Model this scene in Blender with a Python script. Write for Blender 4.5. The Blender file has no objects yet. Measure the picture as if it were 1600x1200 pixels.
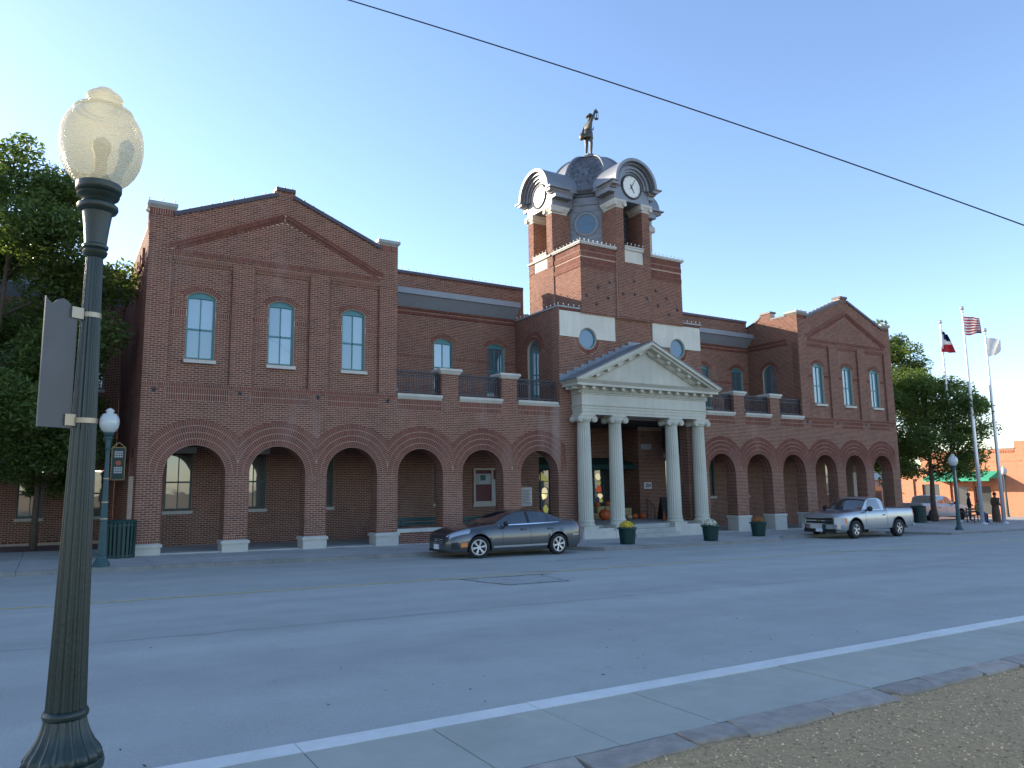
import bpy, bmesh, math, random
import numpy as np
from mathutils import Vector, Matrix
from mathutils.geometry import tessellate_polygon

random.seed(7)
RNG = np.random.default_rng(11)
PI = math.pi
scene = bpy.context.scene
COL = scene.collection

# ------------------------------------------------------------------ camera
CAM_LOC = (-21.911249, -24.997121, 1.929049)
CF = Vector((0.520719, 0.842998, 0.134929)); CR = Vector((0.851690, -0.523861, -0.013914)); CU = Vector((-0.058954, -0.122163, 0.990758))
cam_data = bpy.data.cameras.new('camera')
cam_data.sensor_width = 36.0
cam_data.lens = 26.119
cam_data.clip_start = 0.05
cam_data.clip_end = 4000.0
cam = bpy.data.objects.new('camera', cam_data)
COL.objects.link(cam)
cam.matrix_world = Matrix(((CR.x, CU.x, -CF.x, CAM_LOC[0]), (CR.y, CU.y, -CF.y, CAM_LOC[1]),
                           (CR.z, CU.z, -CF.z, CAM_LOC[2]), (0, 0, 0, 1)))
scene.camera = cam

# ------------------------------------------------------------------ sky, sun, exposure
SUN_AZ = math.radians(-35.0)      # clockwise from +Y (behind the building, to the left)
SUN_EL = math.radians(17.2)
world = bpy.data.worlds.new('World')
scene.world = world
world.use_nodes = True
wn = world.node_tree
wn.nodes.clear()
sky = wn.nodes.new('ShaderNodeTexSky')
sky.sky_type = 'NISHITA'
sky.sun_disc = False
sky.sun_elevation = SUN_EL
sky.sun_rotation = SUN_AZ
sky.altitude = 200.0
sky.air_density = 1.0
sky.dust_density = 0.4
sky.ozone_density = 2.6
bg = wn.nodes.new('ShaderNodeBackground')
bg.inputs['Strength'].default_value = 0.14
wo = wn.nodes.new('ShaderNodeOutputWorld')
tint = wn.nodes.new('ShaderNodeVectorMath')
tint.operation = 'MULTIPLY'
tint.inputs[1].default_value = (1.045, 0.985, 1.005)      # one even white balance over the whole sky
wn.links.new(sky.outputs[0], tint.inputs[0])
wn.links.new(tint.outputs[0], bg.inputs['Color'])
wn.links.new(bg.outputs[0], wo.inputs['Surface'])
sun_dir = Vector((math.sin(SUN_AZ) * math.cos(SUN_EL), math.cos(SUN_AZ) * math.cos(SUN_EL), math.sin(SUN_EL)))
sun_data = bpy.data.lights.new('sun', 'SUN')
sun_data.energy = 4.2
sun_data.angle = math.radians(0.53)
sun_data.color = (1.0, 0.86, 0.68)
sun = bpy.data.objects.new('sun', sun_data)
sun.rotation_euler = (-sun_dir).to_track_quat('-Z', 'Y').to_euler()
sun.location = (-40, 40, 40)
COL.objects.link(sun)
scene.view_settings.view_transform = 'Standard'
scene.view_settings.look = 'None'
scene.view_settings.exposure = 1.4
scene.view_settings.gamma = 1.0

# ------------------------------------------------------------------ materials
MATS = {}


def pmat(name, col, rough=0.6, metal=0.0, var=0.12, vscale=3.0, bump=0.0, bscale=60.0, coat=0.0, spec=0.5,
         stain=0.0, island=0.0, streak=False):
    """procedural principled material: base colour varied by noise, optional fine bump, per-island shade"""
    m = bpy.data.materials.new(name)
    m.use_nodes = True
    nt = m.node_tree
    N, L = nt.nodes, nt.links
    b = N['Principled BSDF']
    b.inputs['Roughness'].default_value = rough
    b.inputs['Metallic'].default_value = metal
    b.inputs['Specular IOR Level'].default_value = spec
    b.inputs['Coat Weight'].default_value = coat
    b.inputs['Coat Roughness'].default_value = 0.06
    tc = N.new('ShaderNodeTexCoord')
    nz = N.new('ShaderNodeTexNoise')
    nz.inputs['Scale'].default_value = vscale
    nz.inputs['Detail'].default_value = 6.0
    nz.inputs['Roughness'].default_value = 0.62
    if streak:
        mp = N.new('ShaderNodeMapping')
        mp.inputs['Scale'].default_value = (1.0, 1.0, 0.12)
        L.new(tc.outputs['Object'], mp.inputs['Vector'])
        L.new(mp.outputs[0], nz.inputs['Vector'])
    else:
        L.new(tc.outputs['Object'], nz.inputs['Vector'])
    hs = N.new('ShaderNodeMapRange')
    hs.inputs[1].default_value = 0.28
    hs.inputs[2].default_value = 0.72
    hs.inputs[3].default_value = 1.0 - var
    hs.inputs[4].default_value = 1.0 + var
    L.new(nz.outputs['Fac'], hs.inputs[0])
    mul = N.new('ShaderNodeVectorMath')
    mul.operation = 'SCALE'
    mul.inputs[0].default_value = col
    last = hs.outputs[0]
    if island > 0:
        ge = N.new('ShaderNodeNewGeometry')
        oi = N.new('ShaderNodeObjectInfo')
        ad = N.new('ShaderNodeMath'); ad.operation = 'ADD'
        L.new(ge.outputs['Random Per Island'], ad.inputs[0])
        L.new(oi.outputs['Random'], ad.inputs[1])
        fr = N.new('ShaderNodeMath'); fr.operation = 'FRACT'
        L.new(ad.outputs[0], fr.inputs[0])
        mr = N.new('ShaderNodeMapRange')
        mr.inputs[3].default_value = 1.0 - island
        mr.inputs[4].default_value = 1.0 + island
        L.new(fr.outputs[0], mr.inputs[0])
        mm = N.new('ShaderNodeMath'); mm.operation = 'MULTIPLY'
        L.new(last, mm.inputs[0]); L.new(mr.outputs[0], mm.inputs[1])
        last = mm.outputs[0]
    if stain > 0:
        n2 = N.new('ShaderNodeTexNoise')
        n2.inputs['Scale'].default_value = 0.7
        n2.inputs['Detail'].default_value = 8.0
        L.new(tc.outputs['Object'], n2.inputs['Vector'])
        m2 = N.new('ShaderNodeMapRange')
        m2.inputs[1].default_value = 0.45
        m2.inputs[2].default_value = 0.75
        m2.inputs[3].default_value = 1.0
        m2.inputs[4].default_value = 1.0 - stain
        L.new(n2.outputs['Fac'], m2.inputs[0])
        mm = N.new('ShaderNodeMath'); mm.operation = 'MULTIPLY'
        L.new(last, mm.inputs[0]); L.new(m2.outputs[0], mm.inputs[1])
        last = mm.outputs[0]
    L.new(last, mul.inputs['Scale'])
    L.new(mul.outputs[0], b.inputs['Base Color'])
    if bump > 0:
        n3 = N.new('ShaderNodeTexNoise')
        n3.inputs['Scale'].default_value = bscale
        n3.inputs['Detail'].default_value = 5.0
        L.new(tc.outputs['Object'], n3.inputs['Vector'])
        bp = N.new('ShaderNodeBump')
        bp.inputs['Strength'].default_value = bump
        bp.inputs['Distance'].default_value = 0.01
        L.new(n3.outputs['Fac'], bp.inputs['Height'])
        L.new(bp.outputs[0], b.inputs['Normal'])
    MATS[name] = m
    return m


def brick_mat(name, cols, rough=0.85):
    m = pmat(name, (1, 1, 1), rough, var=0.16, vscale=9.0, bump=0.25, bscale=90.0, stain=0.30)
    nt = m.node_tree
    N, L = nt.nodes, nt.links
    ge = N.new('ShaderNodeNewGeometry')
    oi = N.new('ShaderNodeObjectInfo')
    ad = N.new('ShaderNodeMath'); ad.operation = 'ADD'
    L.new(ge.outputs['Random Per Island'], ad.inputs[0])
    L.new(oi.outputs['Random'], ad.inputs[1])
    fr = N.new('ShaderNodeMath'); fr.operation = 'FRACT'
    L.new(ad.outputs[0], fr.inputs[0])
    cr = N.new('ShaderNodeValToRGB')
    cr.color_ramp.interpolation = 'LINEAR'
    el = cr.color_ramp.elements
    el[0].position = 0.0
    el[0].color = (*cols[0], 1)
    el[1].position = 1.0
    el[1].color = (*cols[-1], 1)
    for i, c in enumerate(cols[1:-1]):
        e = el.new((i + 1) / (len(cols) - 1))
        e.color = (*c, 1)
    L.new(fr.outputs[0], cr.inputs[0])
    sc = [n for n in N if n.type == 'VECT_MATH'][0]
    L.new(cr.outputs[0], sc.inputs[0])
    # lime bloom: a pale run down the wall beside the portico, and faint scattered patches
    tc = [n for n in N if n.type == 'TEX_COORD'][0]
    sep = N.new('ShaderNodeSeparateXYZ')
    L.new(tc.outputs['Object'], sep.inputs[0])
    def ramp(sock, a, b):
        r = N.new('ShaderNodeMapRange'); r.interpolation_type = 'SMOOTHSTEP'
        r.inputs[1].default_value = a; r.inputs[2].default_value = b
        L.new(sock, r.inputs[0]); return r.outputs[0]
    def mul(a, b):
        q = N.new('ShaderNodeMath'); q.operation = 'MULTIPLY'
        L.new(a, q.inputs[0])
        if isinstance(b, float): q.inputs[1].default_value = b
        else: L.new(b, q.inputs[1])
        return q.outputs[0]
    box = mul(mul(ramp(sep.outputs['X'], -4.75, -4.4), ramp(sep.outputs['X'], -4.05, -4.3)), mul(ramp(sep.outputs['Z'], 1.9, 3.6), ramp(sep.outputs['Z'], 5.4, 5.0)))
    nb = N.new('ShaderNodeTexNoise'); nb.inputs['Scale'].default_value = 1.1; nb.inputs['Detail'].default_value = 7.0
    mpn = N.new('ShaderNodeMapping'); mpn.inputs['Scale'].default_value = (1.0, 1.0, .35)
    L.new(tc.outputs['Object'], mpn.inputs['Vector']); L.new(mpn.outputs[0], nb.inputs['Vector'])
    sp = mul(ramp(nb.outputs['Fac'], .56, .74), .22)
    mxx = N.new('ShaderNodeMath'); mxx.operation = 'MAXIMUM'
    L.new(mul(box, .42), mxx.inputs[0]); L.new(sp, mxx.inputs[1])
    mc = N.new('ShaderNodeMix'); mc.data_type = 'RGBA'
    mc.inputs[7].default_value = (0.36, 0.29, 0.27, 1)
    L.new(mxx.outputs[0], mc.inputs[0]); L.new(sc.outputs[0], mc.inputs[6])
    L.new(mc.outputs[2], N['Principled BSDF'].inputs['Base Color'])
    return m


brick_mat('brick', [(0.112, 0.038, 0.025), (0.158, 0.054, 0.034), (0.196, 0.071, 0.044), (0.166, 0.057, 0.037),
                    (0.225, 0.088, 0.054), (0.132, 0.044, 0.030)])
brick_mat('brick_soldier', [(0.15, 0.046, 0.031), (0.188, 0.061, 0.040), (0.21, 0.072, 0.045), (0.17, 0.054, 0.036)])
brick_mat('brick_orange', [(0.46, 0.20, 0.11), (0.52, 0.235, 0.13), (0.42, 0.175, 0.10)])
pmat('mortar', (0.53, 0.405, 0.31), 0.95, var=0.10, vscale=6, bump=0.2)
pmat('soffit_brick', (0.24, 0.095, 0.062), 0.9, var=0.2, vscale=14, bump=0.3)
pmat('limestone', (0.54, 0.515, 0.45), 0.8, var=0.08, vscale=4, bump=0.12, bscale=40, stain=0.16)
pmat('stone_panel', (0.66, 0.63, 0.53), 0.8, var=0.07, vscale=6, bump=0.08, stain=0.22, streak=True)
pmat('white_paint', (0.51, 0.495, 0.41), 0.6, var=0.07, vscale=4, stain=0.2, streak=True)
pmat('zinc', (0.225, 0.24, 0.26), 0.5, metal=0.35, var=0.14, vscale=3, bump=0.06, bscale=20, stain=0.15)
pmat('zinc_dark', (0.145, 0.155, 0.175), 0.5, metal=0.3, var=0.2, vscale=4, island=0.35)
pmat('coping_dark', (0.055, 0.045, 0.06), 0.5, var=0.2)
pmat('coping_grey', (0.30, 0.32, 0.30), 0.6, var=0.15)
pmat('gutter_grey', (0.24, 0.26, 0.285), 0.5, var=0.08)
pmat('teal_frame', (0.055, 0.20, 0.215), 0.45, var=0.1)
pmat('teal_dark', (0.02, 0.085, 0.085), 0.45, var=0.1)
pmat('iron', (0.05, 0.055, 0.065), 0.5, metal=0.3, var=0.15)
pmat('roof_membrane', (0.28, 0.27, 0.26), 0.9, var=0.15)
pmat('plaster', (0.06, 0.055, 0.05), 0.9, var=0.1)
pmat('green_canvas', (0.007, 0.042, 0.034), 0.85, var=0.12, bump=0.1)
pmat('green_awning', (0.035, 0.34, 0.20), 0.8, var=0.1)
pmat('bronze', (0.085, 0.082, 0.07), 0.5, metal=0.55, var=0.35, vscale=7, bump=0.3, bscale=25)
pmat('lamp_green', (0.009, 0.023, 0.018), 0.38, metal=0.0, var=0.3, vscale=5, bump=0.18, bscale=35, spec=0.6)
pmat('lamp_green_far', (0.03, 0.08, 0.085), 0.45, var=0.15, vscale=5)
pmat('bin_green', (0.008, 0.045, 0.038), 0.5, var=0.2)
pmat('steel_band', (0.36, 0.30, 0.22), 0.4, metal=0.8, var=0.1)
pmat('sign_back', (0.10, 0.10, 0.10), 0.5, metal=0.3, var=0.16, vscale=2.0, bump=0.05)
pmat('clock_face', (0.75, 0.76, 0.70), 0.4, var=0.03)
pmat('black', (0.012, 0.012, 0.014), 0.5, var=0.1)
pmat('rubber', (0.015, 0.015, 0.016), 0.8, var=0.2)
pmat('alloy', (0.62, 0.63, 0.65), 0.3, metal=0.7, var=0.05)
pmat('chrome', (0.72, 0.74, 0.76), 0.12, metal=1.0, var=0.02)
pmat('paint_gunmetal', (0.075, 0.079, 0.085), 0.34, metal=0.55, var=0.04, coat=0.9)
pmat('paint_silver', (0.33, 0.345, 0.36), 0.36, metal=0.55, var=0.04, coat=0.9)
pmat('paint_pale', (0.40, 0.42, 0.45), 0.4, metal=0.3, var=0.05, coat=0.6)
pmat('car_glass', (0.02, 0.028, 0.032), 0.04, var=0.0, spec=1.0, coat=1.0)
pmat('head_glass', (0.55, 0.58, 0.62), 0.12, metal=0.5, var=0.1, coat=1.0)
pmat('amber', (0.75, 0.22, 0.05), 0.3, var=0.1, coat=0.5)
pmat('red_lens', (0.45, 0.02, 0.02), 0.25, var=0.1, coat=0.8)
pmat('plate_white', (0.72, 0.72, 0.74), 0.5, var=0.05)
pmat('asphalt', (0.425, 0.425, 0.385), 0.92, var=0.07, vscale=1.3, bump=0.6, bscale=110, stain=0.10)
pmat('yellow_paint', (0.60, 0.48, 0.20), 0.9, var=0.35, vscale=9)
pmat('tar', (0.06, 0.06, 0.06), 0.6, var=0.3)
pmat('white_kerb', (0.72, 0.71, 0.66), 0.8, var=0.09, vscale=5, bump=0.15, stain=0.12)
pmat('concrete', (0.42, 0.41, 0.345), 0.9, var=0.08, vscale=4, bump=0.25, bscale=70, stain=0.12)
pmat('concrete_far', (0.40, 0.39, 0.36), 0.9, var=0.10, vscale=2, bump=0.2, stain=0.2)
pmat('kerb_concrete', (0.23, 0.225, 0.21), 0.9, var=0.18, vscale=3, bump=0.2, stain=0.25)
pmat('flagstone', (0.36, 0.31, 0.26), 0.85, var=0.22, vscale=7, bump=0.5, bscale=25, island=0.15)
pmat('gravel_ground', (0.50, 0.33, 0.165), 0.95, var=0.25, vscale=22, bump=0.9, bscale=120)
pmat('pebble', (0.55, 0.40, 0.235), 0.9, var=0.2, vscale=30, island=0.55)
pmat('earth', (0.16, 0.13, 0.09), 0.95, var=0.2, vscale=0.5)
pmat('bark', (0.10, 0.075, 0.055), 0.95, var=0.3, vscale=9, bump=0.8, bscale=25)
pmat('paving_brick', (0.20, 0.13, 0.12), 0.9, var=0.2, vscale=5)
pmat('pumpkin', (0.62, 0.13, 0.03), 0.5, var=0.12)
pmat('pumpkin_pale', (0.62, 0.50, 0.28), 0.6, var=0.15)
pmat('straw', (0.45, 0.36, 0.18), 0.95, var=0.3, vscale=20)
pmat('pole_metal', (0.62, 0.63, 0.66), 0.35, metal=0.5, var=0.05)
pmat('red_board', (0.10, 0.012, 0.018), 0.5, var=0.1)
pmat('notice_grey', (0.42, 0.45, 0.47), 0.6, var=0.15, vscale=8)
pmat('plaque', (0.45, 0.45, 0.47), 0.4, metal=0.3, var=0.08)
pmat('skin', (0.42, 0.24, 0.17), 0.6, var=0.05)
pmat('coat_brown', (0.12, 0.075, 0.055), 0.9, var=0.15)
pmat('cloth_dark', (0.02, 0.02, 0.025), 0.9, var=0.1)
pmat('denim', (0.05, 0.09, 0.22), 0.9, var=0.15)
pmat('cloth_olive', (0.18, 0.17, 0.07), 0.9, var=0.1)
pmat('hair', (0.03, 0.02, 0.015), 0.8, var=0.1)
pmat('wood_orange', (0.48, 0.21, 0.12), 0.8, var=0.12)
pmat('grey_wall', (0.40, 0.40, 0.40), 0.85, var=0.06)
pmat('mum_yellow', (0.62, 0.40, 0.02), 0.7, var=0.2, vscale=30, island=0.3)
pmat('mum_cream', (0.60, 0.56, 0.42), 0.7, var=0.2, vscale=30, island=0.25)
pmat('mum_rust', (0.32, 0.11, 0.03), 0.7, var=0.2, vscale=30, island=0.4)
pmat('mum_leaf', (0.12, 0.22, 0.03), 0.7, var=0.2, island=0.4)
pmat('bulb', (0.85, 0.85, 0.80), 0.25, var=0.0, coat=0.5)
pmat('cable', (0.02, 0.02, 0.024), 0.6, var=0.1)
pmat('banner_dark', (0.012, 0.03, 0.022), 0.7, var=0.1)
pmat('banner_white', (0.36, 0.36, 0.35), 0.7, var=0.05)
pmat('banner_orange', (0.30, 0.07, 0.02), 0.7, var=0.1)
pmat('banner_gold', (0.25, 0.18, 0.07), 0.5, metal=0.4, var=0.1)
pmat('tar_faint', (0.345, 0.34, 0.315), 0.8, var=0.2)
pmat('tar_patch', (0.36, 0.36, 0.33), 0.9, var=0.12, vscale=3)


def worn_road(m):
    """aggregate speckle, worn wheel tracks along the street and blotchy patches, all as surface wear"""
    nt = m.node_tree
    N, L = nt.nodes, nt.links
    b = N['Principled BSDF']
    src = b.inputs['Base Color'].links[0].from_socket
    tc = N.new('ShaderNodeTexCoord')
    fine = N.new('ShaderNodeTexNoise'); fine.inputs['Scale'].default_value = 55.0; fine.inputs['Detail'].default_value = 8.0; fine.inputs['Roughness'].default_value = .8
    L.new(tc.outputs['Object'], fine.inputs['Vector'])
    f1 = N.new('ShaderNodeMapRange'); f1.inputs[1].default_value = .3; f1.inputs[2].default_value = .7; f1.inputs[3].default_value = .78; f1.inputs[4].default_value = 1.2
    L.new(fine.outputs['Fac'], f1.inputs[0])
    mp = N.new('ShaderNodeMapping'); mp.inputs['Scale'].default_value = (.035, .55, 1)
    L.new(tc.outputs['Object'], mp.inputs['Vector'])
    tr = N.new('ShaderNodeTexNoise'); tr.inputs['Scale'].default_value = 1.0; tr.inputs['Detail'].default_value = 5.0
    L.new(mp.outputs[0], tr.inputs['Vector'])
    f2 = N.new('ShaderNodeMapRange'); f2.inputs[1].default_value = .35; f2.inputs[2].default_value = .65; f2.inputs[3].default_value = .88; f2.inputs[4].default_value = 1.07
    L.new(tr.outputs['Fac'], f2.inputs[0])
    vo = N.new('ShaderNodeTexNoise'); vo.inputs['Scale'].default_value = 2.6; vo.inputs['Detail'].default_value = 9.0; vo.inputs['Roughness'].default_value = .72
    L.new(tc.outputs['Object'], vo.inputs['Vector'])
    f3 = N.new('ShaderNodeMapRange'); f3.inputs[1].default_value = .62; f3.inputs[2].default_value = .75; f3.inputs[3].default_value = 1.0; f3.inputs[4].default_value = .74
    L.new(vo.outputs['Fac'], f3.inputs[0])
    p = src
    for f in (f1, f2, f3):
        s = N.new('ShaderNodeVectorMath'); s.operation = 'SCALE'
        L.new(p, s.inputs[0]); L.new(f.outputs[0], s.inputs['Scale'])
        p = s.outputs[0]
    L.new(p, b.inputs['Base Color'])


worn_road(MATS['asphalt'])
worn_road(MATS['tar_patch'])


def leaf_mat(name, col, trans):
    m = bpy.data.materials.new(name)
    m.use_nodes = True
    nt = m.node_tree
    N, L = nt.nodes, nt.links
    out = N['Material Output']
    b = N['Principled BSDF']
    b.inputs['Roughness'].default_value = 0.5
    b.inputs['Specular IOR Level'].default_value = 0.35
    ge = N.new('ShaderNodeNewGeometry')
    cr = N.new('ShaderNodeValToRGB')
    cr.color_ramp.elements[0].color = (col[0] * .55, col[1] * .6, col[2] * .6, 1)
    cr.color_ramp.elements[1].color = (col[0] * 1.5, col[1] * 1.35, col[2] * 1.2, 1)
    L.new(ge.outputs['Random Per Island'], cr.inputs[0])
    L.new(cr.outputs[0], b.inputs['Base Color'])
    tr = N.new('ShaderNodeBsdfTranslucent')
    vm = N.new('ShaderNodeVectorMath'); vm.operation = 'MULTIPLY'
    vm.inputs[1].default_value = trans
    L.new(cr.outputs[0], vm.inputs[0])
    L.new(vm.outputs[0], tr.inputs['Color'])
    mx = N.new('ShaderNodeMixShader')
    mx.inputs[0].default_value = 0.42
    L.new(b.outputs[0], mx.inputs[1])
    L.new(tr.outputs[0], mx.inputs[2])
    L.new(mx.outputs[0], out.inputs['Surface'])
    MATS[name] = m


leaf_mat('leaf_dark', (0.078, 0.125, 0.038), (2.3, 2.2, 1.1))
leaf_mat('leaf_mid', (0.075, 0.12, 0.032), (2.3, 2.2, 1.0))


def flag_mat(name, col):
    leaf_mat(name, col, (1.0, 1.0, 1.0))
    cr = [n for n in MATS[name].node_tree.nodes if n.type == 'VALTORGB'][0]
    for e in cr.color_ramp.elements: e.color = (*col, 1)


flag_mat('flag_white', (0.85, 0.85, 0.83)); flag_mat('flag_red', (0.55, 0.04, 0.06)); flag_mat('flag_blue', (0.02, 0.03, 0.12))


def pane_mat(name, diffuse, gloss, rough=0.03):
    m = bpy.data.materials.new(name)
    m.use_nodes = True
    nt = m.node_tree
    N, L = nt.nodes, nt.links
    out = N['Material Output']
    b = N['Principled BSDF']
    b.inputs['Base Color'].default_value = (*diffuse, 1)
    b.inputs['Roughness'].default_value = 0.35
    gl = N.new('ShaderNodeBsdfGlossy')
    gl.inputs['Roughness'].default_value = rough
    gl.inputs['Color'].default_value = (0.92, 0.97, 1.0, 1)
    tc = N.new('ShaderNodeTexCoord')
    nz = N.new('ShaderNodeTexNoise')
    nz.inputs['Scale'].default_value = 1.6
    L.new(tc.outputs['Object'], nz.inputs['Vector'])
    bp = N.new('ShaderNodeBump')
    bp.inputs['Strength'].default_value = 0.05
    bp.inputs['Distance'].default_value = 0.05
    L.new(nz.outputs['Fac'], bp.inputs['Height'])
    L.new(bp.outputs[0], gl.inputs['Normal'])
    mx = N.new('ShaderNodeMixShader')
    oi = N.new('ShaderNodeObjectInfo')
    mr = N.new('ShaderNodeMapRange')
    mr.inputs[3].default_value = gloss * .7
    mr.inputs[4].default_value = gloss * 1.3
    L.new(oi.outputs['Random'], mr.inputs[0])
    L.new(mr.outputs[0], mx.inputs[0])
    L.new(b.outputs[0], mx.inputs[1])
    L.new(gl.outputs[0], mx.inputs[2])
    L.new(mx.outputs[0], out.inputs['Surface'])
    MATS[name] = m


pane_mat('pane_upper', (0.11, 0.205, 0.245), 0.11)
pane_mat('pane_balcony', (0.06, 0.10, 0.12), 0.3)
pane_mat('pane_dark', (0.03, 0.04, 0.04), 0.14)
pane_mat('pane_round', (0.055, 0.12, 0.19), 0.05)


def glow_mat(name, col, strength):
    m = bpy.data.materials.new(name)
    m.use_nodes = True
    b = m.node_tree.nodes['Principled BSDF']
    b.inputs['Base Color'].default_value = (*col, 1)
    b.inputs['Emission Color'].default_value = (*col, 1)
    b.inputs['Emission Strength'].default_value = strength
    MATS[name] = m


glow_mat('lit_yellow', (0.42, 0.40, 0.10), 0.16)      # emission imitating daylight seen through the doors
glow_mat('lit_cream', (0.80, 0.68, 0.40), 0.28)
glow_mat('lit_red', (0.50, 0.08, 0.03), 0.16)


def globe_mat(name):
    m = bpy.data.materials.new(name)
    m.use_nodes = True
    nt = m.node_tree
    N, L = nt.nodes, nt.links
    out = N['Material Output']
    b = N['Principled BSDF']
    b.inputs['Base Color'].default_value = (0.60, 0.59, 0.48, 1)
    b.inputs['Roughness'].default_value = 0.22
    b.inputs['Coat Weight'].default_value = 0.8
    tr = N.new('ShaderNodeBsdfTranslucent')
    tr.inputs['Color'].default_value = (0.84, 0.80, 0.62, 1)
    tp = N.new('ShaderNodeBsdfTransparent')
    tp.inputs['Color'].default_value = (0.95, 0.92, 0.78, 1)
    tc = N.new('ShaderNodeTexCoord')
    wv = N.new('ShaderNodeTexWave')
    wv.bands_direction = 'Z'
    wv.inputs['Scale'].default_value = 26.0
    wv.inputs['Distortion'].default_value = 1.6
    wv.inputs['Detail'].default_value = 3.0
    wv.inputs['Detail Scale'].default_value = 6.0
    L.new(tc.outputs['Object'], wv.inputs['Vector'])
    bp = N.new('ShaderNodeBump')
    bp.inputs['Strength'].default_value = 0.8
    bp.inputs['Distance'].default_value = 0.01
    L.new(wv.outputs['Fac'], bp.inputs['Height'])
    L.new(bp.outputs[0], b.inputs['Normal'])
    L.new(bp.outputs[0], tr.inputs['Normal'])
    m1 = N.new('ShaderNodeMixShader'); m1.inputs[0].default_value = 0.5
    m2 = N.new('ShaderNodeMixShader'); m2.inputs[0].default_value = 0.30
    L.new(b.outputs[0], m1.inputs[1]); L.new(tr.outputs[0], m1.inputs[2])
    L.new(m1.outputs[0], m2.inputs[1]); L.new(tp.outputs[0], m2.inputs[2])
    L.new(m2.outputs[0], out.inputs['Surface'])
    MATS[name] = m


globe_mat('globe_glass')
pmat('globe_white', (0.55, 0.57, 0.54), 0.3, var=0.05, coat=0.6)


# ------------------------------------------------------------------ object helpers
def mesh_obj(name, verts, faces, mat, parent=None, smooth=False, midx=None):
    me = bpy.data.meshes.new(name)
    me.from_pydata([tuple(v) for v in verts], [], faces)
    mats = mat if isinstance(mat, (list, tuple)) else [mat]
    for k in mats:
        me.materials.append(MATS[k])
    if midx is not None:
        me.polygons.foreach_set('material_index', midx)
    if smooth:
        me.polygons.foreach_set('use_smooth', [True] * len(me.polygons))
    me.update()
    o = bpy.data.objects.new(name, me)
    COL.objects.link(o)
    if parent is not None:
        o.parent = parent
    return o


def tag(o, label=None, cat=None, group=None, kind=None):
    if label: o['label'] = label
    if cat: o['category'] = cat
    if group: o['group'] = group
    if kind: o['kind'] = kind
    return o


def thing(name, label, cat, loc=(0, 0, 0), rz=0.0, group=None):
    o = bpy.data.objects.new(name, None)
    o.empty_display_size = 0.3
    o.location = loc
    o.rotation_euler = (0, 0, rz)
    COL.objects.link(o)
    return tag(o, label, cat, group)


def copy_tree(o, parent=None):
    c = o.copy()
    COL.objects.link(c)
    c.parent = parent
    for ch in o.children:
        copy_tree(ch, c)
    return c


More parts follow.
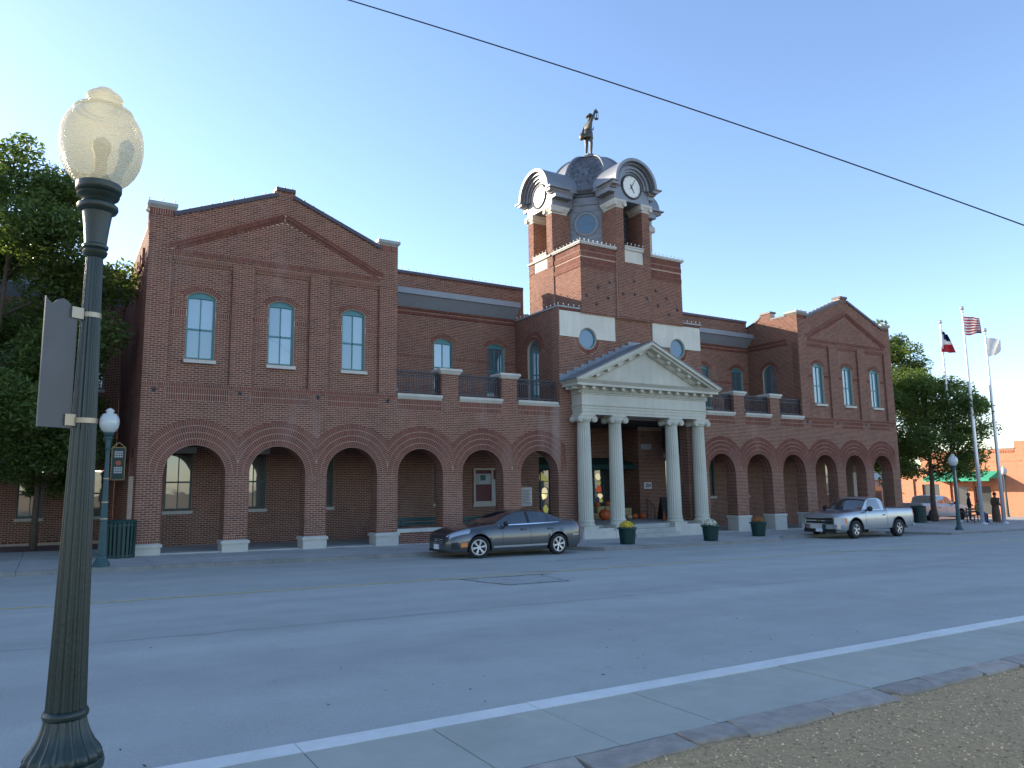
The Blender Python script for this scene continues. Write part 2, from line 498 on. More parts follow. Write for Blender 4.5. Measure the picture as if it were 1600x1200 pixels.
class MB:
    """collects simple shapes into one mesh"""

    def __init__(s):
        s.v = []; s.f = []; s.m = []; s.mi = 0; s.cuts = []

    def add(s, vs, fs):
        n = len(s.v)
        s.cuts.append((n, len(s.f)))
        s.v += [tuple(p) for p in vs]
        s.f += [tuple(i + n for i in f) for f in fs]
        s.m += [s.mi] * len(fs)
        return s

    def box(s, x0, x1, y0, y1, z0, z1):
        return s.add([(x0, y0, z0), (x1, y0, z0), (x1, y1, z0), (x0, y1, z0), (x0, y0, z1), (x1, y0, z1), (x1, y1, z1), (x0, y1, z1)],
                     [(0, 3, 2, 1), (4, 5, 6, 7), (0, 1, 5, 4), (1, 2, 6, 5), (2, 3, 7, 6), (3, 0, 4, 7)])

    def hexa(s, b, t):
        return s.add(list(b) + list(t), [(0, 3, 2, 1), (4, 5, 6, 7), (0, 1, 5, 4), (1, 2, 6, 5), (2, 3, 7, 6), (3, 0, 4, 7)])

    def bar(s, p0, p1, w, h, up=(0, 0, 1)):
        p0 = Vector(p0); p1 = Vector(p1)
        d = (p1 - p0).normalized()
        a = d.cross(Vector(up))
        if a.length < 1e-4: a = d.cross(Vector((1, 0, 0)))
        a.normalize(); b = a.cross(d).normalized()
        c = [a * (sx * w / 2) + b * (sz * h / 2) for sx, sz in ((-1, -1), (1, -1), (1, 1), (-1, 1))]
        return s.hexa([p0 + q for q in c], [p1 + q for q in c])

    def tube(s, pts, radii, n=8, cap=True):
        rings = []
        pts = [Vector(p) for p in pts]
        prev = None
        for i, p in enumerate(pts):
            d = (pts[min(i + 1, len(pts) - 1)] - pts[max(i - 1, 0)])
            if d.length < 1e-9: d = Vector((0, 0, 1))
            d.normalize()
            a = prev if prev is not None else (Vector((1, 0, 0)) if abs(d.x) < .9 else Vector((0, 1, 0)))
            a = (a - d * a.dot(d))
            if a.length < 1e-5: a = d.orthogonal()
            a.normalize(); prev = a
            b = d.cross(a)
            r = radii[i] if hasattr(radii, '__len__') else radii
            rings.append([p + (a * math.cos(2 * PI * k / n) + b * math.sin(2 * PI * k / n)) * r for k in range(n)])
        vs = [q for r in rings for q in r]
        fs = []
        for i in range(len(pts) - 1):
            for k in range(n):
                fs.append((i * n + k, i * n + (k + 1) % n, (i + 1) * n + (k + 1) % n, (i + 1) * n + k))
        if cap:
            fs.append(tuple(range(n - 1, -1, -1)))
            fs.append(tuple((len(pts) - 1) * n + k for k in range(n)))
        return s.add(vs, fs)

    def lathe(s, prof, c=(0, 0, 0), n=24, flute=0, fd=0.0, axis='z', cap=True):
        vs = []; fs = []
        for (r, z) in prof:
            for k in range(n):
                a = 2 * PI * k / n
                rr = r * (1 - fd * (0.5 + 0.5 * math.cos(flute * a))) if flute else r
                if axis == 'z': vs.append((c[0] + rr * math.cos(a), c[1] + rr * math.sin(a), c[2] + z))
                elif axis == 'y': vs.append((c[0] + rr * math.cos(a), c[1] - z, c[2] + rr * math.sin(a)))
                else: vs.append((c[0] + z, c[1] + rr * math.cos(a), c[2] + rr * math.sin(a)))
        m = len(prof)
        for i in range(m - 1):
            for k in range(n):
                fs.append((i * n + k, i * n + (k + 1) % n, (i + 1) * n + (k + 1) % n, (i + 1) * n + k))
        if cap and prof[0][0] > 1e-4: fs.append(tuple(range(n - 1, -1, -1)))
        if cap and prof[-1][0] > 1e-4: fs.append(tuple((m - 1) * n + k for k in range(n)))
        return s.add(vs, fs)

    def sphere(s, c, r, n=12, m=8, sz=1.0, sx=1.0, sy=1.0):
        prof = []
        vs = []; fs = []
        for i in range(m + 1):
            t = PI * i / m
            for k in range(n):
                a = 2 * PI * k / n
                vs.append((c[0] + r * sx * math.sin(t) * math.cos(a), c[1] + r * sy * math.sin(t) * math.sin(a), c[2] - r * sz * math.cos(t)))
        for i in range(m):
            for k in range(n):
                fs.append((i * n + k, i * n + (k + 1) % n, (i + 1) * n + (k + 1) % n, (i + 1) * n + k))
        return s.add(vs, fs)

    def grid(s, rows):
        n = len(rows[0])
        vs = [p for r in rows for p in r]
        fs = [(i * n + k, i * n + k + 1, (i + 1) * n + k + 1, (i + 1) * n + k) for i in range(len(rows) - 1) for k in range(n - 1)]
        return s.add(vs, fs)

    def split(s, name, mat, parent=None, smooth=False):
        """every shape added becomes an object of its own"""
        out = []
        ends = s.cuts[1:] + [(len(s.v), len(s.f))]
        for (v0, f0), (v1, f1) in zip(s.cuts, ends):
            out.append(mesh_obj(name, s.v[v0:v1], [tuple(i - v0 for i in f) for f in s.f[f0:f1]], mat, parent, smooth))
        return out

    def build(s, name, mat, parent=None, smooth=False):
        mm = mat if isinstance(mat, (list, tuple)) else [mat]
        return mesh_obj(name, s.v, s.f, mm, parent, smooth, s.m if len(mm) > 1 else None)


def shade_auto(o, angle=40):
    me = o.data
    me.polygons.foreach_set('use_smooth', [True] * len(me.polygons))
    try:
        me.set_sharp_from_angle(angle=math.radians(angle))
    except Exception:
        pass
    return o


# plane frames: point = O + U*u + Z*z + N*d
class Frame:
    def __init__(s, O, U, N):
        s.O = np.array(O, float); s.U = np.array(U, float); s.N = np.array(N, float); s.Z = np.array((0, 0, 1.0))

    def p(s, u, z, d=0.0):
        return s.O + s.U * u + s.Z * z + s.N * d


def front(y=0.0): return Frame((0, y, 0), (1, 0, 0), (0, -1, 0))
def facing_left(x): return Frame((x, 0, 0), (0, -1, 0), (-1, 0, 0))     # u = -y
def facing_right(x): return Frame((x, 0, 0), (0, 1, 0), (1, 0, 0))      # u = y


def area2(p):
    return sum(p[i][0] * p[(i + 1) % len(p)][1] - p[(i + 1) % len(p)][0] * p[i][1] for i in range(len(p))) / 2


def slab(name, outer, holes, fr, d0, d1, mat, parent=None, mb=None):
    """flat wall with holes: polygons in (u,z), extruded from depth d0 (outer face) to d1"""
    if area2(outer) < 0: outer = outer[::-1]
    holes = [h if area2(h) < 0 else h[::-1] for h in holes]
    loops = [outer] + holes
    flat = [q for l in loops for q in l]
    tris = tessellate_polygon([[Vector((q[0], q[1], 0)) for q in l] for l in loops])
    n = len(flat)
    vs = [fr.p(q[0], q[1], d0) for q in flat] + [fr.p(q[0], q[1], d1) for q in flat]
    fs = []
    for t in tris:
        a = [flat[i] for i in t]
        if abs(area2(a)) < 1e-9: continue
        if area2(a) < 0: t = t[::-1]
        fs.append(tuple(t)); fs.append(tuple(i + n for i in reversed(t)))
    k = 0
    for l in loops:
        m = len(l)
        for i in range(m):
            a, b = k + i, k + (i + 1) % m
            fs.append((b, a, a + n, b + n))
        k += m
    if mb is not None:
        mb.add(vs, fs); return None
    return mesh_obj(name, vs, fs, mat, parent)


def arc_pts(uc, zc, r, a0, a1, n):
    return [(uc + r * math.cos(a0 + (a1 - a0) * i / n), zc + r * math.sin(a0 + (a1 - a0) * i / n)) for i in range(n + 1)]


def seg_arch(uc, z0, zs, hw, rise, n=10):
    """window outline: sides to zs then a segmental arch of given rise (rise=hw -> semicircle)"""
    R = (hw * hw + rise * rise) / (2 * rise)
    zc = zs + rise - R
    a = math.asin(min(1.0, hw / R))
    return [(uc - hw, z0), (uc + hw, z0)] + [(uc + R * math.sin(a - 2 * a * i / n), zc + R * math.cos(a - 2 * a * i / n)) for i in range(n + 1)]


def clip_half(poly, a, b, c):
    """keep a*u+b*z <= c"""
    out = []
    for i in range(len(poly)):
        p, q = poly[i], poly[(i + 1) % len(poly)]
        fp, fq = a * p[0] + b * p[1] - c, a * q[0] + b * q[1] - c
        if fp <= 0: out.append(p)
        if fp * fq < 0:
            t = fp / (fp - fq)
            out.append((p[0] + (q[0] - p[0]) * t, p[1] + (q[1] - p[1]) * t))
    return out


def intervals(poly, z):
    xs = []
    for i in range(len(poly)):
        (x0, z0), (x1, z1) = poly[i], poly[(i + 1) % len(poly)]
        if (z0 <= z < z1) or (z1 <= z < z0):
            xs.append(x0 + (x1 - x0) * (z - z0) / (z1 - z0))
    xs.sort()
    return [(xs[i], xs[i + 1]) for i in range(0, len(xs) - 1, 2)]


def sub_iv(iv, cut):
    out = []
    for a, b in iv:
        segs = [(a, b)]
        for c, d in cut:
            ns = []
            for x, y in segs:
                if d <= x or c >= y: ns.append((x, y)); continue
                if c > x: ns.append((x, c))
                if d < y: ns.append((d, y))
            segs = ns
        out += segs
    return out


CP = 0.2032 / 3      # course pitch
ZO = 0.0273          # course grid origin (a joint falls on the arch springing)
def gc(z): return ZO + round((z - ZO) / CP) * CP
BP = 0.2032          # brick pitch
JT = 0.0145          # joint


class Bricks:
    """bricks laid as real pieces: convex polygons on plane frames, each proud of the mortar"""

    def __init__(s):
        s.polys = []            # (front pts [3d], back pts [3d])

    def poly(s, fr, pts, d=0.0, proud=0.009):
        if len(pts) < 3: return
        if area2(pts) < 0: pts = pts[::-1]
        s.polys.append((np.array([fr.p(u, z, d + proud) for u, z in pts]), np.array([fr.p(u, z, d - 0.004) for u, z in pts])))

    def poly3(s, pts, nrm, proud=0.009):
        pts = np.array(pts, float); nrm = np.array(nrm, float)
        s.polys.append((pts + nrm * proud, pts - nrm * 0.004))

    def rect(s, fr, u0, u1, z0, z1, d=0.0, proud=0.009):
        j = JT / 2
        if u1 - u0 < 0.03: return
        s.poly(fr, [(u0 + j, z0 + j), (u1 - j, z0 + j), (u1 - j, z1 - j), (u0 + j, z1 - j)], d, proud)

    def fill(s, fr, outer, cuts=(), d=0.0, z0=None, z1=None, phase=0.0):
        zs = [q[1] for q in outer]
        lo = min(zs) if z0 is None else z0
        hi = max(zs) if z1 is None else z1
        k = int(math.floor((lo - ZO) / CP - .5))
        rows = []
        while ZO + k * CP < hi:
            za, zb = max(lo, ZO + k * CP), min(hi, ZO + (k + 1) * CP)
            if zb - za > .001: rows.append([za, zb, k])
            k += 1
        if len(rows) > 1 and rows[0][1] - rows[0][0] < .042: rows[1][0] = rows[0][0]; rows.pop(0)
        if len(rows) > 1 and rows[-1][1] - rows[-1][0] < .042: rows[-2][1] = rows[-1][1]; rows.pop()
        j = JT / 2
        for za, zb, k in rows:
            zm = (za + zb) / 2
            iv = intervals(outer, zm)
            cut = []
            for c in cuts: cut += intervals(c, zm)
            ends = [a for a, b in iv] + [b for a, b in iv]
            for a, b in sub_iv(iv, cut):
                ea = any(abs(a - e) < 1e-6 for e in ends); eb = any(abs(b - e) < 1e-6 for e in ends)
                off = phase + (BP / 2 if k % 2 else 0.0)
                x = off + math.floor((a - off) / BP) * BP
                cutsx = []
                while x < b:
                    cutsx.append(x); x += BP
                cutsx = [a] + [c for c in cutsx if c > a + .045 and c < b - .045] + [b]
                for u0, u1 in zip(cutsx, cutsx[1:]):
                    if u0 == a and ea: u0 -= j + .0075
                    if u1 == b and eb: u1 += j + .0075
                    s.rect(fr, u0, u1, za, zb, d, 0.008 + random.uniform(-.001, .001))

    def soldiers(s, fr, u0, u1, z0, z1, d=0.0, proud=0.009, pitch=CP):
        n = max(1, round((u1 - u0) / pitch))
        w = (u1 - u0) / n
        for i in range(n):
            s.rect(fr, u0 + i * w, u0 + (i + 1) * w, z0, z1, d, proud + random.uniform(-.001, .001))

    def ring(s, fr, uc, zc, r0, r1, a0, a1, lim=None, d=0.0, proud=0.013):
        n = max(2, round((a1 - a0) * (r0 + r1) / 2 / CP))
        st = (a1 - a0) / n
        j = JT / 2
        for i in range(n):
            b0, b1 = a0 + i * st, a0 + (i + 1) * st
            def pt(a, r, sg):
                return (uc + r * math.cos(a) - sg * j * math.sin(a), zc + r * math.sin(a) + sg * j * math.cos(a))
            q = [pt(b0, r0 + j, 1), pt(b0, r1 - j, 1), pt(b1, r1 - j, -1), pt(b1, r0 + j, -1)]
            if lim:
                q = clip_half(q, 1, 0, lim[1] - j); q = clip_half(q, -1, 0, -(lim[0] + j)) if len(q) > 2 else q
                if len(q) < 3 or abs(area2(q)) < 4e-4: continue
            s.poly(fr, q, d, proud)

    def slanted(s, fr, p0, p1, h, pitch, d, proud):
        """row of bricks standing on the sloped line p0-p1"""
        dx, dz = p1[0] - p0[0], p1[1] - p0[1]
        Ln = math.hypot(dx, dz)
        ux, uz = dx / Ln, dz / Ln
        nx, nz = -uz, ux
        n = max(1, round(Ln / pitch)); w = Ln / n; j = JT / 2
        for i in range(n):
            a, b = i * w + j, (i + 1) * w - j
            q = [(p0[0] + ux * a, p0[1] + uz * a), (p0[0] + ux * b, p0[1] + uz * b),
                 (p0[0] + ux * b + nx * h, p0[1] + uz * b + nz * h), (p0[0] + ux * a + nx * h, p0[1] + uz * a + nz * h)]
            s.poly(fr, q, d, proud)

    def build(s, name, mat, parent, single=0):
        polys = s.polys
        if single:
            cl = np.array(CAM_LOC)
            order = sorted(range(len(polys)), key=lambda i: float(np.sum((polys[i][0].mean(0) - cl) ** 2)))
            pick = order[:single]
            cache = {}
            for i in pick:
                f, b = polys[i]
                c = f.mean(0)
                key = tuple(np.round((f - c).ravel(), 3)) + tuple(np.round((b - c).ravel(), 3))
                if key not in cache:
                    n = len(f)
                    vs = [tuple(v) for v in np.vstack((f - c, b - c))]
                    fs = [tuple(range(n))] + [(k + n, (k + 1) % n + n, (k + 1) % n, k) for k in range(n)]
                    o = mesh_obj('brick', vs, fs, mat, parent)
                    cache[key] = o.data
                else:
                    o = bpy.data.objects.new('brick', cache[key])
                    COL.objects.link(o); o.parent = parent
                o.location = tuple(c)
            keep = set(pick)
            polys = [p for i, p in enumerate(polys) if i not in keep]
        V = []; Fc = []; n0 = 0
        for f, b in polys:
            n = len(f)
            V.append(f); V.append(b)
            Fc.append(tuple(range(n0, n0 + n)))
            for k in range(n):
                Fc.append((n0 + k + n, n0 + (k + 1) % n + n, n0 + (k + 1) % n, n0 + k))
            n0 += 2 * n
        V = np.vstack(V)
        me = bpy.data.meshes.new(name)
        me.from_pydata(V.tolist(), [], Fc)
        me.materials.append(MATS[mat])
        o = bpy.data.objects.new(name, me)
        COL.objects.link(o)
        o.parent = parent
        o['kind'] = 'stuff'
        return o


# ------------------------------------------------------------------ terrain
X0 = -19.386


def gs(x):
    """the street falls gently to the right"""
    return -0.016 * (max(-45.0, min(46.0, x)) - X0)


def road_off(y):
    t = max(0.0, min(1.0, (-4.5 - y) / 15.2))
    return -0.12 + 0.20 * t


def road_z(x, y): return gs(x) + road_off(y)
def walk_z(x): return gs(x)
def near_z(x): return gs(x) + 0.185
# ------------------------------------------------------------------ the setting
def kerb_y(x):
    pts = [(-400, -3.35), (-6.7, -3.35), (-5.7, -4.6), (3.4, -4.6), (5.0, -3.45), (12.4, -3.45), (13.6, -5.9), (400, -5.9)]
    for (a, ya), (b, yb) in zip(pts, pts[1:]):
        if x <= b: return ya + (yb - ya) * (x - a) / (b - a)
    return pts[-1][1]


def sheet(name, xs, ys, zf, mat, kind='structure'):
    mb = MB()
    mb.grid([[(x, y, zf(x, y)) for x in xs] for y in ys])
    return tag(mb.build(name, mat), kind=kind)


XS = [-900, -300, -120, -45, -19.4, 0, 20, 46, 120, 300, 900]
sheet('ground', XS, [-900, -200, -60, -19.7, 20, 60, 200, 900], lambda x, y: gs(x) - 0.45, 'earth')
sheet('road', XS, [-19.66, -15.9, -12.1, -8.3, -4.5, -2.6], road_z, 'asphalt')
sheet('gravel_yard', XS, [-300, -100, -40, -21.02], lambda x, y: near_z(x) - 0.015 - (0.03 if y < -90 else 0), 'gravel_ground')
sheet('paved_court', XS, [-2.9, 0, 8, 30, 70], lambda x, y: gs(x) - 0.14, 'paving_brick')

# road paint, tar seams, patch and manhole
mb = MB()
xs = list(np.arange(-70, 60, 2.0))
for a, b in zip(xs, xs[1:]):
    y0, y1 = -9.70, -9.58
    mb.add([(a, y0, road_z(a, y0) + .004), (b, y0, road_z(b, y0) + .004), (b, y1, road_z(b, y1) + .004), (a, y1, road_z(a, y1) + .004)], [(0, 1, 2, 3)])
tag(mb.build('road_marking', 'yellow_paint'), kind='structure')


def road_strip(mb, pts, w, lift):
    P = [Vector((x, y, 0)) for x, y in pts]
    rows = []
    for i, p in enumerate(P):
        d = (P[min(i + 1, len(P) - 1)] - P[max(i - 1, 0)]).normalized()
        n = Vector((-d.y, d.x, 0)) * (w / 2) * random.uniform(0.6, 1.2)
        rows.append([(q.x, q.y, road_z(q.x, q.y) + lift) for q in (p - n, p + n)])
    mb.grid(rows)


def wob(a, b, n=14, s=0.03):
    return [(a[0] + (b[0] - a[0]) * i / n + random.gauss(0, s), a[1] + (b[1] - a[1]) * i / n + random.gauss(0, s)) for i in range(n + 1)]


pq = [(-14.03, -9.95), (-13.72, -11.5), (-12.27, -11.58), (-12.03, -10.05)]
mb = MB()
mb.add([(x, y, road_z(x, y) + .005) for x, y in pq], [(0, 1, 2, 3)])
patch = tag(mb.build('road_patch', 'tar_patch'), kind='structure')
mb = MB()
for a, b in ((pq[0], pq[1]), (pq[1], pq[2]), (pq[2], pq[3]), (pq[3], pq[0])):
    road_strip(mb, wob(a, b), 0.032, .009)
road_strip(mb, wob((-14.5, -9.9), (-11.6, -10.1)), 0.04, .009)
road_strip(mb, wob((-11.9, -9.2), (-11.2, -9.7), 8), 0.035, .009)
for a, b in (((-0.3, -9.4), (1.6, -9.6)), ((0.1, -9.3), (2.6, -11.0)), ((1.5, -9.9), (3.3, -11.0)), ((-9.5, -7.0), (-7.4, -7.2))):
    road_strip(mb, wob(a, b, 16, .05), 0.03, .009)
tag(mb.build('tar_seam', 'tar'), kind='structure')
mb = MB()
for a, b in (((-24, -13.9), (-9, -14.4)), ((-9, -14.4), (12, -13.8)), ((-20.5, -7.2), (-2, -7.0)), ((2, -12.5), (4.2, -18.8))):
    road_strip(mb, wob(a, b, 60, .035), 0.022, .008)
tag(mb.build('sealed_crack', 'tar_faint'), kind='structure')
mb = MB()
mb.lathe([(0.001, 0.016), (.30, .016), (.34, .012), (.40, .014), (.42, -.02)], (-12.95, -10.75, road_z(-12.95, -10.75)), 28)
tag(mb.build('manhole_cover', 'tar_patch'), 'round iron manhole cover in the square road patch', 'manhole')

# leaf litter and specks on the road: uncountable
mb = MB()
for i in range(230):
    x = random.uniform(-24, 14); y = random.uniform(-19.4, -5.2)
    if random.random() < .45: y = -19.5 + abs(random.gauss(0, 2.2))
    r = random.uniform(.008, .028)
    a = random.uniform(0, 6.28)
    z = road_z(x, y) + .006
    q = []
    for k in range(4):
        t = a + k * PI / 2
        q.append((x + r * math.cos(t) * (1 if k % 2 else .45), y + r * math.sin(t) * (1 if k % 2 else .45), z + random.uniform(0, .012)))
    mb.add(q, [(0, 1, 2, 3)])
tag(mb.build('leaf_litter', 'bark'), 'scattered dead leaves and specks on the road', 'litter', kind='stuff')

# ---- near pavement: white kerb pieces, concrete slabs, flagstone edging
def near_piece(mb, x0, x1, y0, y1, zt, th, g=.004, dz=0.0):
    mb.hexa([(x0 + g, y0 + g, near_z(x0) - th), (x1 - g, y0 + g, near_z(x1) - th), (x1 - g, y1 - g, near_z(x1) - th), (x0 + g, y1 - g, near_z(x0) - th)],
            [(x0 + g, y0 + g, near_z(x0) + zt + dz), (x1 - g, y0 + g, near_z(x1) + zt + dz), (x1 - g, y1 - g, near_z(x1) + zt + dz), (x0 + g, y1 - g, near_z(x0) + zt + dz)])


mb = MB()
mb.grid([[(x, y, near_z(x) - .03) for x in np.linspace(-60, 60, 25)] for y in (-21.2, -20.8, -19.70)])
walk = tag(mb.build('pavement_near', 'kerb_concrete'), kind='structure')
rest_k = MB(); rest_s = MB()
k0 = -20.39 - 1.88 * 20
for i in range(45):
    a, b = k0 + i * 1.88, k0 + (i + 1) * 1.88
    if -25 < a < 6:
        m = MB(); near_piece(m, a, b, -19.845, -19.635, .004 + random.uniform(-.003, .003), .35); m.build('kerb_stone', 'white_kerb', walk)
    else: near_piece(rest_k, a, b, -19.845, -19.635, .004, .35)
k0 = -20.39 - .94 * 40
for i in range(88):
    a, b = k0 + i * .94, k0 + (i + 1) * .94
    if -25 < a < 1:
        m = MB(); near_piece(m, a, b, -20.84, -19.85, random.uniform(-.004, .002), .12, .005); m.build('paving_slab', 'concrete', walk)
    else: near_piece(rest_s, a, b, -20.84, -19.85, 0, .12, .005)
o = rest_k.build('kerb_run', 'white_kerb', walk); o['kind'] = 'stuff'
o = rest_s.build('slab_run', 'concrete', walk); o['kind'] = 'stuff'
rest_f = MB()
x = -30.0
rr = random.Random(5)
while x < 12:
    w = rr.uniform(.45, 1.05)
    m = MB() if -24 < x < 0 else rest_f
    y1 = -20.85 + rr.uniform(-.015, .0); y0a = -21.13 + rr.uniform(-.05, .05); y0b = -21.13 + rr.uniform(-.05, .05)
    sk = rr.uniform(-.12, .12)
    top = rr.uniform(.0, .022)
    n = 5
    lowp = [(x + .012 + sk + (w - .024) * k / n, y0a + (y0b - y0a) * k / n + rr.uniform(-.02, .02)) for k in range(n + 1)]
    upp = [(x + .012 + (w - .024) * k / n, y1 + rr.uniform(-.012, .004)) for k in range(n + 1)]
    rows = [[(px, py, near_z(px) + top + rr.uniform(-.004, .004)) for px, py in lowp],
            [((a[0] + b[0]) / 2, (a[1] + b[1]) / 2, near_z(a[0]) + top + rr.uniform(-.003, .007)) for a, b in zip(lowp, upp)],
            [(px, py, near_z(px) + top + rr.uniform(-.004, .004)) for px, py in upp]]
    m.grid(rows)
    m.grid([[(p[0], p[1], p[2] - .12) for p in rows[0]], rows[0]])
    m.grid([rows[2], [(p[0], p[1], p[2] - .12) for p in rows[2]]])
    m.grid([[rows[0][0], rows[1][0], rows[2][0]], [(p[0], p[1], p[2] - .12) for p in (rows[0][0], rows[1][0], rows[2][0])]])
    m.grid([[(p[0], p[1], p[2] - .12) for p in (rows[0][-1], rows[1][-1], rows[2][-1])], [rows[0][-1], rows[1][-1], rows[2][-1]]])
    if m is not rest_f: m.build('edging_stone', 'flagstone', walk)
    x += w
o = rest_f.build('edging_run', 'flagstone', walk); o['kind'] = 'stuff'

# gravel: loose stones
def pebbles(name, n, seed):
    r = np.random.default_rng(seed)
    x = -21 + 22 * r.random(n) ** 1.35
    y = -21.12 - 4.6 * r.random(n)
    s = 0.004 + 0.009 * r.random(n) ** 2.5
    c = np.stack([x, y, np.array([near_z(v) for v in x]) - .015 + s * .3], 1)
    base = np.array([(1, 0, 0), (0, 1, 0), (-1, 0, 0), (0, -1, 0), (0, 0, .7), (0, 0, -.7)])
    ang = r.random(n) * 6.28
    ca, sa = np.cos(ang), np.sin(ang)
    st = 0.7 + .6 * r.random((n, 3))
    V = base[None] * st[:, None] * s[:, None, None]
    X = V[..., 0] * ca[:, None] - V[..., 1] * sa[:, None]
    Y = V[..., 0] * sa[:, None] + V[..., 1] * ca[:, None]
    V = np.stack([X, Y, V[..., 2]], -1) + c[:, None]
    f = np.array([(0, 1, 4), (1, 2, 4), (2, 3, 4), (3, 0, 4), (1, 0, 5), (2, 1, 5), (3, 2, 5), (0, 3, 5)])
    Fc = (f[None] + (np.arange(n) * 6)[:, None, None]).reshape(-1, 3)
    me = bpy.data.meshes.new(name)
    me.from_pydata(V.reshape(-1, 3).tolist(), [], Fc.tolist())
    me.materials.append(MATS['pebble'])
    o = bpy.data.objects.new(name, me)
    COL.objects.link(o)
    return tag(o, 'loose tan gravel stones covering the yard beside the edging', 'gravel', kind='stuff')


pebbles('gravel', 75000, 3)

# ---- far pavement: slabs laid to the kerb line
mb = MB()
xs = sorted(set(list(np.arange(-90, 90, 1.5)) + [-6.7, -5.7, 3.4, 5.0, 12.4, 13.6]))
mb.grid([[(x, (kerb_y(x) + .03 if r == 0 else yy), walk_z(x) - .035) for x in xs] for r, yy in enumerate((0, -1.0, 3.6))])
pav = tag(mb.build('pavement', 'kerb_concrete'), kind='structure')
kb = MB()
for a, b in zip(xs, xs[1:]):
    ya, yb = kerb_y(a), kerb_y(b)
    g = .004
    kb.hexa([(a + g, ya, walk_z(a) - .4), (b - g, yb, walk_z(b) - .4), (b - g, yb + .15, walk_z(b) - .4), (a + g, ya + .15, walk_z(a) - .4)],
            [(a + g, ya + .02, walk_z(a)), (b - g, yb + .02, walk_z(b)), (b - g, yb + .15, walk_z(b)), (a + g, ya + .15, walk_z(a))])
tag(kb.build('kerb', 'kerb_concrete'), kind='structure')
rest = MB()
for a, b in zip(xs, xs[1:]):
    ya, yb = kerb_y(a) + .155, kerb_y(b) + .155
    edges = [(ya, yb), (-1.9, -1.9), (-.45, -.45), (1.0, 1.0), (2.3, 2.3), (3.6, 3.6)]
    for (p0, p1), (q0, q1) in zip(edges, edges[1:]):
        if q0 - p0 < .1: continue
        g = .006; dz = random.uniform(-.004, .003)
        one = -26 < a < 22 and q0 < 1.2
        m = MB() if one else rest
        m.hexa([(a + g, p0 + g, walk_z(a) - .1), (b - g, p1 + g, walk_z(b) - .1), (b - g, q1 - g, walk_z(b) - .1), (a + g, q0 - g, walk_z(a) - .1)],
               [(a + g, p0 + g, walk_z(a) + dz), (b - g, p1 + g, walk_z(b) + dz), (b - g, q1 - g, walk_z(b) + dz), (a + g, q0 - g, walk_z(a) + dz)])
        if one: m.build('paving_slab', 'concrete_far', pav)
o = rest.build('slab_run', 'concrete_far', pav); o['kind'] = 'stuff'
# ------------------------------------------------------------------ the town hall
HALL = thing('town_hall', 'long red brick town hall with arcades, white portico and clock tower', 'building')
ZSP = ZO + 35 * CP
BZ = ZO + 69 * CP
BT = BZ + 6 * CP
ST = BT + 2 * CP
PAVX = 15.57; PW = 4.17
ARCHES_L = [(-18.115, .912), (-15.57, .912), (-13.025, .912), (-10.439, .902), (-7.824, .902), (-5.209, .902)]
RING = .813
BRK = Bricks()           # running bond
SOL = Bricks()           # soldiers, arch rings
FAR = Bricks()           # walls away from the street front
mort = 'mortar'
FY = front(0.0)


def part(mb, name, mat, smooth=False, parent=None, auto=None):
    o = mb.build(name, mat, parent or HALL, smooth)
    if auto: shade_auto(o, auto)
    return o


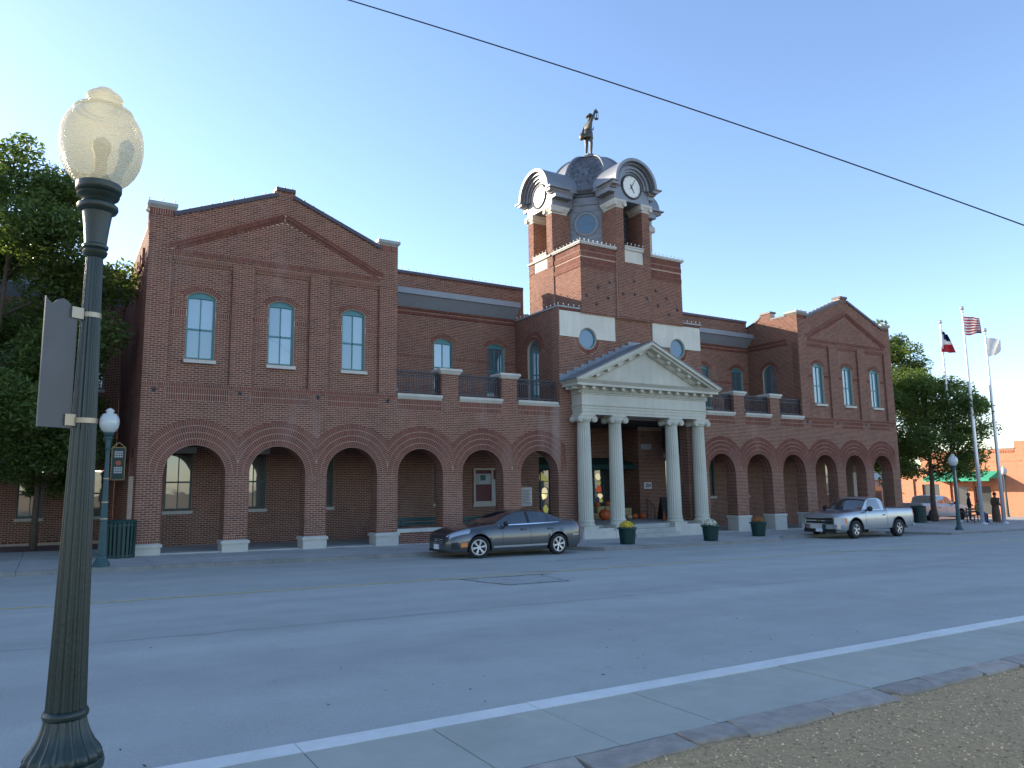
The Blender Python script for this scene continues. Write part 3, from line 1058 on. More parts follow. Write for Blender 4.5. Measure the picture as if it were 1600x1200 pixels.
def window(fr, uc, z0, zs, hw, rise, d=-.12, frame='teal_frame', pane='pane_upper', sill=True, fw=.055, rows=2, head=0.0):
    """sash window set into a wall opening; the frame is the part, panes and sill its pieces"""
    o = seg_arch(uc, z0, zs, hw, rise)
    i = seg_arch(uc, z0 + fw * 1.3, zs - head, hw - fw, rise * .0001 + max(.02, rise * .15 if head else rise * .8))
    mb = MB()
    slab('', o, [i], fr, d + .03, d - .05, None, mb=mb)
    ztop = zs - head + (rise * .8 if not head else .02)
    zl = z0 + fw * 1.3; zh = zs - head + .0
    mid = zl + (zh - zl) * .48
    def b(u0, u1, a0, a1, dd):
        c = [fr.p(u0, a0, d + .012), fr.p(u1, a0, d + .012), fr.p(u1, a0, d - .05), fr.p(u0, a0, d - .05)]
        t = [fr.p(u0, a1, d + .012), fr.p(u1, a1, d + .012), fr.p(u1, a1, d - .05), fr.p(u0, a1, d - .05)]
        mb.hexa(c, t)
    b(uc - hw + fw, uc + hw - fw, mid - .028, mid + .028, 0)
    b(uc - .014, uc + .014, zl, ztop - .004, 0)
    f = mb.build('window', frame, HALL)
    for k, (u0, u1) in enumerate(((uc - hw + fw - .004, uc - .010), (uc + .010, uc + hw - fw + .004))):
        for (a0, a1) in ((zl - .004, mid - .02), (mid + .02, None)):
            m = MB()
            if a1 is None:
                R = (hw * hw + rise * rise) / (2 * rise)
                def zt(u):
                    return zs - head + .01 if head else zs + rise - R + math.sqrt(max(0, R * R - (u - uc) ** 2)) - fw
                top = [(u1 + (u0 - u1) * t / 6, zt(u1 + (u0 - u1) * t / 6)) for t in range(7)]
                pl = [(u0, a0), (u1, a0)] + top
            else: pl = [(u0, a0), (u1, a0), (u1, a1), (u0, a1)]
            tilt = random.uniform(-.002, .002)
            slab('', pl, [], fr, d - .02 + tilt, d - .03 + tilt, None, mb=m)
            m.build('pane', pane, f)
    if head:
        m = MB()
        slab('', seg_arch(uc, zs - head + .02, zs, hw - .03, rise * .92), [], fr, d + .01, d - .04, None, mb=m)
        m.build('head_panel', frame, f)
    if sill:
        m = MB()
        z1 = z0; c = []
        for dd in (.05, d - .06):
            c.append(dd)
        m.hexa([fr.p(uc - hw - .05, z0 - .13, c[0]), fr.p(uc + hw + .05, z0 - .13, c[0]), fr.p(uc + hw + .05, z0 - .13, c[1]), fr.p(uc - hw - .05, z0 - .13, c[1])],
               [fr.p(uc - hw - .05, z0 - .02, c[0]), fr.p(uc + hw + .05, z0 - .02, c[0]), fr.p(uc + hw + .05, z0 + .012, c[1]), fr.p(uc - hw - .05, z0 + .012, c[1])])
        m.build('sill', 'limestone', f)
    return f


def head_ring(fr, uc, zs, hw, rise, d=0.0, rows=1, store=None):
    R = (hw * hw + rise * rise) / (2 * rise)
    zc = zs + rise - R
    a = math.asin(min(1.0, hw / R)) + .10
    for k in range(rows):
        (store or SOL).ring(fr, uc, zc, R + .203 * k + .004, R + .203 * (k + 1), PI / 2 - a, PI / 2 + a, None, d)
    Ro = R + .203 * rows - .03
    pts = arc_pts(uc, zc, Ro, PI / 2 - a, PI / 2 + a, 12)
    return pts + [(uc - hw, zs - .02), (uc + hw, zs - .02)]


def arch_outline(arches, u0, u1, zb, zt):
    pts = [(u0, zb)]
    for c, r in arches:
        pts += [(c - r, zb)]
        pts += [(c + r * math.cos(PI - PI * i / 28), ZSP + r * math.sin(PI - PI * i / 28)) for i in range(29)]
        pts += [(c + r, zb)]
    return pts + [(u1, zb), (u1, zt), (u0, zt)]


def arch_dress(fr, arches, lims, thick, store=None):
    """four rings of voussoirs, brick reveals and brick soffit; returns the cut polygons"""
    cuts = []
    for (c, r), (l0, l1) in zip(arches, lims):
        for k in range(4):
            (store or SOL).ring(fr, c, ZSP, r + k * RING / 4 + .002, r + (k + 1) * RING / 4, 0, PI, (l0, l1))
        R = r + RING
        cut = [(l0, ZSP), (l1, ZSP)]
        a0 = math.acos(min(1, (l1 - c) / R)); a1 = math.acos(max(-1, (l0 - c) / R))
        cut += [(c + (R - .03) * math.cos(a0 + (a1 - a0) * i / 24), ZSP + (R - .03) * math.sin(a0 + (a1 - a0) * i / 24)) for i in range(25)]
        cuts.append(cut)
        n = round(PI * r / CP)
        rows = max(1, round(thick / .2))
        for i in range(n):
            b0, b1 = PI * i / n + .004, PI * (i + 1) / n - .004
            bm = (b0 + b1) / 2
            for k in range(rows):
                d0, d1 = -thick * k / rows - .005, -thick * (k + 1) / rows + .005
                q = [fr.p(c + r * math.cos(b), ZSP + r * math.sin(b), dd) for b, dd in ((b0, d0), (b0, d1), (b1, d1), (b1, d0))]
                nn = -(fr.U * math.cos(bm) + fr.Z * math.sin(bm))
                (store or SOL).poly3(q, nn, .004)
    return cuts


def star(fr, u, z, d=0.0, r=.115, name='star_anchor'):
    mb = MB()
    n = 10
    ring = []
    for k in range(n):
        a = PI / 2 + 2 * PI * k / n
        rr = r if k % 2 == 0 else r * .42
        ring.append(fr.p(u + rr * math.cos(a), z + rr * math.sin(a), d + .006))
    vs = ring + [fr.p(u, z, d + .04)]
    mb.add(vs, [(k, (k + 1) % n, n) for k in range(n)])
    mb.build(name, 'iron', HALL)


def bulbs(runs, name='light_string'):
    """small globe lights on short stalks along a coping"""
    mb = MB()
    for p0, p1, step in runs:
        p0, p1 = Vector(p0), Vector(p1)
        n = max(1, int((p1 - p0).length / step))
        for i in range(n + 1):
            p = p0 + (p1 - p0) * (i / n)
            mb.tube([p, p + Vector((0, 0, .06))], .008, 4)
            mb.sphere(p + Vector((0, 0, .085)), .030, 6, 4)
    o = mb.build(name, 'bulb', HALL, True)
    o['kind'] = 'stuff'


def coping(mb, p0, p1, w, h):
    mb.bar(p0, p1, w, h)


# ---------------------------------------------------------------- lower street front with its arches
def street_front(sg):
    if sg < 0: arches = ARCHES_L
    else: arches = [(-c, r) for c, r in reversed(ARCHES_L)]
    ua, ub = (-19.74, -4.155) if sg < 0 else (4.155, 19.74)
    cs = [c for c, r in arches]
    mids = [(a + b) / 2 for a, b in zip(cs, cs[1:])]
    hs0 = 1.285
    lims = []
    for i, c in enumerate(cs):
        l = mids[i - 1] if i else c - hs0
        r_ = mids[i] if i < len(cs) - 1 else c + hs0
        lims.append((l, r_))
    out = arch_outline(arches, ua, ub, .34, 5.2)
    wall = slab('arcade_wall', out, [], FY, 0, -.6, mort, HALL)
    cuts = arch_dress(FY, arches, lims, .6)
    # soldier bands under the upper storey
    bands = []
    cx = PAVX * sg
    for a, b in ((-3.48, -1.63), (-.94, .94), (1.63, 3.48)):
        bands.append((cx + a, cx + b))
    posts = [-9.23, -6.59]
    edges = [-11.40] + [q for p in posts for q in (p - .375, p + .375)] + [-4.30]
    bal = [(edges[i], edges[i + 1]) for i in range(0, len(edges), 2)]
    bands += [(min(sg * -a, sg * -b), max(sg * -a, sg * -b)) if sg > 0 else (a, b) for a, b in bal]
    for a, b in bands:
        for k in (0, 1):
            SOL.soldiers(FY, a, b, BZ + k * 3 * CP, BZ + (k + 1) * 3 * CP)
        cuts.append([(a, BZ), (b, BZ), (b, BT), (a, BT)])
    # header course above, slightly proud under the pavilion
    pa, pb = cx - PW, cx + PW
    SOL.soldiers(FY, pa, pb, BT, ST, 0.02, .012)
    mb = MB(); slab('', [(pa, BT), (pb, BT), (pb, ST), (pa, ST)], [], FY, .02, -.02, None, mb=mb); part(mb, 'string_course', mort)
    BRK.fill(FY, [q for q in out], cuts, z0=.4337, z1=BT)
    # pier feet: header course, stone base, reveals
    ed = [ua] + [q for c, r in arches for q in (c - r, c + r)] + [ub]
    for i in range(0, len(ed), 2):
        a, b = ed[i], ed[i + 1]
        SOL.soldiers(FY, a, b, .339, .4337)
        fl = facing_left(a)
        BRK.fill(fl, [(-.6, .4337), (0, .4337), (0, ZSP), (-.6, ZSP)], z0=.4337, z1=ZSP)
        SOL.soldiers(fl, -.6, 0, .339, .4337)
        fr_ = facing_right(b)
        BRK.fill(fr_, [(0, .4337), (.6, .4337), (.6, ZSP), (0, ZSP)], z0=.4337, z1=ZSP)
        if i == 0 and sg > 0 or i == len(ed) - 2 and sg < 0: continue
        zg = min(walk_z(a), walk_z(b)) - .2
        mb = MB()
        e = .035
        mb.box(a - e, b + e, -e, .6 + e, zg, .22)
        o = part(mb, 'pier_base', 'limestone')
        m2 = MB()
        e2 = .075
        m2.hexa([(a - e2, -e2, .221), (b + e2, -e2, .221), (b + e2, .6 + e2, .221), (a - e2, .6 + e2, .221)],
                [(a - e2, -e2, .30), (b + e2, -e2, .30), (b + e2, .6 + e2, .30), (a - e2, .6 + e2, .30)])
        m2.hexa([(a - e2, -e2, .3), (b + e2, -e2, .3), (b + e2, .6 + e2, .3), (a - e2, .6 + e2, .3)],
                [(a - .01, -.01, .339), (b + .01, -.01, .339), (b + .01, .61, .339), (a - .01, .61, .339)])
        m2.build('base_cap', 'limestone', o)
    # stars over the pavilion piers
    for u in (-3.82, -1.285, 1.285, 3.82):
        star(FY, cx + u, 5.0)
    # arcade ceiling, floor
    mb = MB(); mb.box(min(ua, ub) + .45, max(ua, ub) if sg < 0 else max(ua, ub) - .45, .602, 3.39, 3.62, 4.72); part(mb, 'arcade_ceiling', 'plaster')  # ceiling underside set low to darken the arcade recesses
    mb = MB()
    xs = np.linspace(ua + .02, ub - .02, 9)
    mb.grid([[(x, y, walk_z(x) + .045) for x in xs] for y in (.05, 3.4)])
    mb.grid([[(x, .05, walk_z(x) - .1) for x in xs], [(x, .05, walk_z(x) + .045) for x in xs]])
    part(mb, 'arcade_floor', 'concrete_far')
    # balcony: deck, stone sills, posts and railings
    ba, bb = (-11.40, -4.155) if sg < 0 else (4.155, 11.40)
    mb = MB(); mb.box(ba + .003, bb - .003, .003, 3.395, 4.724, 5.198); part(mb, 'balcony_deck', 'concrete_far')
    for a, b in bands[3:]:
        mb = MB()
        mb.hexa([(a + .01, -.09, 5.215), (b + .03, -.09, 5.215), (b + .03, .42, 5.215), (a + .01, .42, 5.215)],
                [(a + .01, -.09, 5.30), (b + .03, -.09, 5.30), (b + .03, .42, 5.335), (a + .01, .42, 5.335)])
        mb.hexa([(a + .03, -.02, 5.11), (b, -.02, 5.11), (b, .4, 5.11), (a + .03, .4, 5.11)],
                [(a + .01, -.09, 5.2149), (b + .03, -.09, 5.2149), (b + .03, .42, 5.2149), (a + .01, .42, 5.2149)])
        part(mb, 'balcony_sill', 'limestone')
        railing(a + .03, b - .03, .16, 5.40, 6.17)
    for p in posts:
        p = p if sg < 0 else -p
        a, b = p - .355, p + .355
        mb = MB(); mb.box(a, b, .0, .6, 5.2, 6.13); o = part(mb, 'balcony_post', mort)
        BRK.fill(FY, [(a - .02, BT), (b + .02, BT), (b + .02, 5.2), (b, 5.2), (b, 6.13), (a, 6.13), (a, 5.2), (a - .02, 5.2)], z0=BT, z1=6.13)
        BRK.fill(facing_left(a), [(-.6, 5.2), (0, 5.2), (0, 6.13), (-.6, 6.13)], z0=5.25, z1=6.13)
        BRK.fill(facing_right(b), [(0, 5.2), (.6, 5.2), (.6, 6.13), (0, 6.13)], z0=5.25, z1=6.13)
        m2 = MB()
        m2.hexa([(a - .03, -.03, 6.131), (b + .03, -.03, 6.131), (b + .03, .63, 6.131), (a - .03, .63, 6.131)],
                [(a - .12, -.12, 6.26), (b + .12, -.12, 6.26), (b + .12, .72, 6.26), (a - .12, .72, 6.26)])
        m2.hexa([(a - .13, -.13, 6.26), (b + .13, -.13, 6.26), (b + .13, .73, 6.26), (a - .13, .73, 6.26)],
                [(a - .11, -.11, 6.34), (b + .11, -.11, 6.34), (b + .11, .71, 6.34), (a - .11, .71, 6.34)])
        m2.build('post_cap', 'limestone', o)
    # upper wall behind the balcony
    fb = front(3.4)
    wins = [sg * 10.439, sg * 7.824, sg * 5.209]
    holes = [seg_arch(u, 5.98, 8.06, .45, .18) for u in wins]
    oA, oB = (-11.4, -3.70) if sg < 0 else (4.155, 11.4)
    poly = [(ba, 5.2), (bb, 5.2), (bb, 10.9), (ba, 10.9)]
    slab('balcony_wall', poly, holes, fb, 0, -.35, mort, HALL)
    cuts = [seg_arch(u, 5.98, 8.06, .45, .18) for u in wins]
    for u in wins:
        cuts.append(head_ring(fb, u, 8.06, .45, .18))
    cz = gc(7.25)
    us = sorted(wins)
    gaps = [(ba, us[0] - .45), (us[0] + .45, us[1] - .45), (us[1] + .45, us[2] - .45), (us[2] + .45, bb)]
    for a, b in gaps:
        if b - a > .1:
            SOL.soldiers(fb, a, b, cz, cz + .2032)
            cuts.append([(a, cz), (b, cz), (b, cz + .2032), (a, cz + .2032)])
    SOL.soldiers(fb, ba, bb, 9.35, 9.45, .03, .02); SOL.soldiers(fb, ba, bb, 9.15, 9.25, .01, .03)
    cuts.append([(ba, 9.15), (bb, 9.15), (bb, 9.25), (ba, 9.25)]); cuts.append([(ba, 9.35), (bb, 9.35), (bb, 9.45), (ba, 9.45)])
    BRK.fill(fb, poly, cuts, z0=5.2, z1=10.9)
    for u in wins:
        window(fb, u, 5.98, 8.06, .45, .18, pane='pane_upper' if abs(u) > 6.6 and sg < 0 else 'pane_balcony', head=.06)
    # eaves board, soffit, parapet coping
    mb = MB()
    mb.hexa([(ba, 3.38, 9.46), (bb, 3.38, 9.46), (bb, 3.40, 9.46), (ba, 3.40, 9.46)], [(ba, 2.98, 9.92), (bb, 2.98, 9.92), (bb, 3.40, 9.92), (ba, 3.40, 9.92)])
    part(mb, 'eaves_soffit', 'gutter_grey')
    mb = MB(); mb.box(ba + .002, bb - .002, 2.90, 3.41, 9.922, 10.16); part(mb, 'gutter', 'gutter_grey')
    mb = MB()
    if sg < 0: mb.box(ba, -3.72, 3.33, 3.85, 10.9, 11.02)
    else: mb.box(bb - (bb - 3.7), bb, 3.33, 3.85, 10.9, 11.02)
    part(mb, 'parapet_coping', 'coping_dark')
    if sg < 0: FAR.fill(fb, [(-4.155, 9.36), (-3.70, 9.36), (-3.70, 10.9), (-4.155, 10.9)])
    mb = MB(); mb.box(*((-4.155, -3.70) if sg < 0 else (3.70, 4.155)), 3.4, 3.75, 9.3, 10.9); part(mb, 'parapet_return', mort)
    bulbs([((ba + .2, 3.36, 11.02), (bb - .2, 3.36, 11.02), .34)])
    # arcade back wall with its sash windows
    la, lb = (-19.30, -3.0) if sg < 0 else (3.0, 19.30)
    lw = [c for c, r in arches if abs(c) > 6]
    if sg < 0: lw = [c for c in lw if abs(c + 10.439) > .1]
    else: lw = [c for c, r in arches]
    holes = [[(u - .44, 1.22), (u + .44, 1.22), (u + .44, 3.2), (u - .44, 3.2)] for u in lw]
    poly = [(la, -.9), (lb, -.9), (lb, 5.19), (la, 5.19)]
    slab('arcade_back_wall', poly, holes, fb, 0, -.35, mort, HALL)
    cuts = [list(h) for h in holes]
    for u in lw: cuts.append([(u - .55, 3.2), (u + .55, 3.2), (u + .55, 3.42), (u - .55, 3.42)])
    BRK.fill(fb, poly, cuts, z0=-.7, z1=4.56)
    for u in lw:
        w = window(fb, u, 1.22, 3.17, .44, .03, d=-.1, frame='teal_dark', pane='pane_dark')
        m = MB(); m.hexa([fb.p(u - .54, 3.205, .02), fb.p(u + .54, 3.205, .02), fb.p(u + .54, 3.205, -.2), fb.p(u - .54, 3.205, -.2)],
                         [fb.p(u - .54, 3.415, .02), fb.p(u + .54, 3.415, .02), fb.p(u + .54, 3.415, -.2), fb.p(u - .54, 3.415, -.2)])
        m.build('lintel', 'limestone', w)


def railing(x0, x1, y, z0, z1):
    mb = MB()
    mb.box(x0, x1, y - .02, y + .02, z0 - .02, z0 + .02)
    mb.box(x0, x1, y - .022, y + .022, z1 - .03, z1 + .012)
    mb.box(x0, x1, y - .014, y + .014, z1 - .20, z1 - .175)
    n = max(2, round((x1 - x0) / .105))
    st = (x1 - x0) / n
    for i in range(n + 1):
        x = x0 + i * st
        mb.box(x - .009, x + .009, y - .009, y + .009, z0, z1 - .03)
        if i < n:
            xc = x + st / 2
            pts = [(xc + .042 * math.cos(a), y, z1 - .102 + .065 * math.sin(a)) for a in np.linspace(0, 2 * PI, 9)]
            mb.tube(pts, .008, 4, cap=False)
    for x in (x0, x1):
        mb.box(x - .02, x + .02, y - .021, y + .021, 5.32, z1 + .02)
        mb.box(x - .02, x + .02, y - .02, y + .02, z0 - .1, z0)
    part(mb, 'balcony_railing', 'iron')


# ---------------------------------------------------------------- gabled end pavilions
Z74 = gc(7.42)
Z76 = Z74 + 3 * CP
ZG = ZO + 137 * CP

def pavilion(sg):
    cx = PAVX * sg
    a, b = cx - PW, cx + PW
    wins = [cx - 2.545, cx, cx + 2.545]
    wo = [seg_arch(u, 6.03, 8.06, .43, .17) for u in wins]
    dp = -.10
    slab('pavilion_wall', [(a + .01, ST), (b - .01, ST), (b - .01, ZG), (a + .01, ZG)], wo, FY, dp, -.45, mort, HALL)
    cuts = list(wo)
    for u in wins: cuts.append(head_ring(FY, u, 8.06, .43, .17, dp))
    pans = [(cx - 3.48, cx - 1.63), (cx - .94, cx + .94), (cx + 1.63, cx + 3.48)]
    for (p0, p1), u in zip(pans, wins):
        for q0, q1 in ((p0, u - .43), (u + .43, p1)):
            SOL.soldiers(FY, q0 + .02, q1 - .02, Z74, Z76, dp)
            cuts.append([(q0 + .02, Z74), (q1 - .02, Z74), (q1 - .02, Z76), (q0 + .02, Z76)])
        # stepped brick corbel along the panel head
        mb = MB(); mb.box(p0, p1, -.001, .099, 9.205, ZG); mb.box(p0 + .06, p1 - .06, .05, .099, 9.1036, 9.204); mb.split('corbel', mort, HALL)
        SOL.soldiers(FY, p0, p1, 9.205, ZG, .0, .01); SOL.soldiers(FY, p0 + .06, p1 - .06, 9.1036, 9.204, -.05, .01)
        BRK.fill(FY, [(p0, ST), (p1, ST), (p1, 9.1036), (p0, 9.1036)], cuts, d=dp, z0=ST, z1=9.1036)
    pil = [(a, cx - 3.48), (cx - 1.63, cx - .94), (cx + .94, cx + 1.63), (cx + 3.48, b)]
    for p0, p1 in pil:
        mb = MB(); slab('', [(p0, ST), (p1, ST), (p1, ZG), (p0, ZG)], [], FY, 0, -.099, None, mb=mb); part(mb, 'pilaster', mort)
        BRK.fill(FY, [(p0, ST), (p1, ST), (p1, ZG), (p0, ZG)], z0=ST, z1=ZG)
        for x, fr in ((p0, facing_left(p0)), (p1, facing_right(p1))):
            if a + .1 < x < b - .1:
                u0, u1 = (-.099, 0) if fr.N[0] < 0 else (0, .099)
                BRK.fill(fr, [(u0, ST), (u1, ST), (u1, ZG), (u0, ZG)], z0=ST, z1=ZG)
    for u in wins: window(FY, u, 6.03, 8.06, .43, .17, d=dp - .12, head=.05)
    # gable
    g = [(a, ZG), (b, ZG), (b, 10.80), (b - .70, 10.80), (b - .70, 10.60), (cx + .29, 11.90), (cx + .29, 12.10), (cx - .29, 12.10), (cx - .29, 11.90),
         (a + .70, 10.60), (a + .70, 10.80), (a, 10.80)]
    slab('gable_wall', g, [], FY, 0, -.45, mort, HALL)
    tri = [(cx - 3.55, 9.60), (cx + 3.55, 9.60), (cx, 11.22)]
    th = math.atan2(1.62, 3.55)
    cutg = []
    # raking cornice of standing bricks: two stepped rows each side
    for s in (-1, 1):
        p0 = (cx + s * 3.55, 9.53); p1 = (cx, 11.14)
        if s < 0:
            SOL.slanted(FY, p0, p1, .115, CP * 1.05, .05, .03); SOL.slanted(FY, (p0[0] + .22, p0[1] - .02), (p1[0], p1[1] - .12), .11, CP * 1.05, .01, .02)
        else:
            SOL.slanted(FY, p1, p0, .115, CP * 1.05, .05, .03); SOL.slanted(FY, (p1[0], p1[1] - .12), (p0[0] - .22, p0[1] - .02), .11, CP * 1.05, .01, .02)
        d = (math.cos(th) * -s, math.sin(th)); n = (-d[1] * -s, d[0] * 1)
        n = (math.sin(th) * s, math.cos(th))
        q = [p0, p1, (p1[0], p1[1] + .125), (p0[0] + n[0] * .115, p0[1] + n[1] * .115)]
        mb = MB(); slab('', q, [], FY, .05, -.01, None, mb=mb); part(mb, 'raking_cornice', mort)
        mb = MB(); q2 = [(p0[0], p0[1] + .115), (p1[0], p1[1] + .128), (p1[0], p1[1] + .175), (p0[0] + n[0] * .02, p0[1] + .16)]
        slab('', q2, [], FY, .10, -.01, None, mb=mb); part(mb, 'raking_fillet', 'soffit_brick')
        cutg.append([(p0[0], p0[1] - .03), (p1[0], p1[1] - .15), (p1[0], p1[1] + .15), (p0[0], p0[1] + .13)])
    SOL.soldiers(FY, cx - 3.5, cx + 3.5, ZG + CP, ZG + 3 * CP, .03, .02)
    mb = MB(); slab('', [(cx - 3.5, ZG + CP), (cx + 3.5, ZG + CP), (cx + 3.5, ZG + 3 * CP), (cx - 3.5, ZG + 3 * CP)], [], FY, .03, -.01, None, mb=mb); part(mb, 'corbel_band', mort)
    cutg.append([(cx - 3.5, ZG + CP), (cx + 3.5, ZG + CP), (cx + 3.5, ZG + 3 * CP), (cx - 3.5, ZG + 3 * CP)])
    for p in (a, b - .70):
        SOL.soldiers(FY, p, p + .70, 10.57, 10.79); cutg.append([(p, 10.57), (p + .70, 10.57), (p + .70, 10.8), (p, 10.8)])
    BRK.fill(FY, g, cutg, z0=ZG, z1=12.1)
    # copings and pier caps
    mb = MB()
    for s in (-1, 1):
        mb.bar((cx + s * (PW - .68), .21, 10.66), (cx + s * .27, .21, 11.955), .56, .13)
    mb.box(cx - .33, cx + .33, -.05, .50, 12.10, 12.22)
    mb.split('gable_coping', 'coping_dark', HALL)
    for p in (a, b - .70):
        mb = MB()
        mb.hexa([(p - .01, -.01, 10.801), (p + .71, -.01, 10.801), (p + .71, .69, 10.801), (p - .01, .69, 10.801)],
                [(p - .08, -.08, 10.88), (p + .78, -.08, 10.88), (p + .78, .77, 10.88), (p - .08, .77, 10.88)])
        mb.box(p - .08, p + .78, -.08, .77, 10.88, 10.98)
        part(mb, 'pier_cap', 'coping_grey')
        mb = MB(); mb.box(p + (.002 if p == a else 0), p + .70 - (.002 if p != a else 0), .451, .69, 10.3, 10.80); part(mb, 'corner_pier', mort)
    bulbs([((a + .8, .1, 10.74), (cx - .35, .1, 12.02), .33), ((cx + .35, .1, 12.02), (b - .8, .1, 10.74), .33), ((a - .05, .0, 10.98), (a + .7, .0, 10.98), .3),
           ((b - .7, .0, 10.98), (b + .05, .0, 10.98), .3), ((cx - .25, .1, 12.22), (cx + .25, .1, 12.22), .25)])
    # side walls: outer one with a side arch at street level, inner one over the balcony
    xo = a if sg < 0 else b
    fo = facing_left(xo) if sg < 0 else facing_right(xo)
    q = lambda y: -y if sg < 0 else y
    yc = 1.78
    rr = .912
    c = q(yc)
    def P(l): return [(q(y), z) for y, z in l]
    low = P([(.6, -.9), (yc - rr, -.9)]) + [(c + (q(1) if True else 1) * -rr * math.cos(PI * i / 24), ZSP + rr * math.sin(PI * i / 24)) for i in range(25)] + P([(yc + rr, -.9), (9.0, -.9), (9.0, ST), (.6, ST)])
    slab('pavilion_side_wall', low, [], fo, 0, -.45, mort, HALL)
    cuts = arch_dress(fo, [(c, rr)], [(c - 1.29, c + 1.29)], .45, FAR)
    full = P([(0.0, -.9), (yc - rr, -.9)]) + [(c + q(1) * -rr * math.cos(PI * i / 24), ZSP + rr * math.sin(PI * i / 24)) for i in range(25)] + P([(yc + rr, -.9), (9.0, -.9), (9.0, ST), (0.0, ST)])
    FAR.fill(fo, full, cuts, z0=.34, z1=ST)
    up = P([(.45, ST + .001), (9.0, ST + .001), (9.0, 10.3), (.45, 10.3)])
    slab('pavilion_side_upper', up, [], fo, 0, -.45, mort, HALL)
    FAR.fill(fo, P([(0.0, ST), (9.0, ST), (9.0, 10.3), (.69, 10.3), (.69, 10.8), (0, 10.8)]), z0=ST, z1=10.8)
    mb = MB(); mb.box(min(xo, xo - sg * .5) , max(xo, xo - sg * .5), .70, 9.0, 10.301, 10.42); part(mb, 'side_coping', 'coping_dark')
    # a string of brackets makes the stepped shadow along the flank
    mb = MB()
    for i in range(9): mb.box(min(xo, xo + sg * .08), max(xo, xo + sg * .08), 1.1 + i * .9, 1.5 + i * .9, 9.2, 9.75)
    mb.split('flank_corbel', 'soffit_brick', HALL)
    xi = b if sg < 0 else a
    fi = facing_right(xi) if sg < 0 else facing_left(xi)
    qi = lambda y: y if sg < 0 else -y
    def Q(l): return [(qi(y), z) for y, z in l]
    door = seg_arch(qi(1.98), 5.2, 7.80, .45, .449)
    top = Q([(.45, 5.2), (3.39, 5.2), (3.39, 10.55), (2.85, 10.72), (2.35, 11.0), (2.35, 11.15), (1.70, 11.15), (1.70, 10.75), (.45, 10.75)])
    slab('pavilion_inner_wall', top, [door], fi, 0, -.40, mort, HALL)
    cuts = [door, head_ring(fi, qi(1.98), 7.80, .45, .449, rows=1)]
    for z in (9.22, 9.42):
        SOL.soldiers(fi, min(qi(.7), qi(3.3)), max(qi(.7), qi(3.3)), z, z + .1, .03, .02)
    full = Q([(0, 5.2), (3.39, 5.2), (3.39, 10.55), (2.85, 10.72), (2.35, 11.0), (2.35, 11.15), (1.70, 11.15), (1.70, 10.75), (.69, 10.75), (.69, 10.8), (0, 10.8)])
    BRK.fill(fi, full, cuts, z0=5.2, z1=11.15)
    dw = window(fi, qi(1.98), 5.22, 7.80, .45, .44, d=-.14, pane='pane_balcony', sill=False)
    mb = MB()
    x0, x1 = min(xi, xi + sg * .42), max(xi, xi + sg * .42)
    mb.box(x0 - .04, x1 + .04, 1.66, 2.39, 11.151, 11.25); mb.bar(((x0 + x1) / 2, .72, 10.80), ((x0 + x1) / 2, 1.66, 10.80), .5, .09)
    mb.bar(((x0 + x1) / 2, 2.39, 11.03), ((x0 + x1) / 2, 2.88, 10.76), .5, .09); mb.bar(((x0 + x1) / 2, 2.88, 10.76), ((x0 + x1) / 2, 3.38, 10.60), .5, .09)
    mb.split('side_coping', 'coping_dark', HALL)
    mb = MB(); mb.box(a + .46, b - .46, .46, 9.0, 10.0, 10.2); part(mb, 'pavilion_roof', 'roof_membrane')
    mb = MB(); mb.box(a + .46, b - .46, 8.7, 9.0, -.9, 10.0); part(mb, 'pavilion_rear_wall', 'soffit_brick')


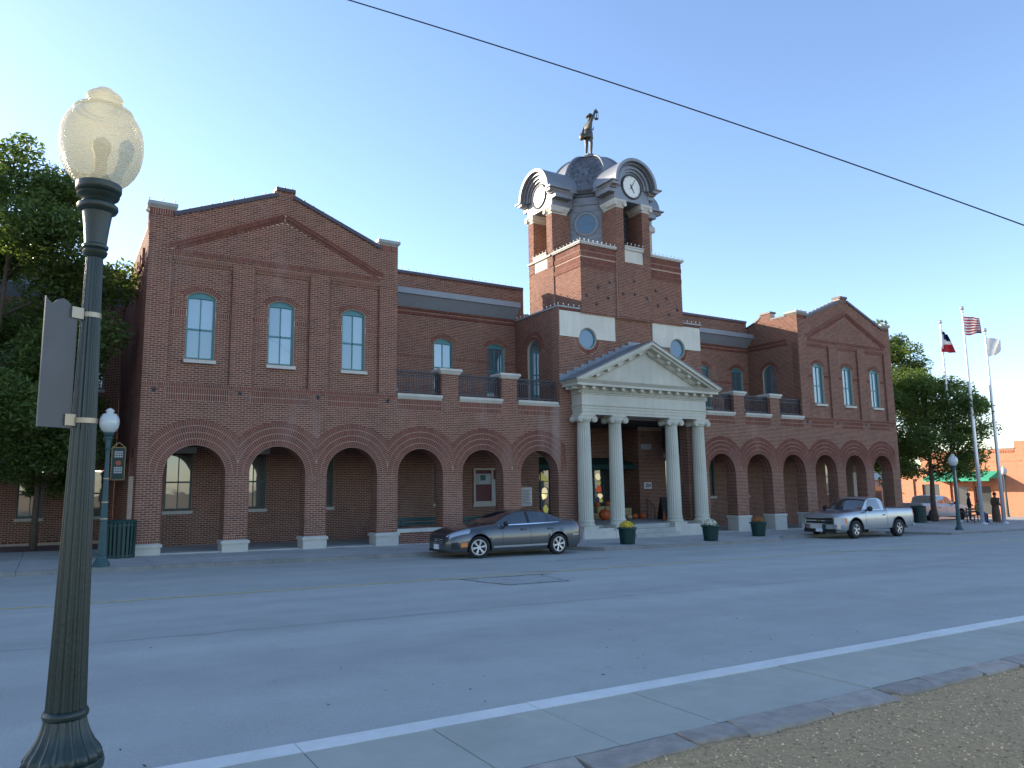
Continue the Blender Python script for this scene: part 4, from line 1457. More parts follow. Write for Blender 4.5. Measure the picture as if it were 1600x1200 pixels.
# ---------------------------------------------------------------- centre block, tower base
def centre():
    TY = -.10
    circ = lambda u, r, n=28: [(u + r * math.cos(2 * PI * i / n), 8.13 + r * math.sin(2 * PI * i / n)) for i in range(n)]
    holes = [circ(-2.62, .45), circ(2.62, .45)]
    out = [(-4.154, -.9), (-3.0, -.9), (-3.0, 4.75), (3.0, 4.75), (3.0, -.9), (4.154, -.9), (4.154, 9.36), (-4.154, 9.36)]
    slab('centre_wall', out, holes, FY, 0, -.5, mort, HALL)
    pan = []
    for s in (-1, 1):
        u = s * 2.62
        arc = [(u + .47 * math.cos(a), 8.13 + .47 * math.sin(a)) for a in np.linspace(PI, 0, 19)]
        p = [(s * 2.6 - 1.5, 8.13)] + arc + [(s * 2.6 + 1.5, 8.13), (s * 2.6 + 1.5, 9.23), (s * 2.6 - 1.5, 9.23)]
        mb = MB(); slab('', p, [], FY, .035, -.02, None, mb=mb); part(mb, 'stone_panel', 'stone_panel')
        pan.append([(s * 2.6 - 1.5, 8.13), (s * 2.6 + 1.5, 8.13), (s * 2.6 + 1.5, 9.23), (s * 2.6 - 1.5, 9.23)])
        SOL.ring(FY, u, 8.13, .47, .67, PI, 2 * PI)
        pan.append([(u + .68 * math.cos(a), 8.13 + .68 * math.sin(a)) for a in np.linspace(PI, 2 * PI, 25)])
        mb = MB(); mb.lathe([(.40, -.06), (.40, .02), (.45, .03), (.475, .0), (.475, -.1)], (u, .06, 8.13), 32, axis='y', cap=False)
        rw = part(mb, 'round_window', 'teal_frame', auto=40)
        mb = MB(); mb.lathe([(.001, 0), (.41, 0)], (u, .08, 8.13), 32, axis='y', cap=False); mb.build('pane', 'pane_round', rw)
        SOL.soldiers(FY, s * 2.6 - 1.52, s * 2.6 + 1.52, 9.235, 9.355, .02, .02)
    BRK.fill(FY, [(-4.154, 4.75), (4.154, 4.75), (4.154, 9.235), (-4.154, 9.235)], pan, z0=4.75, z1=9.235)
    for a, b in ((-4.154, -3.0), (3.0, 4.154)):
        BRK.fill(FY, [(a, -.45), (b, -.45), (b, 4.75), (a, 4.75)], z0=-.45, z1=4.75)
    BRK.fill(facing_left(3.0), [(-.5, -.45), (0, -.45), (0, 4.75), (-.5, 4.75)], z0=-.45, z1=4.75)
    BRK.fill(facing_right(-3.0), [(0, -.45), (.5, -.45), (.5, 4.75), (0, 4.75)], z0=-.45, z1=4.75)
    for s in (-1, 1):
        x = s * 4.15
        fr = facing_left(x) if s < 0 else facing_right(x)
        qi = (lambda y: -y) if s < 0 else (lambda y: y)
        door = seg_arch(qi(1.95), 5.2, 7.78, .45, .449)
        slab('centre_side_wall', [(qi(.5), 5.2), (qi(3.39), 5.2), (qi(3.39), 9.36), (qi(.5), 9.36)], [door], fr, 0, -.4, mort, HALL)
        cuts = [door, head_ring(fr, qi(1.95), 7.78, .45, .449, rows=2)]
        BRK.fill(fr, [(qi(0), 5.2), (qi(3.39), 5.2), (qi(3.39), 9.36), (qi(0), 9.36)], cuts, z0=5.2, z1=9.36)
        window(fr, qi(1.95), 5.22, 7.78, .45, .44, d=-.14, pane='pane_balcony', sill=False)
        mb = MB()
        mb.box(min(x - s * .45, x + s * .05), max(x - s * .45, x + s * .05), -.06, 3.41, 9.361, 9.43)
        mb.box(min(s * 2.99, x - s * .451), max(s * 2.99, x - s * .451), -.06, .5, 9.361, 9.43)
        mb.split('shoulder_coping', 'coping_grey', HALL)
    bulbs([((-4.15, -.02, 9.43), (-3.05, -.02, 9.43), .26), ((3.05, -.02, 9.43), (4.15, -.02, 9.43), .26), ((-4.17, .2, 9.43), (-4.17, 3.2, 9.43), .3)])
    mb = MB(); mb.box(-3.74, 3.74, .51, 6.0, 9.0, 9.2); part(mb, 'centre_roof', 'roof_membrane')
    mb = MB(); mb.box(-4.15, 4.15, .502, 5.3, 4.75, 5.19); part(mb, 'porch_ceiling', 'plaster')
    # ---- tower shaft
    BL = Bricks()
    FT = front(TY)
    HW = 2.97
    mb = MB()
    mb.box(-HW, HW, TY, 1.86, 9.20, 12.28)
    mb.box(-HW - .05, HW + .05, 1.862, 3.86, 9.20, 12.28)
    mb.box(-1.05, 1.05, 3.862, 5.9, 9.20, 12.28)
    part(mb, 'tower_shaft', mort)
    # shaft bricks; the bay in the middle stands 10 cm proud
    bay = .99
    mb = MB(); mb.box(-bay, bay, TY - .10, TY - .001, 9.2, 11.80); part(mb, 'tower_bay', mort)
    FB = front(TY - .10)
    poly = [(-HW, 9.2), (HW, 9.2), (HW, 12.28), (-HW, 12.28)]
    bands = []
    for s in (-1, 1):
        a, b = (-HW, -bay) if s < 0 else (bay, HW)
        for k in range(4):
            z = 11.25 + k * .25
            BL2 = SOL
            SOL.soldiers(FT, a, b, z + .02, z + .225, 0.0 if k % 2 else .03, .012)
            if not k % 2:
                mb = MB(); slab('', [(a, z + .02), (b, z + .02), (b, z + .225), (a, z + .225)], [], FT, .03, -.002, None, mb=mb); part(mb, 'brick_band', mort)
            bands.append([(a, z + .02), (b, z + .02), (b, z + .225), (a, z + .225)])
    BRK.fill(FT, poly, bands + [[(-bay, 9), (bay, 9), (bay, 13), (-bay, 13)]], z0=9.2, z1=12.28)
    BRK.fill(FB, [(-bay, 9.2), (bay, 9.2), (bay, 11.8), (-bay, 11.8)], z0=9.2, z1=11.8)
    fl = facing_left(-HW)
    lb = []
    for k in range(4):
        z = 11.25 + k * .25
        SOL.soldiers(fl, -1.86, -TY, z + .02, z + .225, 0.0 if k % 2 else .03, .012)
        lb.append([(-1.86, z + .02), (-TY, z + .02), (-TY, z + .225), (-1.86, z + .225)])
        if not k % 2:
            mb = MB(); slab('', lb[-1], [], fl, .03, -.002, None, mb=mb); part(mb, 'brick_band', mort)
    BRK.fill(fl, [(-1.86, 9.36), (-TY, 9.36), (-TY, 12.28), (-1.86, 12.28)], lb, z0=9.36, z1=12.28)
    fl2 = facing_left(-HW - .05)
    BRK.fill(fl2, [(-3.86, 9.36), (-1.862, 9.36), (-1.862, 12.28), (-3.86, 12.28)], [[(-3.4, 11.8), (-2.3, 11.8), (-2.3, 12.4), (-3.4, 12.4)]], z0=9.36, z1=12.28)
    BRK.fill(facing_right(HW), [(TY, 9.36), (1.86, 9.36), (1.86, 12.28), (TY, 12.28)], z0=9.36, z1=12.28)
    for u, z in [(-2.68, 10.01), (-2.04, 10.45), (-1.38, 10.75), (-1.49, 10.03), (-2.16, 9.67), (1.33, 10.72), (1.43, 10.02), (1.98, 10.42), (2.09, 9.67), (2.63, 9.97)]:
        star(FT, u, z, 0, .12)
    for u, z in [(-.72, 10.29), (-.04, 10.96), (-.03, 10.35), (.68, 10.26)]: star(FB, u, z, 0, .12)
    # copings
    mb = MB()
    for a, b in ((-HW - .09, -bay - .02), (bay + .02, HW + .09)):
        mb.box(a, b, TY - .10, 1.95, 12.281, 12.33); mb.box(a - .03 if a < 0 else a, b + .03 if b > 1 else b, TY - .13, 1.97, 12.33, 12.40)
    mb.box(-HW - .15, -bay - .02, 1.975, 3.90, 12.281, 12.36)
    mb.split('tower_coping', 'limestone', HALL)
    bulbs([((-HW - .05, TY - .08, 12.40), (-bay - .1, TY - .08, 12.40), .24), ((bay + .1, TY - .08, 12.40), (HW + .05, TY - .08, 12.40), .24),
           ((-HW - .06, TY + .1, 12.40), (-HW - .06, 1.8, 12.40), .24), ((-HW - .12, 2.35, 12.55), (-HW - .12, 3.4, 12.55), .24), ((-.45, TY - .2, 12.56), (.45, TY - .2, 12.56), .22),
           ((-HW - .07, 3.84, 9.6), (-HW - .071, 3.85, 12.2), .26)])
    return TY, HW


street_front(-1)
street_front(1)
pavilion(-1)
pavilion(1)
TY, HW = centre()
# ---------------------------------------------------------------- belfry
TC = (0.0, 2.85)        # tower centre


def rot4(k, x, y):
    """local (across, outward) of side k -> world xy; side 0 faces the street, 1 the left"""
    if k == 0: return (TC[0] + x, TC[1] - y)
    if k == 1: return (TC[0] - y, TC[1] - x)
    if k == 2: return (TC[0] - x, TC[1] + y)
    return (TC[0] + y, TC[1] + x)


def belfry():
    T = 1.9; SH = 1.0
    def octo(s):
        a, b = 2.05 * s, .636 * s
        return [(-b, -a), (b, -a), (a, -b), (a, b), (b, a), (-b, a), (-a, b), (-a, -b)]
    def octring(mb, secs):
        vs = []; fs = []
        for s, z in secs: vs += [(TC[0] + x, TC[1] + y, z) for x, y in octo(s)]
        for i in range(len(secs) - 1):
            for k in range(8): fs.append((i * 8 + k, i * 8 + (k + 1) % 8, (i + 1) * 8 + (k + 1) % 8, (i + 1) * 8 + k))
        fs.append(tuple(range(7, -1, -1))); fs.append(tuple((len(secs) - 1) * 8 + k for k in range(8)))
        mb.add(vs, fs)
    mb = MB(); octring(mb, [(1.0, 12.28), (1.0, 15.25)]); core = part(mb, 'belfry_core', 'zinc')
    mb = MB(); octring(mb, [(1.0, 15.25), (1.03, 15.27), (1.03, 15.36), (1.07, 15.40), (1.10, 15.48), (1.13, 15.52), (1.13, 15.60), (1.05, 15.66)]); part(mb, 'belfry_cornice', 'zinc_dark')
    mb = MB(); octring(mb, [(1.001, 14.86), (1.025, 14.87), (1.025, 14.98), (1.001, 15.0)]); part(mb, 'belfry_band', 'zinc')
    # round windows and siding on the four corner faces
    for k in range(4):
        ang = -PI * .75 + k * PI / 2
        n = np.array((math.cos(ang), math.sin(ang), 0)); t = np.array((-n[1], n[0], 0))
        fr = Frame((TC[0] + n[0] * T, TC[1] + n[1] * T, 0), t, n)
        circ = [(.60 * math.cos(2 * PI * i / 32), 13.95 + .60 * math.sin(2 * PI * i / 32)) for i in range(32)]
        for j in range(9):
            z0 = 12.36 + j * .275
            iv = sub_iv([(-.86, .86)], intervals(circ, z0 + .13))
            m = MB()
            for a, b in iv:
                m.hexa([fr.p(a, z0 + .006, .018), fr.p(b, z0 + .006, .018), fr.p(b, z0 + .006, -.01), fr.p(a, z0 + .006, -.01)],
                       [fr.p(a, z0 + .268, .012), fr.p(b, z0 + .268, .012), fr.p(b, z0 + .268, -.01), fr.p(a, z0 + .268, -.01)])
            m.split('siding_board', 'zinc', core)
        m = MB()
        for s in (-1, 1):
            a, b = sorted((s * .87, s * .99))
            m.hexa([fr.p(a, 12.3, .035), fr.p(b, 12.3, .035), fr.p(b, 12.3, -.01), fr.p(a, 12.3, -.01)], [fr.p(a, 14.86, .035), fr.p(b, 14.86, .035), fr.p(b, 14.86, -.01), fr.p(a, 14.86, -.01)])
        m.split('corner_trim', 'zinc', core)
        m = MB()
        rows = []
        for r, d in ((.46, -.005), (.46, .05), (.50, .065), (.57, .06), (.62, .03), (.62, -.005)):
            rows.append([fr.p(r * math.cos(2 * PI * i / 36), 13.95 + r * math.sin(2 * PI * i / 36), d) for i in range(37)])
        m.grid(rows)
        w = part(m, 'round_window', 'zinc', auto=40)
        m = MB()
        m.add([fr.p(.47 * math.cos(2 * PI * i / 32), 13.95 + .47 * math.sin(2 * PI * i / 32), .022) for i in range(32)], [tuple(range(32))])
        m.build('pane', 'pane_round', w)
        m = MB()
        m.hexa([fr.p(-.46, 13.94, .034), fr.p(.46, 13.94, .034), fr.p(.46, 13.94, .02), fr.p(-.46, 13.94, .02)], [fr.p(-.46, 13.96, .034), fr.p(.46, 13.96, .034), fr.p(.46, 13.96, .02), fr.p(-.46, 13.96, .02)])
        m.build('glazing_bar', 'zinc_dark', w)
    # four clock bays
    OUT = TC[1] - TY + .10         # outward distance of the bay face
    for k in range(4):
        B = lambda x, y, z: (*rot4(k, x, y), z)
        def bbox(mb, x0, x1, y0, y1, z0, z1, tx=0, ty=0):
            mb.hexa([B(x0, y0, z0), B(x1, y0, z0), B(x1, y1, z0), B(x0, y1, z0)], [B(x0 - tx, y0 - ty, z1), B(x1 + tx, y0 - ty, z1), B(x1 + tx, y1 + ty, z1), B(x0 - tx, y1 + ty, z1)])
        for s in (-1, 1):
            a, b = sorted((s * .55, s * .99))
            mb = MB(); bbox(mb, a, b, 2.07, OUT, 11.8 if k in (0, 1) else 12.2, 14.30)
            pier = part(mb, 'belfry_pier', mort)
            if k in (0, 1):
                if k == 0:
                    ff = front(TC[1] - OUT); f1 = (a, b)
                    fs_ = [facing_left(TC[0] + a), facing_right(TC[0] + b)]
                    rngs = [(-(TC[1] - 2.07), -(TC[1] - OUT)), (TC[1] - OUT, TC[1] - 2.07)]
                else:
                    ff = facing_left(TC[0] - OUT); f1 = (-(TC[1] - a), -(TC[1] - b)); f1 = (min(f1), max(f1))
                    yy = sorted((TC[1] - a, TC[1] - b))
                    fs_ = [front(yy[0])]
                    rngs = [(TC[0] - OUT, TC[0] - 2.07)]
                BRK.fill(ff, [(f1[0], 11.8), (f1[1], 11.8), (f1[1], 14.3), (f1[0], 14.3)], z0=11.8, z1=14.3)
                for f2, (r0, r1) in zip(fs_, rngs):
                    BRK.fill(f2, [(r0, 12.2), (r1, 12.2), (r1, 14.3), (r0, 14.3)], z0=12.2, z1=14.3)
            # scrolled stone capital
            m = MB()
            bbox(m, a - .02, b + .02, 2.2, OUT + .02, 14.301, 14.38)
            bbox(m, a - .02, b + .02, 2.2, OUT + .02, 14.38, 14.55, .10, .08)
            bbox(m, a - .12, b + .12, 2.1, OUT + .12, 14.55, 14.66)
            for sx in (a - .04, b + .04):
                for yy in (OUT + .06,):
                    p0, p1 = B(sx, OUT - .55, 14.46), B(sx, OUT + .12, 14.46)
                    m.tube([p0, p1], .10, 10)
            m.build('capital', 'limestone', pier)
        # sill panel between the piers
        mb = MB(); bbox(mb, -.548, .548, OUT - .5, OUT - .02, 11.80, 12.37); pn = part(mb, 'bay_panel', 'stone_panel')
        mb = MB(); bbox(mb, -.549, .549, OUT - .52, OUT + .05, 12.371, 12.50); bbox(mb, -.549, .549, OUT - .52, OUT + .08, 12.50, 12.56); mb.build('bay_sill', 'limestone', pn)
        # dark louvre behind
        mb = MB()
        for j in range(8): bbox(mb, -.54, .54, 2.055, 2.12, 12.6 + j * .25, 12.78 + j * .25)
        mb.build('louvre', 'iron', pn)
        # entablature block, clock gable and arched hood
        ZC = 15.42
        mb = MB()
        bbox(mb, -1.02, 1.02, 1.9, OUT, 14.662, 15.3)
        bbox(mb, -1.06, 1.06, 1.9, OUT + .04, 14.664, 14.74)
        for s in (-1, 1):
            x0, x1 = sorted((s * .96, s * 1.34))
            bbox(mb, x0, x1, 2.1, OUT + .02, 15.0, 15.18); bbox(mb, x0, x1, 2.1, OUT + .10, 15.18, 15.30, .06, .06)
            x0, x1 = sorted((s * .90, s * 1.28))
            bbox(mb, x0, x1, 2.0, OUT + .06, 15.302, 15.50)
        part(mb, 'clock_entablature', 'zinc')
        def hood(mb, r0, r1, y0, y1, a0=-.10, n=26):
            angs = [a0 + (PI - 2 * a0) * i / n for i in range(n + 1)]
            rows = []
            for r, y in ((r0, y0), (r0, y1), (r1, y1), (r1, y0)):
                rows.append([B(r * math.cos(a), y, ZC + r * math.sin(a)) for a in angs])
            rows.append(rows[0])
            mb.grid(rows)
            for i in (0, -1):
                mb.add([rows[j][i] for j in range(4)], [(0, 1, 2, 3)])
        mb = MB()
        angs = [PI * i / 24 for i in range(25)]
        face = [B(.90 * math.cos(a), OUT - .02, ZC + .90 * math.sin(a)) for a in angs] + [B(-.95, OUT - .02, 15.1), B(.95, OUT - .02, 15.1)]
        mb.add(face, [tuple(range(len(face)))])
        cg = part(mb, 'clock_gable', 'zinc')
        mb = MB(); hood(mb, .70, .82, 1.9, OUT + .06); mb.build('hood_moulding', 'zinc', cg)
        mb = MB(); hood(mb, .82, .96, 1.8, OUT + .14); mb.build('hood_moulding', 'zinc', cg)
        mb = MB(); hood(mb, .961, 1.10, 1.75, OUT + .24); mb.build('hood_moulding', 'zinc_dark', cg)
        mb = MB(); hood(mb, 1.101, 1.235, 1.72, OUT + .38, -.02); hd = part(mb, 'clock_hood', 'zinc')
        shade_auto(hd, 35)
        mb = MB()
        for s in (-1, 1):
            x0, x1 = sorted((s * 1.06, s * 1.50))
            bbox(mb, x0, x1, 2.3, OUT + .42, 15.36, 15.42); x0, x1 = sorted((s * 1.06, s * 1.34)); bbox(mb, x0, x1, 2.3, OUT + .34, 15.24, 15.36, .06, .02)
        mb.split('hood_foot', 'zinc', hd)
        # clock
        CZ = 15.42
        def disc(mb, r, y, n=36):
            mb.add([B(r * math.cos(2 * PI * i / n), y, CZ + r * math.sin(2 * PI * i / n)) for i in range(n)], [tuple(range(n))])
        mb = MB()
        rows = []
        for r, y in ((.52, OUT - .02), (.52, OUT + .05), (.56, OUT + .06), (.60, OUT + .03), (.60, OUT - .02)):
            rows.append([B(r * math.cos(2 * PI * i / 40), y, CZ + r * math.sin(2 * PI * i / 40)) for i in range(41)])
        mb.grid(rows)
        ck = part(mb, 'clock', 'iron', auto=40)
        mb = MB(); disc(mb, .53, OUT + .005); mb.build('clock_face', 'clock_face', ck)
        mb = MB()
        for h in range(12):
            a = h * PI / 6
            mb.bar(B(.44 * math.sin(a), OUT + .012, CZ + .44 * math.cos(a)), B(.49 * math.sin(a), OUT + .012, CZ + .49 * math.cos(a)), .012, .03, up=tuple(np.array(B(0, 1, 0)) - np.array(B(0, 0, 0))))
        mb.build('hour_mark', 'notice_grey', ck)
        for nm, a, ln, w in (('minute_hand', math.radians(30), .43, .035), ('hour_hand', math.radians(152), .32, .05)):
            mb = MB()
            mb.bar(B(-.10 * math.sin(a), OUT + .022, CZ - .10 * math.cos(a)), B(ln * math.sin(a), OUT + .022, CZ + ln * math.cos(a)), .008, w)
            # bar orientation: thin along outward axis
            vs = []
            mb = MB()
            ca, sa = math.cos(a), math.sin(a)
            def hp(l, s, y): return B(l * sa + s * ca, OUT + y, CZ + l * ca - s * sa)
            mb.hexa([hp(-.12, -w * .5, .016), hp(-.12, w * .5, .016), hp(-.12, w * .5, .028), hp(-.12, -w * .5, .028)], [hp(ln, -w * .25, .016), hp(ln, w * .25, .016), hp(ln, w * .25, .028), hp(ln, -w * .25, .028)])
            mb.build(nm, 'iron', ck)
    # dome: eight-sided vault
    prof = [(1.0 * math.cos(p) * .90 + .10, 15.60 + 2.30 * math.sin(p)) for p in np.linspace(0, PI / 2, 15)]
    mb = MB(); octring(mb, prof); dm = part(mb, 'dome', 'zinc')
    # fish-scale shingles on the four corner faces of the dome
    sh = MB()
    for k in range(4):
        ang = -PI * .75 + k * PI / 2
        n = np.array((math.cos(ang), math.sin(ang))); t = np.array((-n[1], n[0]))
        rows = 22
        for j in range(rows):
            p0 = PI / 2 * (.02 + .86 * j / rows); p1 = PI / 2 * (.02 + .86 * (j + 1.5) / rows)
            s0, z0 = math.cos(p0) * .9 + .1, 15.60 + 2.30 * math.sin(p0)
            s1, z1 = math.cos(p1) * .9 + .1, 15.60 + 2.30 * math.sin(p1)
            nw = max(1, int(2 * (SH * s0 - .10) / .17))
            hw = (SH * s0 - .09)
            for i in range(nw + 1):
                u = -hw + (i + (.5 if j % 2 else 0)) * .17
                if abs(u) > hw - .05: continue
                nrm = np.array((n[0] * math.cos(p0), n[1] * math.cos(p0), math.sin(p0)))
                def q(du, f, lift):
                    s, z = s0 + (s1 - s0) * f, z0 + (z1 - z0) * f
                    xy = np.array(TC) + n * (T * s) + t * (u + du)
                    return np.array((xy[0], xy[1], z)) + nrm * lift
                sh.add([q(-.07, 1, .006), q(-.075, .35, .02), q(0, -.05, .035), q(.075, .35, .02), q(.07, 1, .006)], [(0, 1, 2, 3, 4)])
    o = sh.build('dome_shingle', 'zinc_dark', dm); o['kind'] = 'stuff'
    # ribs at the corners of the shingled faces
    mb = MB()
    for i, (ox, oy) in enumerate(octo(1.0)):
        pts = [(TC[0] + ox * (s + .01), TC[1] + oy * (s + .01), z + .01) for s, z in prof]
        mb.tube(pts, .055, 6)
    part(mb, 'dome_rib', 'zinc', True)
    mb = MB(); mb.lathe([(.46, 17.86), (.46, 17.98), (.40, 18.02), (.36, 18.10), (.30, 18.12)], (TC[0], TC[1], 0), 20); part(mb, 'dome_finial_base', 'zinc', auto=40)


belfry()


# ---------------------------------------------------------------- statue on the dome
def skin_body(name, verts, edges, radii, mat, parent, root=0, sub=2):
    me = bpy.data.meshes.new(name)
    me.from_pydata(verts, edges, [])
    me.materials.append(MATS[mat])
    o = bpy.data.objects.new(name, me)
    COL.objects.link(o)
    if parent is not None: o.parent = parent
    sk = o.modifiers.new('skin', 'SKIN')
    sk.use_smooth_shade = True
    lay = me.skin_vertices[0].data if me.skin_vertices else None
    if lay is None:
        me.skin_vertices.new()
        lay = me.skin_vertices[0].data
    for i, r in enumerate(radii):
        lay[i].radius = (r, r) if not isinstance(r, tuple) else r
        lay[i].use_root = (i == root)
    sb = o.modifiers.new('sub', 'SUBSURF')
    sb.levels = sub; sb.render_levels = sub
    return o


def statue():
    S = 1.16
    zb = 18.115
    st = thing('statue', 'dark bronze statue of a man in a hat raising a lantern atop the dome', 'statue', (TC[0], TC[1], zb))
    # faces right along the street; right arm up with a lantern
    V = [(0, 0, .98), (0, 0, 1.18), (.01, 0, 1.40), (.03, 0, 1.55), (.05, -.01, 1.63), (.09, -.02, 1.74), (.10, -.02, 1.86),      # pelvis..head 0-6
         (-.04, .11, .92), (-.02, .13, .52), (-.06, .13, .10), (.08, .14, .03),                                                 # left leg 7-10
         (.03, -.10, .92), (.05, -.11, .52), (.02, -.11, .10), (.17, -.12, .03),                                                # right leg 11-14
         (-.01, -.19, 1.50), (.12, -.22, 1.78), (.26, -.16, 2.08), (.30, -.15, 2.16),                                           # raised arm 15-18
         (0, .20, 1.47), (-.10, .27, 1.20), (-.16, .20, .98), (-.15, .16, .92)]                                                 # hanging arm 19-22
    E = [(0, 1), (1, 2), (2, 3), (3, 4), (4, 5), (5, 6), (0, 7), (7, 8), (8, 9), (9, 10), (0, 11), (11, 12), (12, 13), (13, 14), (2, 15), (15, 16), (16, 17), (17, 18), (2, 19), (19, 20), (20, 21), (21, 22)]
    R = [(.135, .16), (.135, .16), (.15, .18), (.085, .085), (.06, .06), (.095, .09), (.08, .08), .095, .075, .055, .042, .095, .075, .055, .042, .075, .062, .048, .045, .075, .062, .048, .045]
    b = skin_body('figure', V, E, R, 'bronze', st)
    b.scale = (S, S, S)
    mb = MB()
    # coat skirt flaring over the hips
    n = 18
    rows = []
    for z, r, rb in ((1.22, .145, .15), (1.06, .165, .18), (.92, .175, .22), (.80, .18, .25)):
        rows.append([(S * (r * math.cos(a) if math.cos(a) > 0 else rb * math.cos(a)), S * .92 * r * math.sin(a), S * z) for a in [(.45 + (2 * PI - .9) * i / n) for i in range(n + 1)]])
    mb.grid(rows)
    o = mb.build('coat_skirt', 'bronze', st, True)
    sd = o.modifiers.new('thick', 'SOLIDIFY'); sd.thickness = .03
    mb = MB(); mb.lathe([(.001, 1.97), (.07, 1.97), (.10, 1.93), (.105, 1.86), (.19, 1.845), (.195, 1.83), (.10, 1.82)], (.10, -.02, 0), 18)
    o = mb.build('hat', 'bronze', st, True); o.scale = (S, S, S)
    # lantern
    lx, ly = .34, -.15
    mb = MB()
    mb.lathe([(.001, 2.14), (.05, 2.13), (.085, 2.06), (.09, 2.05)], (lx, ly, 0), 10)
    mb.lathe([(.09, 1.76), (.095, 1.73), (.06, 1.71), (.001, 1.70)], (lx, ly, 0), 10)
    for k in range(4):
        a = PI / 4 + k * PI / 2
        mb.tube([(lx + .078 * math.cos(a), ly + .078 * math.sin(a), 1.75), (lx + .078 * math.cos(a), ly + .078 * math.sin(a), 2.06)], .014, 6)
    mb.tube([(lx - .06, ly, 2.08), (lx - .04, ly, 2.18), (lx, ly, 2.22), (lx + .04, ly, 2.18), (lx + .06, ly, 2.08)], .01, 6)
    o = mb.build('lantern', 'bronze', st); o.scale = (S, S, S)
    mb = MB(); mb.tube([(.15, .02, 1.22), (.29, .0, 1.36)], .02, 6); mb.tube([(.26, 0, 1.27), (.30, 0, 1.44)], .014, 6)
    o = mb.build('belt_tool', 'bronze', st); o.scale = (S, S, S)
    mb = MB(); mb.sphere((-.26, .14, .90), .15, 12, 8, 1.15, .7, 1.0)
    o = mb.build('satchel', 'bronze', st, True); o.scale = (S, S, S)
    mb = MB(); mb.box(-.3, .42, -.26, .26, -.06, .012); mb.build('base_plate', 'bronze', st)


statue()


